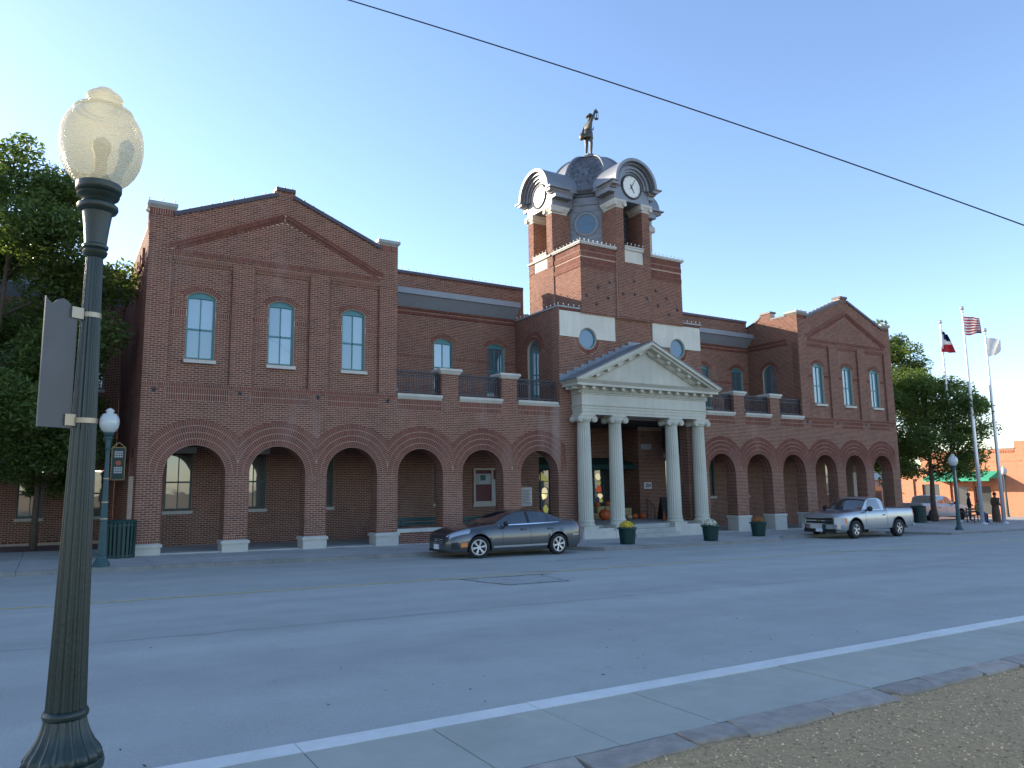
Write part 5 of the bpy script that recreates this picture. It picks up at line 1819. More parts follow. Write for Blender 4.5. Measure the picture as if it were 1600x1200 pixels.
# ---------------------------------------------------------------- portico
def portico():
    CY = -.42
    # steps and column plinths
    for z0, z1, y0, x in ((-.75, -.14, -1.15, 1.22), (-.75, .04, -.86, 1.22), (-.75, .22, -.56, 1.22)):
        mb = MB(); mb.box(-x, x, y0, y0 + .30 if z1 < .1 else 5.0, z0, z1); part(mb, 'porch_step', 'concrete_far')
    mb = MB()
    mb.box(-4.15, -1.222, .5, 5.0, -.7, .218); mb.box(1.222, 4.15, .5, 5.0, -.7, .218); mb.box(-2.99, -1.222, -.02, .499, -.7, .218); mb.box(1.222, 2.99, -.02, .499, -.7, .218)
    mb.split('porch_floor', 'concrete_far', HALL)
    for s in (-1, 1):
        a, b = sorted((s * 1.24, s * 3.72))
        mb = MB(); mb.box(a, b, -.80, -.021, -.75, .02); mb.box(a + .02, b - .02, -.70, -.021, .02, .13); part(mb, 'column_plinth', 'limestone')
    for x in (-3.28, -1.62, 1.62, 3.28):
        mb = MB(); mb.box(x - .40, x + .40, CY - .40, CY + .39, -.74, .135)
        col = part(mb, 'column', 'limestone')
        m = MB(); m.box(x - .37, x + .37, CY - .37, CY + .37, .136, .24)
        m.lathe([(.37, .24), (.385, .28), (.37, .33), (.33, .35), (.325, .39), (.345, .42), (.34, .47), (.315, .50)], (x, CY, 0), 32)
        m.build('column_base', 'white_paint', col, False)
        m = MB()
        prof = [(.312, .49)] + [(.308 - .045 * (t ** 1.6), .52 + 3.93 * t) for t in np.linspace(0, 1, 9)] + [(.275, 4.47)]
        m.lathe(prof, (x, CY, 0), 96, flute=20, fd=.075)
        sh = m.build('shaft', 'white_paint', col); shade_auto(sh, 28)
        # ionic capital: echinus, bolster rolls ending in volutes, abacus
        m = MB()
        m.lathe([(.27, 4.46), (.30, 4.50), (.34, 4.58), (.34, 4.63)], (x, CY, 0), 32)
        m.box(x - .36, x + .36, CY - .30, CY + .30, 4.62, 4.72)
        for sx in (-1, 1):
            cxv = x + sx * .37
            m.lathe([(.10, -.32), (.13, -.30), (.13, -.20), (.095, -.06), (.09, 0), (.095, .06), (.13, .20), (.13, .30), (.10, .32)], (cxv, CY, 4.585), 20, axis='y')
            m.lathe([(.001, .345), (.04, .34), (.045, .32)], (cxv, CY, 4.585), 12, axis='y')
            pts = []
            for i in range(30):
                a = PI / 2 + sx * -i * .42
                r = .125 - .0028 * i
                pts.append((cxv + r * math.cos(a), CY - .318, 4.585 + r * math.sin(a)))
            m.tube(pts, .014, 5)
        m.box(x - .38, x + .38, CY - .33, CY + .33, 4.72, 4.79)
        m.build('capital', 'white_paint', col)
    # entablature in stepped fasciae
    HX = 3.52
    mb = MB()
    for z0, z1, e in ((4.79, 4.90, 0), (4.901, 5.03, .025), (5.031, 5.15, .05), (5.151, 5.19, .10), (5.191, 5.63, .03), (5.631, 5.68, .08)):
        mb.box(-HX - e, HX + e, CY - .26 - e, -.012, z0, z1)
    part(mb, 'entablature', 'white_paint')
    mb = MB()
    n = 84
    for i in range(n):
        x = -HX - .05 + (2 * HX + .1) * (i + .5) / n
        mb.box(x - .025, x + .025, CY - .40, CY - .30, 5.682, 5.765)
    for j in range(7):
        y = CY - .30 + j * .09
        mb.box(-HX - .15, -HX - .05, y, y + .05, 5.682, 5.765)
    mb.box(-HX - .06, HX + .06, CY - .32, -.013, 5.681, 5.80)
    part(mb, 'dentil_course', 'white_paint')['kind'] = 'stuff'
    mb = MB()
    for i in range(15):
        x = -HX - .12 + (2 * HX + .24) * i / 14
        mb.box(x - .075, x + .075, CY - .58, CY - .33, 5.815, 5.93)
    for y in (CY - .30, CY + .1):
        mb.box(-HX - .45, -HX - .1, y, y + .15, 5.815, 5.93)
    part(mb, 'modillions', 'white_paint')['kind'] = 'stuff'
    mb = MB()
    CX = HX + .50
    mb.box(-HX - .14, HX + .14, CY - .36, -.014, 5.801, 5.93)
    mb.box(-CX, CX, CY - .66, -.015, 5.931, 6.03)
    mb.hexa([(-CX - .01, CY - .67, 6.031), (CX + .01, CY - .67, 6.031), (CX + .01, -.015, 6.031), (-CX - .01, -.015, 6.031)],
            [(-CX - .13, CY - .79, 6.15), (CX + .13, CY - .79, 6.15), (CX + .13, -.015, 6.15), (-CX - .13, -.015, 6.15)])
    part(mb, 'cornice', 'white_paint')
    # pediment: field, raking cornice, raking modillions
    AP = 8.02
    CXo = CX + .14
    mb = MB()
    slab('', [(-HX - .1, 6.15), (HX + .1, 6.15), (0, 7.66)], [], front(CY - .24), 0, -.3, None, mb=mb)
    part(mb, 'tympanum', 'white_paint')
    sl = (AP - 6.16) / CXo
    def rake(z_lo, z_hi, x_in, yf, yb, nm):
        mb = MB()
        for s in (-1, 1):
            xl = CXo + (z_lo + .008) / sl; xh = CXo + (z_hi + .008) / sl if z_hi < -.009 else CXo
            q = [(s * xl, 6.152), (0, AP + z_lo), (0, AP + z_hi), (s * xh, max(6.153, 6.16 + z_hi))]
            slab('', q, [], front(yf), 0, -(yb - yf), None, mb=mb)
        part(mb, nm, 'white_paint')
    rake(-.13, .0, 0, CY - .78, -.015, 'raking_cornice')
    rake(-.24, -.131, 0, CY - .66, -.016, 'raking_corona')
    rake(-.40, -.241, 0, CY - .36, -.017, 'raking_bed')
    mb = MB()
    for s in (-1, 1):
        for i in range(6):
            t = .16 + .80 * i / 5.6
            x = s * CXo * (1 - t); z = 6.16 + (AP - 6.16) * t - .315
            th = math.atan(sl) * -s
            c, sn = math.cos(th), math.sin(th)
            q = [(x + u * c - w * sn, z + u * sn + w * c) for u, w in ((-.085, -.06), (.085, -.06), (.085, .065), (-.085, .065))]
            slab('', q, [], front(CY - .58), 0, -.23, None, mb=mb)
        n = 44
        for i in range(n):
            t = .14 + .84 * i / n
            x = s * CXo * (1 - t); z = 6.16 + (AP - 6.16) * t - .43
            if z < 6.2: continue
            mb.box(x - .026, x + .026, CY - .33, CY - .24, z - .04, z + .05)
    part(mb, 'raking_modillions', 'white_paint')['kind'] = 'stuff'
    # zinc roof and stepped flashing against the brick
    mb = MB()
    for s in (-1, 1):
        a = [(s * (CXo + .02), CY - .80, 6.163), (0, CY - .80, AP + .02), (0, -.002, AP + .02), (s * (CXo + .02), -.002, 6.163)]
        b = [(p[0], p[1], p[2] + .03) for p in a]
        mb.hexa(a if s > 0 else a[::-1], b if s > 0 else b[::-1])
    rf = part(mb, 'portico_roof', 'zinc')
    mb = MB()
    for s in (-1, 1):
        n = 11
        for i in range(n):
            x0, x1 = CXo * (1 - i / n), CXo * (1 - (i + 1) / n)
            zt = 6.16 + sl * (CXo - x1) + .17
            zb = 6.16 + sl * (CXo - x0)
            a, b = sorted((s * x0, s * x1))
            mb.box(a, b, -.026, -.011, zb, zt)
    mb.build('step_flashing', 'zinc', rf)


portico()


# ---------------------------------------------------------------- porch recess, doors, notice board, awning
def porch():
    f5 = front(5.0)
    mb = MB(); slab('', [(-3.0, -.5), (3.0, -.5), (3.0, 4.75), (-3.0, 4.75)], [], f5, 0, -.3, None, mb=mb); part(mb, 'porch_back_wall', mort)
    doors = [(-1.9, .62), (1.9, .62)]
    cuts = [[(u - w, .1), (u + w, .1), (u + w, 2.75), (u - w, 2.75)] for u, w in doors]
    FAR.fill(f5, [(-3.0, -.1), (3.0, -.1), (3.0, 4.74), (-3.0, 4.74)], cuts, z0=0, z1=4.74)
    for s in (-1, 1):
        mb = MB(); x0, x1 = sorted((s * 3.0, s * 3.3)); mb.box(x0, x1, 3.76, 4.999, -.5, 4.74); part(mb, 'porch_jamb', mort)
        fr = facing_right(-3.0) if s < 0 else facing_left(3.0)
        u0, u1 = (3.4, 5.0) if s < 0 else (-5.0, -3.4)
        FAR.fill(fr, [(u0, -.1), (u1, -.1), (u1, 4.74), (u0, 4.74)], z0=0, z1=4.74)
    for k, (u, w) in enumerate(doors):
        mb = MB()
        for a, b, z0, z1 in ((u - w, u - w + .09, .13, 2.72), (u + w - .09, u + w, .13, 2.72), (u - w + .09, u + w - .09, 2.62, 2.72), (u - w + .09, u + w - .09, .13, .45), (u - .02, u + .02, .45, 2.62), (u - w + .09, u + w - .09, 1.48, 1.52),
                             (u - w + .09, u + w - .09, 2.06, 2.09), (u - w + .09, u + w - .09, .98, 1.01)):
            mb.box(a, b, 4.90, 4.98, z0, z1)
        d = part(mb, 'entrance_door', 'teal_dark')
        mb = MB(); mb.box(u - w + .09, u + w - .09, 4.96, 4.975, .45, 2.62); mb.build('door_glass', 'pane_dark', d)
        # emissive patches standing in for daylight beyond the door glass
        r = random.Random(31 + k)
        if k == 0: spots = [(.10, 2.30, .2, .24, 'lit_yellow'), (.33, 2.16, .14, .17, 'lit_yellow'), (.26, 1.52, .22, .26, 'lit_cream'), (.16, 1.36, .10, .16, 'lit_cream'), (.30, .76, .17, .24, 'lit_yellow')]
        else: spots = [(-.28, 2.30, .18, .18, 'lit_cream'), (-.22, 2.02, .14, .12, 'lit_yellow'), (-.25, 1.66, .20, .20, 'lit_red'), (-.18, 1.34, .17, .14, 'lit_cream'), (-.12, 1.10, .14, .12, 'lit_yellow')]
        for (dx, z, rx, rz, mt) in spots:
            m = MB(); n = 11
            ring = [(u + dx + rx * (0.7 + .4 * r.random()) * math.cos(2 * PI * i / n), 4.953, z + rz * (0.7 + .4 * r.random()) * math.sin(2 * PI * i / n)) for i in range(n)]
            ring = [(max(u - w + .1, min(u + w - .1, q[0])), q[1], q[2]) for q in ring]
            m.add(ring, [tuple(range(n))]); m.build('daylight_glow', mt, d)
    # awning
    mb = MB()
    mb.add([(-2.95, 4.9, 3.25), (2.95, 4.9, 3.25), (2.95, 3.5, 2.85), (-2.95, 3.5, 2.85)], [(0, 1, 2, 3)])
    mb.grid([[(-2.95 + 5.9 * i / 40, 3.5, 2.85) for i in range(41)], [(-2.95 + 5.9 * i / 40, 3.49, 2.62 + (.05 if i % 2 else 0)) for i in range(41)]])
    aw = part(mb, 'porch_awning', 'green_canvas')
    # address plate, wall lamp box, plaque, display case
    f = front(3.4)
    mb = MB(); slab('', [(3.28, 1.66), (3.76, 1.66), (3.76, 1.98), (3.28, 1.98)], [], f, .03, .012, None, mb=mb); pl = part(mb, 'number_plate', 'plate_white')
    m = MB()
    def seg(u0, z0, u1, z1): m.bar(f.p(u0, z0, .036), f.p(u1, z1, .036), .03, .006, up=(0, -1, 0))
    for u, pts in ((3.36, [(0, .22), (.08, .22), (.08, .14), (0, .10), (0, .06), (.08, .06)]), (3.48, [(0, .06), (.08, .06), (.08, .22), (0, .22), (0, .06)]), (3.60, [(.07, .06), (.07, .22), (0, .11), (.10, .11)])):
        for a, b in zip(pts, pts[1:]): seg(u + a[0], 1.68 + a[1], u + b[0], 1.68 + b[1])
    m.build('numeral', 'cloth_dark', pl)
    mb = MB(); slab('', [(3.1, 3.62), (3.75, 3.62), (3.75, 3.88), (3.1, 3.88)], [], f, .12, .012, None, mb=mb); part(mb, 'wall_lamp_box', 'notice_grey')
    mb = MB(); slab('', [(-4.02, 1.0), (-3.42, 1.0), (-3.42, 1.82), (-4.02, 1.82)], [], f, .04, .012, None, mb=mb); pq_ = part(mb, 'wall_plaque', 'plaque')
    m = MB()
    for j in range(10): m.box(-3.95, -3.49 - .05 * (j % 3), 3.353, 3.358, 1.08 + j * .068, 1.10 + j * .068)
    m.build('engraved_line', 'cloth_dark', pq_)
    mb = MB()
    slab('', [(-6.42, 1.18), (-5.22, 1.18), (-5.22, 2.68), (-6.42, 2.68)], [[(-6.34, 1.26), (-5.54, 1.26), (-5.54, 2.60), (-6.34, 2.60)], [(-5.46, 1.26), (-5.28, 1.26), (-5.28, 2.60), (-5.46, 2.60)]], f, .10, .012, None, mb=mb)
    nb = part(mb, 'notice_case', 'white_paint')
    m = MB(); slab('', [(-6.35, 1.25), (-5.53, 1.25), (-5.53, 1.98), (-6.35, 1.98)], [], f, .05, .015, None, mb=m); m.build('red_panel', 'red_board', nb)
    m = MB(); slab('', [(-6.35, 1.985), (-5.53, 1.985), (-5.53, 2.44), (-6.35, 2.44)], [], f, .045, .015, None, mb=m); m.build('paper_panel', 'notice_grey', nb)
    m = MB(); slab('', [(-6.35, 2.445), (-5.53, 2.445), (-5.53, 2.61), (-6.35, 2.61)], [], f, .045, .015, None, mb=m); m.build('header_panel', 'red_board', nb)
    m = MB(); slab('', [(-6.08, 2.15), (-5.82, 2.15), (-5.82, 2.38), (-6.08, 2.38)], [], f, .054, .046, None, mb=m); m.build('poster', 'teal_dark', nb)
    m = MB(); slab('', [(-6.31, 2.02), (-6.14, 2.02), (-6.14, 2.38), (-6.31, 2.38)], [], f, .054, .046, None, mb=m); m.build('poster', 'banner_white', nb)
    m = MB(); slab('', [(-5.47, 2.2), (-5.27, 2.2), (-5.27, 2.61), (-5.47, 2.61)], [], f, .05, .015, None, mb=m); m.build('side_panel', 'red_board', nb)
    m = MB(); slab('', [(-5.47, 1.25), (-5.27, 1.25), (-5.27, 2.19), (-5.47, 2.19)], [], f, .05, .015, None, mb=m); m.build('side_panel', 'notice_grey', nb)
    m = MB(); m.hexa([f.p(-6.45, 1.03, .09), f.p(-5.19, 1.03, .09), f.p(-5.19, 1.03, .012), f.p(-6.45, 1.03, .012)], [f.p(-6.45, 1.178, .12), f.p(-5.19, 1.178, .12), f.p(-5.19, 1.178, .012), f.p(-6.45, 1.178, .012)])
    m.build('sill', 'limestone', nb)
    # low walls closing two arches of the arcade
    for c in (-10.439, -7.824):
        a, b = c - .90, c + .90
        mb = MB(); mb.box(a, b, .08, .45, -.5, .30); lw = part(mb, 'low_wall', mort)
        SOL2 = front(.08)
        BRK.fill(SOL2, [(a, -.3), (b, -.3), (b, .30), (a, .30)], z0=-.3, z1=.30)
        m = MB(); m.box(a - .01 + .012, b - .002, .02, .50, .301, .36); m.box(a + .002, b - .002, .03, .49, .36, .43); m.build('wall_cap', 'limestone', lw)


porch()
o = BRK.build('brickwork', 'brick', HALL, single=300)
SOL.build('soldier_brickwork', 'brick_soldier', HALL)
FAR.build('rear_brickwork', 'brick', HALL)


# ---------------------------------------------------------------- set-back left wing of the hall
def left_wing():
    W = thing('side_wing', 'set-back brick wing behind the tree at the left', 'building', (0, 0, 0))
    fb = front(9.0)
    B = Bricks()
    wins = [(-20.75, 6.0, 7.8), (-22.55, .95, 2.75), (-20.55, .95, 2.75), (-24.6, .95, 2.75), (-23.6, 6.0, 7.8)]
    holes = [[(u - .42, z0), (u + .42, z0), (u + .42, z1), (u - .42, z1)] for u, z0, z1 in wins]
    poly = [(-46, -.6), (-19.75, -.6), (-19.75, 10.9), (-46, 10.9)]
    slab('wing_wall', poly, holes, fb, 0, -.4, mort, W)
    B.fill(fb, [(-28, -.1), (-19.75, -.1), (-19.75, 10.9), (-28, 10.9)], holes, z0=.0, z1=10.9)
    B.build('brickwork', 'brick', W)
    global HALL
    keep = HALL
    HALL = W
    for u, z0, z1 in wins: window(fb, u, z0, z1 - .03, .42, .03, d=-.1, frame='teal_dark', pane='pane_upper' if z0 > 3 else 'pane_dark')
    HALL = keep
    mb = MB(); mb.box(-46, -19.76, 8.62, 9.02, 9.92, 10.16); mb.build('gutter', 'gutter_grey', W)
    mb = MB(); mb.hexa([(-46, 8.98, 9.46), (-19.76, 8.98, 9.46), (-19.76, 9.0, 9.46), (-46, 9.0, 9.46)], [(-46, 8.66, 9.92), (-19.76, 8.66, 9.92), (-19.76, 9.0, 9.92), (-46, 9.0, 9.92)]); mb.build('eaves_soffit', 'gutter_grey', W)
    mb = MB(); mb.box(-46, -19.76, 8.93, 9.45, 10.901, 11.0); mb.build('parapet_coping', 'coping_dark', W)
    mb = MB(); mb.box(-46, -19.76, 9.41, 20, 9.6, 9.8); mb.build('wing_roof', 'roof_membrane', W)


left_wing()
# hall body behind: plain walls and roof that carry the upper storey
mb = MB(); mb.box(-11.39, 11.39, 3.77, 20.0, 9.7, 9.9); part(mb, 'main_roof', 'roof_membrane')
mb = MB(); mb.box(-19.7, 19.7, 19.6, 20.0, -1.2, 10.5); part(mb, 'rear_wall', 'soffit_brick')
mb = MB(); mb.box(-19.7, -19.3, 9.41, 19.6, -1.2, 10.3); mb.box(19.3, 19.7, 9.02, 19.6, -1.2, 10.3); part(mb, 'rear_side_wall', 'soffit_brick')
# ------------------------------------------------------------------ vehicles
def lerp_tab(tab, x):
    if x <= tab[0][0]: return tab[0][1]
    for (a, va), (b, vb) in zip(tab, tab[1:]):
        if x <= b:
            t = (x - a) / (b - a)
            return va + (vb - va) * t
    return tab[-1][1]


def smooth_tab(tab, x):
    """piecewise cubic through table points"""
    n = len(tab)
    if x <= tab[0][0]: return tab[0][1]
    if x >= tab[-1][0]: return tab[-1][1]
    for i in range(n - 1):
        if x <= tab[i + 1][0]:
            x0, y0 = tab[i]; x1, y1 = tab[i + 1]
            def slope(j):
                if j <= 0 or j >= n - 1: 
                    k = 0 if j <= 0 else n - 2
                    return (tab[k + 1][1] - tab[k][1]) / (tab[k + 1][0] - tab[k][0])
                a = (tab[j][1] - tab[j - 1][1]) / (tab[j][0] - tab[j - 1][0]); b = (tab[j + 1][1] - tab[j][1]) / (tab[j + 1][0] - tab[j][0])
                return 0.0 if a * b <= 0 else 2 * a * b / (a + b)
            h = x1 - x0; t = (x - x0) / h
            return (2 * t ** 3 - 3 * t ** 2 + 1) * y0 + (t ** 3 - 2 * t ** 2 + t) * h * slope(i) + (-2 * t ** 3 + 3 * t ** 2) * y1 + (t ** 3 - t ** 2) * h * slope(i + 1)


def wheel(parent, x, y, R, w, side, steer=0.0, spokes=7, hub='alloy', rimr=.70):
    """tyre with a spoked alloy rim; side = -1 faces -y"""
    m = MB()
    m.lathe([(R * rimr, -w / 2), (R * .93, -w / 2), (R * .985, -w * .38), (R, -w * .2), (R, w * .2), (R * .985, w * .38), (R * .93, w / 2), (R * rimr, w / 2), (R * rimr - .015, 0), (R * rimr, -w / 2)], (0, 0, 0), 32, axis='y')
    t = m.build('wheel', 'rubber', parent, True)
    t.location = (x, y, R); t.rotation_euler = (0, 0, steer)
    m = MB()
    rr = R * rimr
    s = side
    yf = s * w * .46
    m = MB()
    def ring(r0, r1, ya, yb, n=32):
        rows = [[(r * math.cos(2 * PI * i / n), yy, r * math.sin(2 * PI * i / n)) for i in range(n + 1)] for r, yy in ((r0, ya), (r1, ya), (r1, yb), (r0, yb), (r0, ya))]
        m.grid(rows)
    ring(rr * .90, rr + .004, yf, -s * w * .3)
    ring(.001, rr * .27, yf * .92, yf * .3)
    for k in range(spokes):
        a = 2 * PI * k / spokes + .2
        for off in (-.12, .12):
            a1 = a + off
            p0 = (rr * .2 * math.cos(a), yf * .90, rr * .2 * math.sin(a)); p1 = (rr * .93 * math.cos(a1), yf * .96, rr * .93 * math.sin(a1))
            m.bar(p0, p1, rr * .11, .03, up=(0, 1, 0))
    m.build('rim', hub, t)
    m = MB()
    m.add([(rr * .92 * math.cos(2 * PI * i / 24), yf * .35, rr * .92 * math.sin(2 * PI * i / 24)) for i in range(24)], [tuple(range(24))])
    m.build('brake_disc', 'black', t)
    return t


class Car:
    """lofted vehicle, nose towards -x, standing on z=0"""

    def __init__(s, top, wid, low, arches, xs, bed=None, sec=None):
        s.top, s.wid, s.low, s.arches, s.bed = top, wid, low, arches, bed
        s.xs = xs
        s.sec = sec or [(0.0, .955), (.12, .985), (.35, 1.0), (.60, .995), (.80, .97), (.92, .92), (.975, .84), (1.0, .70), (1.0, .38), (1.0, 0.0)]

    def zlow(s, x):
        z = lerp_tab(s.low, x)
        for xc, zc, R in s.arches:
            if abs(x - xc) < R: z = max(z, zc + math.sqrt(R * R - (x - xc) ** 2))
        return z

    def pt(s, x, t):
        """t in 0..1 along the half section, from sill to centre line"""
        n = len(s.sec) - 1
        f = max(0, min(n - 1e-6, t * n)); i = int(f); f -= i
        h = s.sec[i][0] + (s.sec[i + 1][0] - s.sec[i][0]) * f
        wy = s.sec[i][1] + (s.sec[i + 1][1] - s.sec[i][1]) * f
        zt = smooth_tab(s.top, x); zb = lerp_tab(s.low, x); zl = s.zlow(x)
        W = smooth_tab(s.wid, x)
        z = zb + (zt - zb) * h
        cz = .03 * (1 - wy) / .3 if i >= 6 else 0
        y = W * wy
        if z < zl: z = zl
        if s.bed and s.bed[0] < x < s.bed[1] and wy < .80:
            z = s.bed[2]; cz = 0
        return (x, y, z + min(cz, .03))

    def body(s, parent, mat):
        n = len(s.sec) - 1
        rows = []
        for x in s.xs:
            half = [s.pt(x, i / n) for i in range(n + 1)]
            rows.append([(p[0], -p[1], p[2]) for p in half] + [(p[0], p[1], p[2]) for p in half[-2::-1]])
        mb = MB(); mb.grid(rows)
        for r in (rows[0], rows[-1]): mb.add(r, [tuple(range(len(r)))])
        o = mb.build('body', mat, parent)
        return shade_auto(o, 38)

    def patch(s, parent, name, mat, x0, x1, t0, t1, off=.006, nx=6, nt=4, both=True, fn=None):
        fn = fn or s.pt
        for sd in ((-1, 1) if both else (-1,)):
            mb = MB()
            rows = []
            for i in range(nx + 1):
                row = []
                for j in range(nt + 1):
                    v = j / nt; u = i / nx
                    xa = x0(v) if callable(x0) else x0; xb = x1(v) if callable(x1) else x1
                    x = xa + (xb - xa) * u
                    t = t0 + (t1 - t0) * v
                    e = 1e-3
                    p = np.array(fn(x, t)); du = np.array(fn(x + e, t)) - p; dv = (np.array(fn(x, t + e)) - p) if t + e < 1 else (p - np.array(fn(x, t - e)))
                    nn = np.cross(du, dv); l = np.linalg.norm(nn)
                    nn = nn / l if l > 1e-12 else np.array((0, 1, 0))
                    if nn[1] < 0: nn = -nn
                    if fn is not s.pt and nn[2] < -.2: nn = -nn
                    q = p + nn * off
                    row.append((q[0], sd * q[1], q[2]))
                rows.append(row)
            mb.grid(rows)
            mb.build(name, mat, parent, True)


def green_fn(base, roof, xb0, xb1, wb, wr, zbelt, roofz):
    pass


def make_sedan():
    T = thing('sedan_car', 'dark grey four-door sedan parked at the kerb before the arcade', 'car', (-9.22, -4.0, road_z(-9.2, -4.0)))
    sl = 0.016
    T.rotation_euler = (0, math.atan(sl), 0)
    R = .335
    arches = [(-1.50, R, .405), (1.40, R, .405)]
    top = [(-2.52, .52), (-2.46, .66), (-2.30, .76), (-1.9, .86), (-1.4, .935), (-.9, .985), (0, 1.0), (1.0, 1.03), (1.7, 1.06), (2.15, 1.05), (2.42, .98), (2.52, .80)]
    wid = [(-2.52, .50), (-2.44, .70), (-2.25, .82), (-1.9, .895), (-1.4, .92), (0, .925), (1.3, .925), (1.9, .885), (2.3, .80), (2.52, .62)]
    low = [(-2.52, .24), (-2.3, .20), (-1.9, .20), (1.8, .22), (2.3, .28), (2.52, .38)]
    xs = sorted(set([-2.52, -2.50, -2.46, -2.40, -2.3, -2.15] + [round(v, 3) for v in np.linspace(-2.0, 2.3, 58)] + [a - r + .001 for a, _, r in arches] + [a + r - .001 for a, _, r in arches] + [2.38, 2.44, 2.49, 2.52]))
    c = Car(top, wid, low, arches, xs)
    c.body(T, 'paint_gunmetal')
    # greenhouse
    roof = [(-1.02, .97), (-.62, 1.20), (-.22, 1.37), (.1, 1.425), (.5, 1.435), (.9, 1.41), (1.25, 1.32), (1.55, 1.19), (1.88, 1.05)]
    def g(x, t):
        zt = smooth_tab(roof, x); zb = smooth_tab(top, x) - .03
        W = smooth_tab(wid, x) * .86
        h = max(.0, zt - zb)
        k = h / .45
        wt = W - .24 * min(1, k) - (.06 if x > .9 else 0)
        if t < .6:
            f = t / .6
            return (x, W + (wt - W) * f ** 1.15, zb + h * .90 * f)
        f = (t - .6) / .4
        return (x, wt * (1 - f), zb + h * (.90 + .10 * math.sin(f * PI / 2)))
    mb = MB(); rows = []
    gx = [-1.02, -.98, -.9, -.8, -.7, -.6, -.5, -.4, -.3, -.2, -.1, 0, .2, .4, .6, .8, 1.0, 1.2, 1.35, 1.5, 1.65, 1.78, 1.88]
    for x in gx:
        half = [g(x, i / 12) for i in range(13)]
        rows.append([(p[0], -p[1], p[2]) for p in half] + [(p[0], p[1], p[2]) for p in half[-2::-1]])
    mb.grid(rows)
    shade_auto(mb.build('cabin', 'paint_gunmetal', T), 45)
    P = lambda *a, **k: c.patch(T, *a, fn=g, **k)
    P('windscreen', 'car_glass', lambda v: -.98 + .10 * (1 - v), lambda v: -.22, .62, 1.0, .006, 8, 6)
    P('side_window', 'car_glass', lambda v: -.66 + .44 * v, lambda v: .27, .06, .54, .006, 8, 5)
    P('side_window', 'car_glass', lambda v: .37, lambda v: 1.08 - .02 * v, .06, .54, .006, 6, 5)
    P('quarter_window', 'car_glass', lambda v: 1.11, lambda v: 1.46 - .34 * v, .06, .50, .006, 6, 5)
    P('rear_window', 'car_glass', lambda v: 1.05, lambda v: 1.80, .64, 1.0, .006, 6, 5)
    P('window_trim', 'chrome', -.80, 1.48, .0, .045, .012, 16, 1)
    P('window_pillar', 'black', .28, .365, .05, .56, .010, 2, 5)
    B = lambda *a, **k: c.patch(T, *a, **k)
    B('headlight', 'head_glass', lambda v: -2.44 + .05 * v, lambda v: -1.86 + .10 * v, .47, .64, .008, 6, 3)
    B('headlight_bezel', 'chrome', lambda v: -2.46, lambda v: -1.80, .65, .672, .012, 6, 1)
    B('fog_lamp_recess', 'black', lambda v: -2.40, lambda v: -2.16 - .06 * v, .14, .30, .008, 4, 2)
    B('side_marker', 'amber', -2.13, -1.93, .17, .26, .008, 3, 2)
    B('tail_light', 'red_lens', lambda v: 2.30, lambda v: 2.47, .44, .66, .008, 4, 3)
    for x in (-.70, .33, 1.16): B('door_seam', 'black', x - .007, x + .007, .04, .60, .003, 1, 8)
    B('sill_trim', 'paint_silver', -1.03, .96, .115, .15, .012, 12, 1)
    B('bumper_trim', 'chrome', 2.0, 2.48, .26, .285, .010, 6, 1)
    for x in (-.02, 1.00):
        for sd in (-1, 1):
            m = MB(); m.box(x, x + .2, sd * .93 - .02, sd * .93 + .02, .83, .865); m.build('door_handle', 'paint_gunmetal', T)
    for sd in (-1, 1):
        m = MB(); m.sphere((-.63, sd * .97, 1.02), .10, 12, 8, .75, .8, 1.1); m.bar((-.60, sd * .84, .97), (-.62, sd * .93, 1.0), .06, .05); m.build('door_mirror', 'black', T, True)
    # nose: grille, badge, plate
    m = MB(); m.box(-2.545, -2.50, -.46, .46, .44, .62); gr = m.build('grille', 'black', T)
    for i in range(3):
        m = MB(); m.box(-2.552, -2.546, -.46, .46, .46 + i * .055, .475 + i * .055); m.build('grille_bar', 'chrome', gr)
    m = MB(); m.lathe([(.001, .0), (.05, .0)], (0, 0, 0), 16, axis='x', cap=False); b = m.build('badge', 'chrome', gr); b.location = (-2.556, 0, .53); b.scale = (1, 1.6, .8)
    m = MB(); m.box(-2.545, -2.52, -.155, .155, .27, .42); m.build('number_plate', 'plate_white', T)
    m = MB(); m.box(-2.535, -2.48, -.52, .52, .20, .26); m.build('front_lip', 'black', T)
    m = MB(); m.box(-2.3, 2.3, -.70, .70, .19, .62); m.build('underbody', 'black', T)
    wheel(T, -1.50, -.82, R, .22, -1, math.radians(-24), 6); wheel(T, 1.40, -.83, R, .22, -1, 0, 6)
    wheel(T, -1.50, .82, R, .22, 1, math.radians(-24), 6); wheel(T, 1.40, .83, R, .22, 1, 0, 6)
    return T


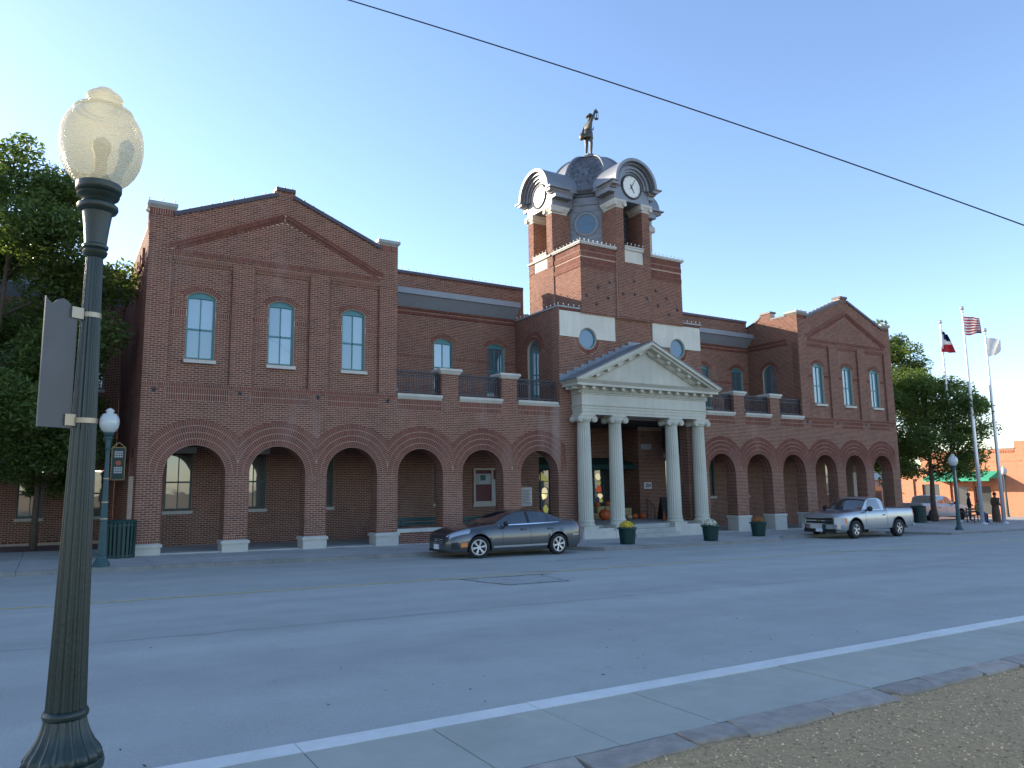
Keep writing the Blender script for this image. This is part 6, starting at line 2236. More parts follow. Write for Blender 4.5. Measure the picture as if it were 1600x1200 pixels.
def make_pickup(label, mat, crew, loc, flip=False):
    T = thing('pickup_truck', label, 'truck', loc)
    T.rotation_euler = (0, math.atan(.016) * (-1 if flip else 1), PI if flip else 0)
    R = .39
    x2 = 1.66 if not crew else 2.0
    xe = 2.85 if not crew else 3.15
    cabend = .72 if not crew else 1.25
    arches = [(-1.50, R, .50), (x2, R, .50)]
    top = [(-2.62, .88), (-2.55, 1.00), (-2.3, 1.06), (-1.6, 1.12), (-.85, 1.17), (cabend, 1.20), (cabend + .1, 1.25), (xe - .1, 1.25), (xe, 1.24)]
    wid = [(-2.62, .80), (-2.5, .90), (-2.2, .96), (-1.5, .985), (0, .985), (xe - .2, .985), (xe, .96)]
    low = [(-2.62, .40), (-2.2, .36), (-1.0, .38), (1.0, .40), (xe, .50)]
    sec = [(0.0, .965), (.12, .99), (.35, 1.0), (.60, 1.0), (.80, .985), (.93, .96), (.985, .91), (1.0, .80), (1.0, .40), (1.0, 0.0)]
    xs = sorted(set([-2.62, -2.60, -2.55, -2.48, -2.4, -2.25] + [round(v, 3) for v in np.linspace(-2.1, xe - .1, 62)] + [a - r + .001 for a, _, r in arches] + [a + r - .001 for a, _, r in arches] +
                    [xe - .04, xe, cabend + .079, cabend + .081, xe - .081, xe - .079]))
    c = Car(top, wid, low, arches, xs, bed=(cabend + .08, xe - .08, .78), sec=sec)
    c.body(T, mat)
    roof = [(-1.02, 1.15), (-.72, 1.38), (-.36, 1.68), (-.1, 1.765), (.2, 1.79), (cabend - .2, 1.775), (cabend - .03, 1.70), (cabend, 1.62)]
    def g(x, t):
        zt = smooth_tab(roof, x); zb = smooth_tab(top, x) - .03
        W = smooth_tab(wid, x) * .90
        h = max(0.0, zt - zb); k = h / .6
        wt = W - .17 * min(1, k)
        if t < .6:
            f = t / .6
            return (x, W + (wt - W) * f ** 1.1, zb + h * .91 * f)
        f = (t - .6) / .4
        return (x, wt * (1 - f), zb + h * (.91 + .09 * math.sin(f * PI / 2)))
    mb = MB(); rows = []
    gx = sorted([-1.02, -.98, -.9, -.8, -.7, -.6, -.5, -.4, -.3, -.2, -.1] + list(np.linspace(0, cabend - .06, 8)) + [cabend - .03, cabend])
    for x in gx:
        half = [g(x, i / 12) for i in range(13)]
        rows.append([(p[0], -p[1], p[2]) for p in half] + [(p[0], p[1], p[2]) for p in half[-2::-1]])
    mb.grid(rows); mb.add(rows[-1], [tuple(range(len(rows[-1])))])
    shade_auto(mb.build('cabin', mat, T), 42)
    P = lambda *a, **k: c.patch(T, *a, fn=g, **k)
    P('windscreen', 'car_glass', lambda v: -.97 + .06 * (1 - v), lambda v: -.36, .61, 1.0, .006, 8, 6)
    if crew:
        P('side_window', 'car_glass', lambda v: -.66 + .38 * v, lambda v: .26, .08, .55, .006, 6, 5)
        P('side_window', 'car_glass', lambda v: .40, lambda v: cabend - .16 - .04 * v, .08, .55, .006, 6, 5)
    else:
        P('side_window', 'car_glass', lambda v: -.66 + .38 * v, lambda v: .50 - .10 * v, .08, .55, .006, 6, 5)
    Bp = lambda *a, **k: c.patch(T, *a, **k)
    for x in ((-.78, cabend + .06) if not crew else (-.78, .33, cabend + .06)): Bp('door_seam', 'black', x - .009, x + .009, .05, .70, .003, 1, 8)
    for sd in (-1, 1):
        def hl(x, z, e=.012): return (x, sd * (smooth_tab(wid, x) + e), z)
        m = MB(); xsn = [-2.635, -2.60, -2.55, -2.48, -2.40, -2.32, -2.22]
        m.grid([[hl(x, .60 + .29 * j / 4 + .02 * i / 6) if x > -2.63 else (-2.668, sd * .73, .62 + .27 * j / 4) for i, x in enumerate(xsn)] for j in range(5)]); m.build('headlight', 'head_glass', T)
        m = MB(); m.grid([[hl(x, .64 + .24 * j / 3, .014) for x in (-2.22, -2.17, -2.11)] for j in range(4)]); m.build('turn_lamp', 'amber', T)
    Bp('tail_light', 'red_lens', xe - .10, xe - .01, .40, .68, .008, 2, 3)
    for xc in (-1.50, x2):
        for sd in (-1, 1):
            m = MB()
            pts = []
            for i in range(17):
                a = PI * i / 16
                X = xc + .505 * math.cos(a)
                W = smooth_tab(wid, X)
                pts.append((X, sd * (W * .995), R + .505 * math.sin(a)))
            m.tube(pts, .022, 5); m.build('arch_lip', 'black', T)
    for sd in (-1, 1):
        hx = cabend - .26
        m = MB(); m.box(hx, hx + .17, sd * .985 - .02, sd * .985 + .02, .96, 1.0); m.build('door_handle', 'black', T)
        m = MB(); m.sphere((-.66, sd * 1.10, 1.26), .135, 12, 8, .85, .55, 1.0); m.bar((-.62, sd * .88, 1.2), (-.64, sd * 1.02, 1.22), .06, .06); m.build('door_mirror', 'black', T, True)
    m = MB(); m.box(-2.665, -2.60, -.70, .70, .62, .90); gr = m.build('grille', 'black', T)
    for z0, z1 in ((.872, .90), (.745, .785), (.62, .645)):
        m = MB(); m.box(-2.675, -2.666, -.70, .70, z0, z1); m.build('grille_bar', 'chrome', gr)
    for sd in (-1, 1):
        m = MB(); m.box(-2.672, -2.60, sd * .69 - .03, sd * .69 + .03, .62, .90); m.build('grille_frame', 'chrome', gr)
    m = MB()   # bow-tie shaped badge
    m.add([(-2.68, -.13, .745), (-2.68, -.05, .745), (-2.68, -.05, .73), (-2.68, .05, .73), (-2.68, .05, .745), (-2.68, .13, .745), (-2.68, .11, .785), (-2.68, .05, .785), (-2.68, .05, .80), (-2.68, -.05, .80), (-2.68, -.05, .785), (-2.68, -.11, .785)], [tuple(range(12))])
    m.build('badge', 'banner_gold', gr)
    m = MB()
    rows = [[(-2.70 + .16 * abs(yy) ** 3, yy * .95, z) for yy in np.linspace(-1, 1, 13)] for z in (.42, .46, .58, .61)]
    rows = [[(-2.60 + .10 * abs(yy) ** 3, yy * .93, .42) for yy in np.linspace(-1, 1, 13)]] + rows + [[(-2.58 + .10 * abs(yy) ** 3, yy * .93, .61) for yy in np.linspace(-1, 1, 13)]]
    m.grid(rows); m.build('front_bumper', 'chrome' if not crew else mat, T, False)
    m = MB(); m.box(-2.66, -2.56, -.78, .78, .26, .43); m.build('air_dam', 'black', T)
    m = MB(); m.box(-2.70, -2.662, -.155, .155, .30, .43); m.build('number_plate', 'plate_white', T)
    m = MB(); m.box(xe, xe + .14, -.92, .92, .46, .60); m.build('rear_bumper', 'chrome', T)
    m = MB(); m.box(-2.45, xe - .1, -.72, .72, .36, .77); m.build('underbody', 'black', T)
    m = MB(); m.box(cabend + .11, xe - .11, -.78, .78, .772, .80); m.build('bed_floor', 'black', T)
    for xc in (-1.50, x2):
        for sd in (-1, 1): wheel(T, xc, sd * .86, R, .26, sd, 0, 5, rimr=.60)
    return T


make_sedan()
make_pickup('silver regular-cab pickup truck parked at the kerb by the right arches', 'paint_silver', False, (9.12, -4.15, road_z(9.1, -4.15)))
make_pickup('pale grey crew-cab pickup parked behind the tree on the right', 'paint_pale', True, (29.2, 3.5, gs(29.2) - .135), True)


# ------------------------------------------------------------------ street lamps
def lamp(label, loc, H, near=False, sides=48):
    T = thing('street_lamp', label, 'lamp', loc)
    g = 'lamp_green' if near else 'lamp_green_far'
    k = H / 4.27
    fl = 16
    S = lambda pr: [(r * k, z * k) for r, z in pr]
    m = MB()
    m.lathe(S([(.215, 0), (.22, .03), (.215, .055), (.205, .06)]), (0, 0, 0), sides)
    m.lathe(S([(.205, .058), (.212, .08), (.198, .11), (.168, .15), (.142, .20), (.124, .25), (.113, .30)]), (0, 0, 0), sides * 3 if near else sides, flute=fl, fd=.11, cap=False)
    shade_auto(m.build('base', g, T), 40)
    m = MB(); m.lathe(S(((.108, .295), (.117, .30), (.123, .315), (.123, .33), (.117, .345), (.108, .35))), (0, 0, 0), sides); shade_auto(m.build('base_ring', g, T), 50)
    tb = [(.35, .110), (.8, .098), (1.3, .087), (1.9, .074), (2.4, .064), (2.8, .055), (3.13, .050)]
    m = MB(); m.lathe(S([(r, z) for z, r in tb]), (0, 0, 0), sides * 3 if near else sides, flute=fl, fd=.12)
    shade_auto(m.build('shaft', g, T), 40)
    m = MB()
    m.lathe(S(((.050, 3.11), (.068, 3.13), (.073, 3.15), (.064, 3.165), (.075, 3.175), (.076, 3.19), (.064, 3.20), (.067, 3.24), (.075, 3.32), (.084, 3.39), (.088, 3.41), (.11, 3.42), (.120, 3.44), (.118, 3.46), (.10, 3.475), (.092, 3.485),
               (.10, 3.505), (.118, 3.515), (.124, 3.53), (.115, 3.54), (.128, 3.55), (.134, 3.565), (.134, 3.60), (.115, 3.605))), (0, 0, 0), sides)
    shade_auto(m.build('collar', g, T), 40)
    # rounded globe with a lidded cap and finial
    m = MB()
    m.lathe(S(((.115, 3.60), (.140, 3.615), (.172, 3.645), (.205, 3.69), (.230, 3.745), (.245, 3.81), (.250, 3.875), (.246, 3.94), (.232, 4.0), (.208, 4.05), (.178, 4.085))), (0, 0, 0), sides, cap=False)
    gl = m.build('globe', 'globe_glass' if near else 'globe_white', T, True)
    m = MB()
    m.lathe(S(((.176, 4.083), (.182, 4.092), (.176, 4.108), (.13, 4.122), (.098, 4.13), (.09, 4.145), (.093, 4.165), (.108, 4.178), (.110, 4.205), (.10, 4.222), (.076, 4.232), (.066, 4.245), (.05, 4.262), (.025, 4.272), (.001, 4.275))), (0, 0, 0), sides, cap=False)
    shade_auto(m.build('globe_cap', 'globe_glass' if near else 'globe_white', T), 50)
    if near:
        m = MB(); m.lathe([(.07, 3.605), (.07, 3.65), (.035, 3.69), (.04, 3.80), (.055, 3.84), (.055, 3.89), (.03, 3.92), (.001, 3.94)], (0, 0, 0), 16); m.build('lamp_socket', 'plate_white', T, True)
    return T


LX, LY = -21.757, -19.66
nl = lamp('large dark green fluted street lamp with acorn globe in the near left', (LX, LY, near_z(LX) + .08), 4.27, True)
# plinth under the near lamp
m = MB(); m.lathe([(.205, -.30), (.205, .005)], (0, 0, 0), 32); m.build('footing', 'concrete', nl)
# sign panel clamped to the shaft, seen from behind, edge towards the street
sg = thing('lamp_post_sign', 'grey metal sign panel with arched top strapped to the near lamp post', 'sign', (LX, LY, near_z(LX) + .08))
sdir = Vector((-0.86, -0.51, 0)).normalized()
m = MB()
p = [(0.0, 2.01), (.20, 2.01), (.20, 2.80), (.18, 2.775), (.155, 2.76), (.13, 2.79), (.095, 2.805), (.06, 2.79), (.035, 2.76), (.0, 2.75)]
fr = Frame((sdir.x * .088, sdir.y * .088, 0), tuple(sdir), (sdir.y, -sdir.x, 0))
slab('', p, [], fr, .006, -.006, None, mb=m)
m.build('sign_panel', 'sign_back', sg)
for z in (2.06, 2.73):
    m = MB()
    m.lathe([(.073 - .023 * (z - 2.0), z - .016), (.077 - .023 * (z - 2), z - .016), (.077 - .023 * (z - 2), z + .016), (.073 - .023 * (z - 2), z + .016)], (0, 0, 0), 32)
    bd = m.build('strap', 'steel_band', sg)
    m = MB(); m.hexa([fr.p(-.03, z - .035, .02), fr.p(.045, z - .035, .02), fr.p(.045, z - .035, -.02), fr.p(-.03, z - .035, -.02)], [fr.p(-.03, z + .035, .02), fr.p(.045, z + .035, .02), fr.p(.045, z + .035, -.02), fr.p(-.03, z + .035, -.02)])
    m.build('clamp', 'steel_band', bd)

fl_ = lamp('teal street lamp with a small banner on the far pavement at left', (-20.70, -3.0, walk_z(-20.7)), 4.05)
bn = thing('lamp_banner', 'dark green banner with an orange round mark hung on the far left lamp', 'banner', (-20.70, -3.0, walk_z(-20.7)))
m = MB(); m.box(.11, .40, -.014, .014, 2.20, 3.02); pnl = m.build('banner_panel', 'banner_dark', bn)
m = MB()
for a, b in (((.10, -.0, 3.03), (.41, 0, 3.03)), ((.10, 0, 2.19), (.41, 0, 2.19)), ((.10, 0, 2.19), (.10, 0, 3.03)), ((.41, 0, 2.19), (.41, 0, 3.03)), ((.10, 0, 3.03), (.255, 0, 3.16)), ((.255, 0, 3.16), (.41, 0, 3.03)), ((.04, 0, 2.22), (.11, 0, 2.22)), ((.04, 0, 2.98), (.11, 0, 2.98))):
    m.bar(a, b, .016, .016)
m.build('banner_frame', 'banner_gold', bn)
m = MB(); m.lathe([(.001, .02), (.06, .02), (.085, .0)], (.255, 0, 2.62), 16, axis='y'); m.build('pumpkin_mark', 'banner_orange', pnl)
for z in (2.77, 2.83, 2.89, 2.36, 2.42, 2.48):
    m = MB()
    for i in range(5): m.box(.16 + i * .040, .19 + i * .040, -.020, -.015, z, z + .042)
    m.build('lettering', 'banner_white', pnl)
m = MB()
for z, r in ((2.22, .069), (2.98, .055), (1.2, .096), (1.62, .086)): m.lathe([(r, z - .015), (r + .006, z - .015), (r + .006, z + .015), (r, z + .015)], (0, 0, 0), 20)
m.split('strap', 'steel_band', bn)

lamp('dark street lamp on the pavement in front of the flagpoles', (16.45, -4.75, walk_z(16.45)), 3.75)
lamp('distant street lamp before the orange brick building at far right', (39.2, 3.6, gs(39.2) - .14), 3.9)


# ------------------------------------------------------------------ litter bins, planters, pumpkins
def slatted_bin(label, loc, r, h):
    T = thing('litter_bin', label, 'bin', loc)
    m = MB(); m.lathe([(r * .86, .03), (r * .90, .05), (r * .90, h * .94), (.001, h * .94)], (0, 0, 0), 24); m.build('liner', 'black', T)
    for z in (.06, h * .93):
        m = MB(); m.lathe([(r * .92, z - .025), (r * 1.02, z - .025), (r * 1.02, z + .025), (r * .92, z + .025)], (0, 0, 0), 28); m.build('hoop', 'bin_green', T)
    n = 22
    for i in range(n):
        a = 2 * PI * i / n
        m = MB(); m.bar((r * .97 * math.cos(a), r * .97 * math.sin(a), .0), (r * math.cos(a), r * math.sin(a), h), r * .17, .02, up=(math.cos(a), math.sin(a), 0)); m.build('slat', 'bin_green', T)
    m = MB(); m.lathe([(r * .62, h), (r * 1.04, h), (r * 1.06, h + .03), (r * .95, h + .07), (r * .62, h + .05)], (0, 0, 0), 28); m.build('rim', 'bin_green', T)
    return T


slatted_bin('dark green slatted litter bin behind the far left street lamp', (-20.1, -.3, walk_z(-20.1)), .40, 1.0)
slatted_bin('dark litter bin standing beside the pale grey pickup', (23.3, 1.2, gs(23.3)), .42, .95)


def planter(label, loc, flower, sd):
    T = thing('flower_planter', label, 'planter', loc, 0, 'planters in front of the portico')
    T.scale = (.74, .74, .74)
    r0, r1, h = .36, .45, .78
    m = MB(); m.lathe([(.30, 0), (r0, .02), (r0 + .02, .06), (r0 - .03, .09), (r0 - .03, .1), (r1 - .05, h - .05), (r1 - .07, h - .05), (.001, h - .1)], (0, 0, 0), 32); m.build('tub', 'bin_green', T)
    n = 26
    for i in range(n):
        a = 2 * PI * i / n
        m = MB(); m.bar(((r0 - .01) * math.cos(a), (r0 - .01) * math.sin(a), .08), ((r1 - .03) * math.cos(a), (r1 - .03) * math.sin(a), h - .05), .045, .02, up=(math.cos(a), math.sin(a), 0)); m.build('slat', 'bin_green', T)
    m = MB(); m.lathe([(r1 - .06, h - .06), (r1 + .02, h - .06), (r1 + .05, h - .02), (r1 + .03, h + .02), (r1 - .05, h)], (0, 0, 0), 32); m.build('rim', 'bin_green', T)
    r = random.Random(sd)
    m = MB(); ml = MB()
    for i in range(420):
        u = r.random(); a = r.random() * 2 * PI
        rad = .36 * math.sqrt(u); z = h + .03 + .30 * math.sqrt(max(0, 1 - u)) * (0.75 + .3 * r.random())
        c = Vector((rad * math.cos(a) - .02, rad * math.sin(a), z))
        nrm = Vector((rad * math.cos(a), rad * math.sin(a), .35)).normalized()
        t1 = nrm.orthogonal().normalized(); t2 = nrm.cross(t1)
        s = .032 + .018 * r.random()
        ring = [c + (t1 * math.cos(2 * PI * j / 6) + t2 * math.sin(2 * PI * j / 6)) * s for j in range(6)]
        m.add(ring + [c + nrm * .014], [(j, (j + 1) % 6, 6) for j in range(6)])
    m.build('flower_heads', flower, T)['kind'] = 'stuff'
    for i in range(260):
        a = r.random() * 2 * PI; rad = .30 + .16 * r.random(); z = h + .0 + .14 * r.random()
        if r.random() < .3: a = r.gauss(-.2, .5); z += .12; rad *= 1.05
        c = Vector((rad * math.cos(a), rad * math.sin(a), z)); s = .045
        d = Vector((math.cos(a), math.sin(a), r.uniform(-.2, .8))).normalized(); t = d.cross(Vector((0, 0, 1))).normalized()
        ml.add([c - d * s, c + t * s * .45, c + d * s, c - t * s * .45], [(0, 1, 2, 3)])
    ml.build('foliage', 'mum_leaf', T)['kind'] = 'stuff'
    return T


planter('green slatted planter of yellow chrysanthemums left of the porch steps', (-3.95, -3.75, walk_z(-3.95)), 'mum_yellow', 1)
planter('green slatted planter of cream chrysanthemums right of the porch steps', (-.02, -4.05, walk_z(-.02)), 'mum_cream', 2)
planter('green slatted planter of rust-coloured chrysanthemums before the right arcade', (3.95, -3.0, walk_z(3.95)), 'mum_rust', 3)


def pumpkin(label, loc, r, mat='pumpkin', sq=.85, group='pumpkins on the porch'):
    T = thing('pumpkin', label, 'pumpkin', loc, 0, group)
    m = MB(); rows = []
    for i in range(13):
        t = PI * i / 12
        row = []
        for k in range(41):
            a = 2 * PI * k / 40
            rr = r * math.sin(t) ** .85 * (1 - .09 * abs(math.sin(a * 5)) ** .6 * -1 - .09)
            row.append((rr * math.cos(a), rr * math.sin(a), r * sq * (1 - math.cos(t)) - .02 * 0))
        rows.append(row)
    m.grid(rows); m.build('shell', mat, T, True)
    m = MB(); m.tube([(0, 0, 2 * r * sq - .03), (.02, 0, 2 * r * sq + .05 * r / .2), (.06, .01, 2 * r * sq + .08 * r / .2)], [r * .14, r * .10, r * .09], 6); m.build('stem', 'bark', T)


PF = .22
pumpkin('very large orange pumpkin between the two left columns', (.68, 3.3, PF), .30)
pumpkin('orange pumpkin seen over the sedan roof in the left arch', (-2.72, 3.9, PF), .33)
pumpkin('cream pumpkin beside the straw bale on the porch', (2.10, 3.2, PF), .14, 'pumpkin_pale')
pumpkin('small orange pumpkin nearest the number plate wall', (2.84, 3.1, PF), .17)
pumpkin('small orange pumpkin in the middle of the porch row', (2.50, 3.25, PF), .15)
pumpkin('small orange pumpkin stacked high behind the giant one', (1.05, 4.35, PF + .61), .13)
pumpkin('small orange pumpkin stacked at the right end of the bale', (1.72, 4.35, PF + .61), .13)
T = thing('straw_bale', 'low straw bales stacked behind the pumpkins on the porch', 'straw bale', (1.40, 4.35, PF))
for x, z in ((-.55, 0), (.55, 0), (0, .31)):
    m = MB(); m.box(x - .53, x + .53, -.24, .24, z + .002, z + .305); m.build('bale', 'straw', T)
T = thing('straw_bale', 'single straw bale beside the second column on the porch', 'straw bale', (2.25, 3.75, PF))
m = MB(); m.box(-.16, .30, -.2, .2, .0, .52); m.build('bale', 'straw', T)
m = MB(); m.box(-.165, .305, -.205, .205, .15, .17); m.box(-.165, .305, -.205, .205, .36, .38); m.build('twine', 'bark', T)


# bench in the arcade, porch bench
def bench(label, loc, L):
    T = thing('bench', label, 'bench', loc)
    for i in range(3):
        m = MB(); m.box(-L / 2, L / 2, -.2 + i * .14, -.08 + i * .14, .42, .455); m.build('seat_slat', 'teal_dark', T)
    for i in range(2):
        m = MB(); m.box(-L / 2, L / 2, .22, .25, .58 + i * .16, .70 + i * .16); m.build('back_slat', 'teal_dark', T)
    for s in (-1, 1):
        m = MB(); m.bar((s * (L / 2 - .12), -.18, 0), (s * (L / 2 - .12), -.18, .42), .05, .05); m.bar((s * (L / 2 - .12), .24, 0), (s * (L / 2 - .12), .26, .86), .05, .05); m.bar((s * (L / 2 - .12), -.2, .40), (s * (L / 2 - .12), .25, .40), .05, .04); m.build('leg', 'iron', T)


bench('dark teal bench in the fourth arch from the left', (-9.75, 1.25, walk_z(-9.75) + .045), 1.9)
bench('dark teal bench in the fifth arch behind the sedan', (-7.1, 1.25, walk_z(-7.1) + .045), 1.6)
bench('dark bench before the pale pickup where a person sits', (26.9, -.35, gs(26.9)), 1.5)
T = thing('traffic_cone', 'small orange cone at the foot of the third column', 'cone', (2.30, 1.0, PF))
m = MB(); m.box(-.11, .11, -.11, .11, 0, .03); m.build('foot', 'black', T)
m = MB(); m.lathe([(.09, .03), (.02, .42), (.001, .43)], (0, 0, 0), 16); m.build('cone_body', 'banner_orange', T)
T = thing('handrail', 'thin black handrail on the porch right of the doors', 'handrail', (3.1, 2.5, PF))
m = MB(); m.tube([(0, 0, 0), (0, 0, .55), (-.02, .5, .95), (-.02, .5, 0)], .022, 8); m.build('rail', 'iron', T)
T = thing('signboard', 'slim dark sandwich board leaning by the third column', 'sign', (3.0, 1.6, PF))
m = MB(); m.bar((0, 0, 0), (0, .12, 1.05), .42, .03, up=(0, 1, 0)); m.bar((0, .4, 0), (0, .14, 1.05), .42, .03, up=(0, 1, 0)); m.build('board', 'black', T)


# ------------------------------------------------------------------ flagpoles and flags
def flagpole(label, x, y, H):
    z = gs(x)
    T = thing('flagpole', label, 'flagpole', (x, y, z), 0, 'flagpoles beside the hall')
    m = MB(); m.lathe([(.11, 0), (.105, H * .3), (.085, H * .6), (.055, H - .35), (.05, H - .3)], (0, 0, 0), 18); m.build('pole', 'pole_metal', T, True)
    m = MB(); m.lathe([(.26, 0), (.26, .03), (.18, .06), (.13, .11)], (0, 0, 0), 20); m.build('flash_collar', 'pole_metal', T)
    m = MB(); m.lathe([(.05, H - .32), (.07, H - .30), (.07, H - .2), (.03, H - .17), (.03, H - .1)], (0, 0, 0), 14); m.build('truck_cap', 'pole_metal', T)
    m = MB(); m.sphere((0, 0, H - .02), .13, 16, 10); m.build('ball', 'alloy', T, True)
    m = MB(); m.tube([(.12, 0, 1.2), (.09, 0, H * .5), (.075, 0, H - .35)], .008, 4); m.build('halyard', 'pole_metal', T)
    return T


flagpole('left flagpole of the three, flying a drooping three-colour flag', 26.9, .75, 12.85)
flagpole('tallest middle flagpole, flying a striped flag', 24.75, -1.75, 12.95)
flagpole('right flagpole of the three, flying a white flag', 26.8, -1.95, 11.8)


def cloth(name, label, pos, fn, nu, nv, colour, mats, group='flags on the flagpoles'):
    """fn(u,v)->local point; colour(u,v)->material index"""
    m = MB()
    rows = [[fn(i / nu, j / nv) for i in range(nu + 1)] for j in range(nv + 1)]
    n = nu + 1
    m.v = [p for r in rows for p in r]
    for j in range(nv):
        for i in range(nu):
            m.f.append((j * n + i, j * n + i + 1, (j + 1) * n + i + 1, (j + 1) * n + i))
            m.m.append(colour((i + .5) / nu, (j + .5) / nv))
    o = m.build(name, mats, None, True)
    o.location = pos
    sd = o.modifiers.new('thick', 'SOLIDIFY'); sd.thickness = .008
    return tag(o, label, 'flag', group)


wd = Vector((.85, -.52, 0))     # the way the breeze pushes the cloth
def us(u, v):
    L = 1.0 * u * (1 - .06 * v)
    w = .12 * math.sin(u * 9 + v * 2) * u
    return (wd.x * L - wd.y * w + .07, wd.y * L + wd.x * w, -.02 - 1.12 * v - .10 * u - .06 * math.sin(u * 6) * v + .12 * u * v)
def us_col(u, v):
    if u > .80 and v > .86: return 2
    return 1 if int(v * 13) % 2 == 0 else 0
cloth('flag', 'red and white striped flag on the middle pole', (24.75, -1.75, gs(24.75) + 12.45), us, 26, 39, us_col, ['flag_white', 'flag_red', 'flag_blue'])
def tx(u, v):
    L = .70 * u * (.35 + .75 * v) + .05
    w = .16 * math.sin(u * 11 + v * 1.5) * (.4 + u)
    return (wd.x * L - wd.y * w * .6 + .05 - .28 * v * (1 - u), wd.y * L + wd.x * w * .6, -.02 - 1.45 * v - .30 * u * (1 - v * .8))
def tx_col(u, v):
    if v < .38 and u > .25: return 2
    if v < .16: return 2
    return 0 if v < .60 + .12 * (.5 - u) else 1
cloth('flag', 'drooping blue, white and red flag on the left pole', (26.9, .75, gs(26.9) + 12.3), tx, 20, 28, tx_col, ['flag_white', 'flag_red', 'flag_blue'])
def wf(u, v):
    L = 1.0 * u * (1 - .28 * v)
    w = .14 * math.sin(u * 8 + v * 3) * u
    return (wd.x * L - wd.y * w + .07, wd.y * L + wd.x * w, -.02 - 1.2 * v * (1 - .28 * u) + .10 * math.sin(u * 7) * u - .05 * u)
cloth('flag', 'plain white flag on the right pole', (26.8, -1.95, gs(26.8) + 11.3), wf, 22, 20, lambda u, v: 0, ['flag_white'])


# ------------------------------------------------------------------ people on the right
def person(label, loc, rz, H, coat, legs, seated=False, skirt=None, hand=False):
    T = thing('person', label, 'person', loc, rz)
    k = H / 1.75
    if not seated:
        V = [(0, 0, .93), (0, 0, 1.12), (0, 0, 1.36), (0, 0, 1.47), (0, 0, 1.53), (.02, 0, 1.61), (.02, 0, 1.70),
             (0, .09, .88), (.02, .10, .48), (-.02, .10, .09), (.14, .12, .03), (0, -.09, .88), (.03, -.10, .48), (0, -.10, .09), (.16, -.12, .03),
             (0, .19, 1.40), (-.02, .24, 1.12), (.10, .22, .90), (.14, .21, .83), (0, -.19, 1.40), (-.02, -.25, 1.13), (.16, -.22, .98), (.22, -.20, .98)]
    else:
        V = [(0, 0, .52), (-.02, 0, .72), (0, 0, .96), (.02, 0, 1.07), (.03, 0, 1.13), (.06, 0, 1.21), (.06, 0, 1.30),
             (.08, .10, .52), (.46, .13, .52), (.44, .13, .09), (.58, .14, .03), (.08, -.10, .52), (.46, -.13, .52), (.46, -.13, .09), (.60, -.14, .03),
             (0, .19, 1.0), (.02, .24, .74), (.25, .18, .62), (.32, .15, .60), (0, -.19, 1.0), (.02, -.24, .74), (.25, -.18, .62), (.32, -.15, .60)]
    E = [(0, 1), (1, 2), (2, 3), (3, 4), (4, 5), (5, 6), (0, 7), (7, 8), (8, 9), (9, 10), (0, 11), (11, 12), (12, 13), (13, 14), (2, 15), (15, 16), (16, 17), (17, 18), (2, 19), (19, 20), (20, 21), (21, 22)]
    R = [(.13, .15), (.125, .15), (.13, .17), .07, .055, .085, .075, .09, .07, .05, .04, .09, .07, .05, .04, .07, .058, .042, .04, .07, .058, .042, .04]
    o = skin_body('body', V, E, R, legs, T, sub=1)
    o.scale = (k, k, k)
    hz = V[5][2]; hx = V[5][0]
    m = MB(); m.sphere((hx, 0, hz + .03), .10, 12, 8, 1.18); h = m.build('face', 'skin', T, True); h.scale = (k, k, k)
    m = MB(); m.sphere((hx - .015, 0, hz + .06), .106, 12, 8, 1.05); h = m.build('hair', 'hair', T, True); h.scale = (k, k, k)
    # coat over trunk and arms
    Vc = [V[0], V[1], V[2], V[3], V[15], V[16], V[17], V[19], V[20], V[21]]
    Ec = [(0, 1), (1, 2), (2, 3), (2, 4), (4, 5), (5, 6), (2, 7), (7, 8), (8, 9)]
    Rc = [(.15, .18), (.145, .18), (.15, .19), .08, .085, .072, .055, .085, .072, .055]
    c = skin_body('coat', Vc, Ec, Rc, coat, T, sub=1); c.scale = (k, k, k)
    if skirt:
        m = MB(); rows = []
        for z, r in ((1.0, .17), (.7, .20), (.3, .22), (.06, .21)):
            rows.append([(r * math.cos(a), r * 1.05 * math.sin(a), z) for a in np.linspace(0, 2 * PI, 19)])
        m.grid(rows); s = m.build('long_coat', coat, T, True); s.scale = (k, k, k)
    return T


person('standing person in a long brown coat beside the right flagpole', (27.2, -1.35, gs(27.2)), math.radians(-20), 1.82, 'coat_brown', 'coat_brown', skirt=True)
person('seated person in olive top and blue jeans between the flagpoles', (27.0, -.42, gs(27.0)), math.radians(-90), 1.72, 'cloth_olive', 'denim', seated=True)
person('standing person in dark clothes behind the seated one', (28.6, .9, gs(28.6)), math.radians(-60), 1.78, 'cloth_dark', 'cloth_dark')

# overhead cable
pa = Vector((-60.0, 15.0, 0)); 
def cable():
    a = Vector(CAM_LOC) + (CF + CR * ((545 - 800) / 1160.83) - CU * ((0 - 600) / 1160.83)) * 15.0
    b = Vector(CAM_LOC) + (CF + CR * ((1600 - 800) / 1160.83) - CU * ((352 - 600) / 1160.83)) * 15.0
    mid = Vector(CAM_LOC) + (CF + CR * ((1100 - 800) / 1160.83) - CU * ((176 - 600) / 1160.83)) * 15.0
    m = MB()
    pts = []
    for i in range(61):
        t = -1.2 + 3.4 * i / 60
        q = a + (b - a) * t
        sag = (mid - (a + (b - a) * .526)).z
        q = q + Vector((0, 0, sag * 4 * t * (1 - t)))
        pts.append(q)
    m.tube(pts, .014, 6)
    return tag(m.build('overhead_cable', 'cable', None, True), 'single dark overhead cable crossing the sky above the tower', 'cable')


cable()


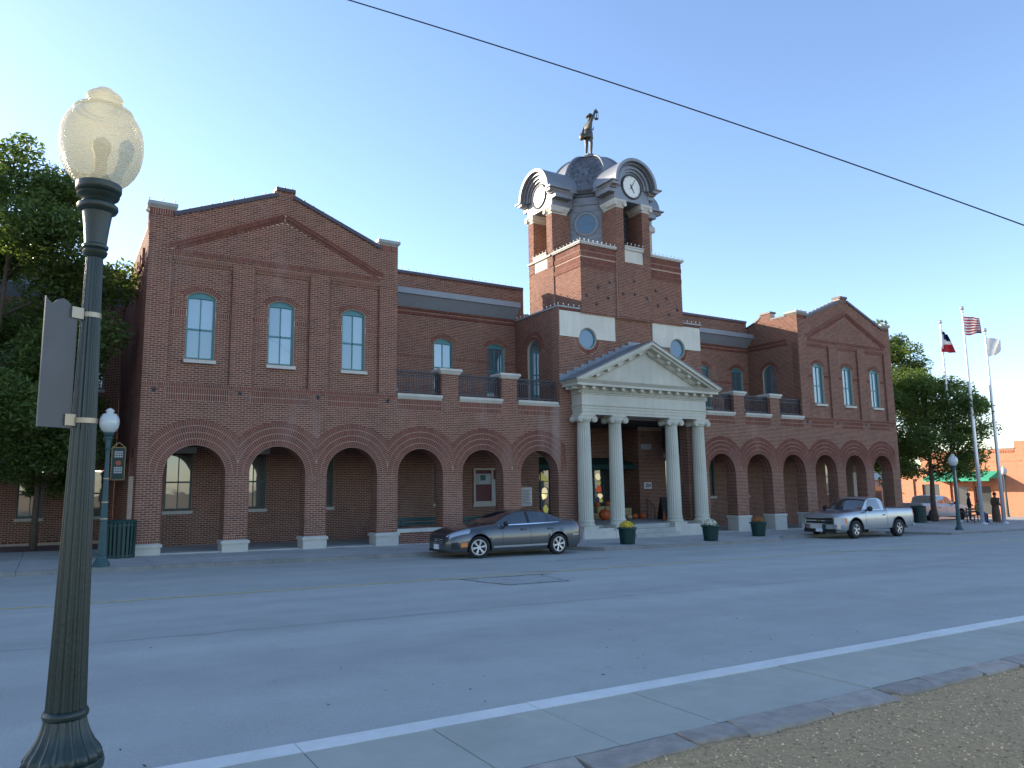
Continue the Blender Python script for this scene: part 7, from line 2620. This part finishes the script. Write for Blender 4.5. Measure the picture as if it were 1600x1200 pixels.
# ------------------------------------------------------------------ orange brick shop on the right
def shop():
    T = thing('corner_shop', 'sunlit orange brick shop with green awnings at far right', 'building', (44.0, 0, gs(44)))
    fr = Frame((0, 0, 0), (0, -1, 0), (-1, 0, 0))
    z0 = gs(44)
    def Z(z): return z - z0
    pol = [(-14.6, -.3), (12, -.3), (12, Z(4.9)), (-4.9, Z(4.9)), (-4.9, Z(4.3)), (-12.6, Z(4.3)), (-12.6, Z(2.9)), (-14.6, Z(2.9))]
    op = [(-11.9, .5, 2.5), (-9.3, .0, 2.3), (-7.6, .0, 2.3)]
    holes = [[(u - w / 2, a), (u + w / 2, a), (u + w / 2, b), (u - w / 2, b)] for (u, a, b), w in zip(op, (1.5, 1.0, 1.3))]
    slab('front_wall', pol, holes, fr, 0, -.35, 'wood_orange', T)
    for h, nm in zip(holes, ('shop_window', 'shop_door', 'shop_window')):
        m = MB(); slab('', h, [], fr, -.15, -.2, None, mb=m); m.build(nm, 'pane_dark', T)
    for u in (-13.6, -10.4, -8.5, -6.4):
        m = MB(); slab('', [(u - .22, 0), (u + .22, 0), (u + .22, 3.0), (u - .22, 3.0)], [], fr, .12, .002, None, mb=m); m.build('pilaster', 'wood_orange', T)
    m = MB()
    for i in range(60):
        u = -12.4 + i * .125
        slab('', [(u, Z(4.0)), (u + .07, Z(4.0)), (u + .07, Z(4.2)), (u, Z(4.2))], [], fr, .05, .002, None, mb=m)
    o = m.build('dentil_band', 'wood_orange', T); o['kind'] = 'stuff'
    m = MB(); slab('', [(-12.65, Z(4.301)), (-4.9, Z(4.301)), (-4.9, Z(4.38)), (-12.65, Z(4.38))], [], fr, .06, -.35, None, mb=m); m.build('coping', 'coping_grey', T)
    m = MB(); slab('', [(-12.6, Z(3.3)), (-4.5, Z(3.3)), (-4.5, Z(3.38)), (-12.6, Z(3.38))], [], fr, .04, .002, None, mb=m); m.build('string_course', 'wood_orange', T)
    def awn(u0, u1, zt, zb, out):
        m = MB()
        a = [fr.p(u0, zt, .02), fr.p(u1, zt, .02), fr.p(u1, zb, out), fr.p(u0, zb, out)]
        m.add([tuple(p) for p in a], [(0, 1, 2, 3)])
        m.add([tuple(p) for p in (fr.p(u0, zb, out), fr.p(u1, zb, out), fr.p(u1, zb - .2, out), fr.p(u0, zb - .2, out))], [(0, 1, 2, 3)])
        m.add([tuple(p) for p in (fr.p(u0, zt, .02), fr.p(u0, zb, out), fr.p(u0, zb, .02))], [(0, 1, 2)])
        m.add([tuple(p) for p in (fr.p(u1, zt, .02), fr.p(u1, zb, out), fr.p(u1, zb, .02))], [(0, 1, 2)])
        m.build('awning', 'green_awning', T)
    awn(-11.6, -6.2, 3.55, 2.95, 1.7)
    awn(-3.2, 3.0, 3.3, 2.6, 1.4)
    m = MB(); m.box(.36, 14, -12, 14.6, 2.8, 3.0); m.build('roof', 'roof_membrane', T)
    m = MB(); slab('', [(-14.6, -.3), (-14.3, -.3), (-14.3, Z(2.85)), (-14.6, Z(2.85))], [], fr, -.36, -14, None, mb=m); m.build('side_wall', 'wood_orange', T)
    m = MB(); slab('', [(11.7, -.3), (12, -.3), (12, Z(4.0)), (11.7, Z(4.0))], [], fr, -.36, -14, None, mb=m); m.build('side_wall', 'wood_orange', T)


shop()
T = thing('grey_house', 'low pale grey building with dark roof beyond the orange shop', 'building', (47, 21, gs(46)))
m = MB(); m.box(-5, 6, -3, 5, -.2, 3.0); m.build('wall', 'grey_wall', T)
m = MB(); m.add([(-5.4, -3.4, 3.0), (6.4, -3.4, 3.0), (6.4, 5.4, 3.0), (-5.4, 5.4, 3.0), (-4, 1, 4.4), (5, 1, 4.4)], [(0, 1, 5, 4), (1, 2, 5), (2, 3, 4, 5), (3, 0, 4), (3, 2, 1, 0)]); m.build('roof', 'coping_grey', T)
for x in (-3.6, -1.2, 1.4, 4):
    m = MB(); m.box(x - .5, x + .5, -3.03, -3.002, 1.0, 2.4); m.build('window', 'pane_dark', T)
m = MB()
for y in (-1.6, 1.4): m.box(-5.03, -5.002, y - .6, y + .6, 1.0, 2.4)
m.split('window', 'pane_dark', T)


# ------------------------------------------------------------------ trees
def leaves(name, centres, radii, per, size, mat, parent, seed, flat=.75):
    r = np.random.default_rng(seed)
    C = []; 
    for (c, rad, n) in zip(centres, radii, per):
        d = r.normal(size=(n, 3)); d /= np.linalg.norm(d, axis=1)[:, None]
        q = r.random(n) ** .45
        C.append(np.array(c) + d * (rad * q)[:, None] * np.array((1, 1, flat)))
    C = np.vstack(C)
    n = len(C)
    a = r.normal(size=(n, 3)); a[:, 2] *= .6; a /= np.linalg.norm(a, axis=1)[:, None]
    b = r.normal(size=(n, 3)); b -= a * np.sum(a * b, 1)[:, None]; b /= np.linalg.norm(b, axis=1)[:, None]
    s = (size * (.6 + .8 * r.random(n)))[:, None]
    nn = np.cross(a, b)
    V = np.stack([C - a * s, C + b * s * .42 - a * s * .1 + nn * s * .12, C + a * s, C - b * s * .42 - a * s * .1 + nn * s * .12], 1).reshape(-1, 3)
    Fc = np.arange(4 * n).reshape(-1, 4)
    me = bpy.data.meshes.new(name)
    me.from_pydata(V.tolist(), [], Fc.tolist())
    me.materials.append(MATS[mat])
    o = bpy.data.objects.new(name, me)
    COL.objects.link(o)
    o.parent = parent
    return o


def tree(label, loc, H, spread, clear, nl, size, mat, seed, lean=(0, 0), dens=1.0, squash=1.0, tr=.16):
    T = thing('tree', label, 'tree', loc, 0, None)
    r = random.Random(seed)
    m = MB()
    base = Vector((0, 0, -.05)); 
    trunk = [base, Vector((r.uniform(-.05, .05), r.uniform(-.05, .05), clear * .5)), Vector((lean[0] * .2, lean[1] * .2, clear)), Vector((lean[0] * .5, lean[1] * .5, clear + (H - clear) * .4)), Vector((lean[0], lean[1], H * .93))]
    m.tube(trunk, [tr * 1.3, tr, tr * .85, tr * .5, .03], 10)
    tips = []
    nb = 15
    for i in range(nb):
        f = (i + .4) / nb
        z = clear + (H - clear) * (.02 + .80 * f)
        a = i * 2.4 + r.uniform(-.4, .4)
        prof = math.sin(PI * min(1, .16 + .84 * (1 - f) ** .75 * 1.0)) if False else (1 - abs(f - .33) ** 1.6 * 1.25)
        ln = spread * max(.25, prof) * r.uniform(.78, 1.12)
        p0 = Vector((lean[0] * f, lean[1] * f, z - .2))
        d = Vector((math.cos(a), math.sin(a), .30 + .5 * f))
        p1 = p0 + d * ln * .5 + Vector((0, 0, .1)); p2 = p0 + Vector((d.x * ln, d.y * ln, d.z * ln * .75))
        m.tube([p0, p1, p2], [tr * .42 * (1 - f * .6), tr * .25 * (1 - f * .5), .018], 6)
        tips.append((p2, .85)); tips.append(((p1 + p2) / 2, 1.0)); tips.append((p1, .9))
        for k in range(4):
            t = r.uniform(.35, 1.0)
            q = p0 + (p2 - p0) * t
            e = Vector((r.gauss(0, 1), r.gauss(0, 1), r.gauss(.25, .6))).normalized() * spread * r.uniform(.18, .38)
            m.tube([q, q + e], [.03, .01], 4)
            tips.append((q + e, r.uniform(.55, .85)))
    tips.append((Vector((lean[0], lean[1], H * .95)), .6))
    m.build('trunk', 'bark', T, True)
    rad = [spread * .27 * s for _, s in tips]
    tot = sum(q ** 2 for q in rad)
    per = [max(20, int(nl * dens * q * q / tot)) for q in rad]
    leaves('crown', [tuple(p) for p, _ in tips], rad, per, size, mat, T, seed, .8 * squash)
    return T


tree('large leafy tree in front of the set-back wing at the left', (-24.0, 3.2, gs(-24.0) - .14), 13.8, 3.8, 2.4, 84000, .085, 'leaf_dark', 3, squash=1.15, lean=(.7, -.2))
tree('slender leafy tree close to the left flank of the hall', (-22.3, 5.4, gs(-22.3) - .14), 7.4, 1.8, 2.0, 22000, .08, 'leaf_dark', 44, tr=.1)
tree('leafy tree standing behind the flagpoles on the right', (26.0, 1.7, gs(26) - .14), 10.0, 4.0, 2.6, 42000, .10, 'leaf_dark', 8, lean=(.1, .1))
tree('taller tree rising behind the right end of the hall', (28.4, 5.9, gs(28.4) - .14), 14.6, 3.9, 2.8, 42000, .11, 'leaf_mid', 12)
tree('tree on the left court farther from the hall, partly out of view', (-31.5, 1.5, gs(-31.5) - .14), 12.5, 4.6, 2.6, 26000, .11, 'leaf_dark', 21)
tree('tall shade tree added outside the view, left of the court trees', (-36.0, 5.6, gs(-36) - .14), 14.6, 4.6, 2.6, 24000, .12, 'leaf_dark', 51)  # this and the next two: unseen, added to shade road and near pavement
tree('tall shade tree added outside the view, farthest along the wing', (-45.5, 4.6, gs(-45) - .14), 15.0, 4.8, 2.6, 24000, .12, 'leaf_dark', 57)
tree('shade tree added on the court, outside the view', (-39.5, -.5, gs(-39.5) - .14), 13.0, 4.8, 2.6, 24000, .11, 'leaf_dark', 27)
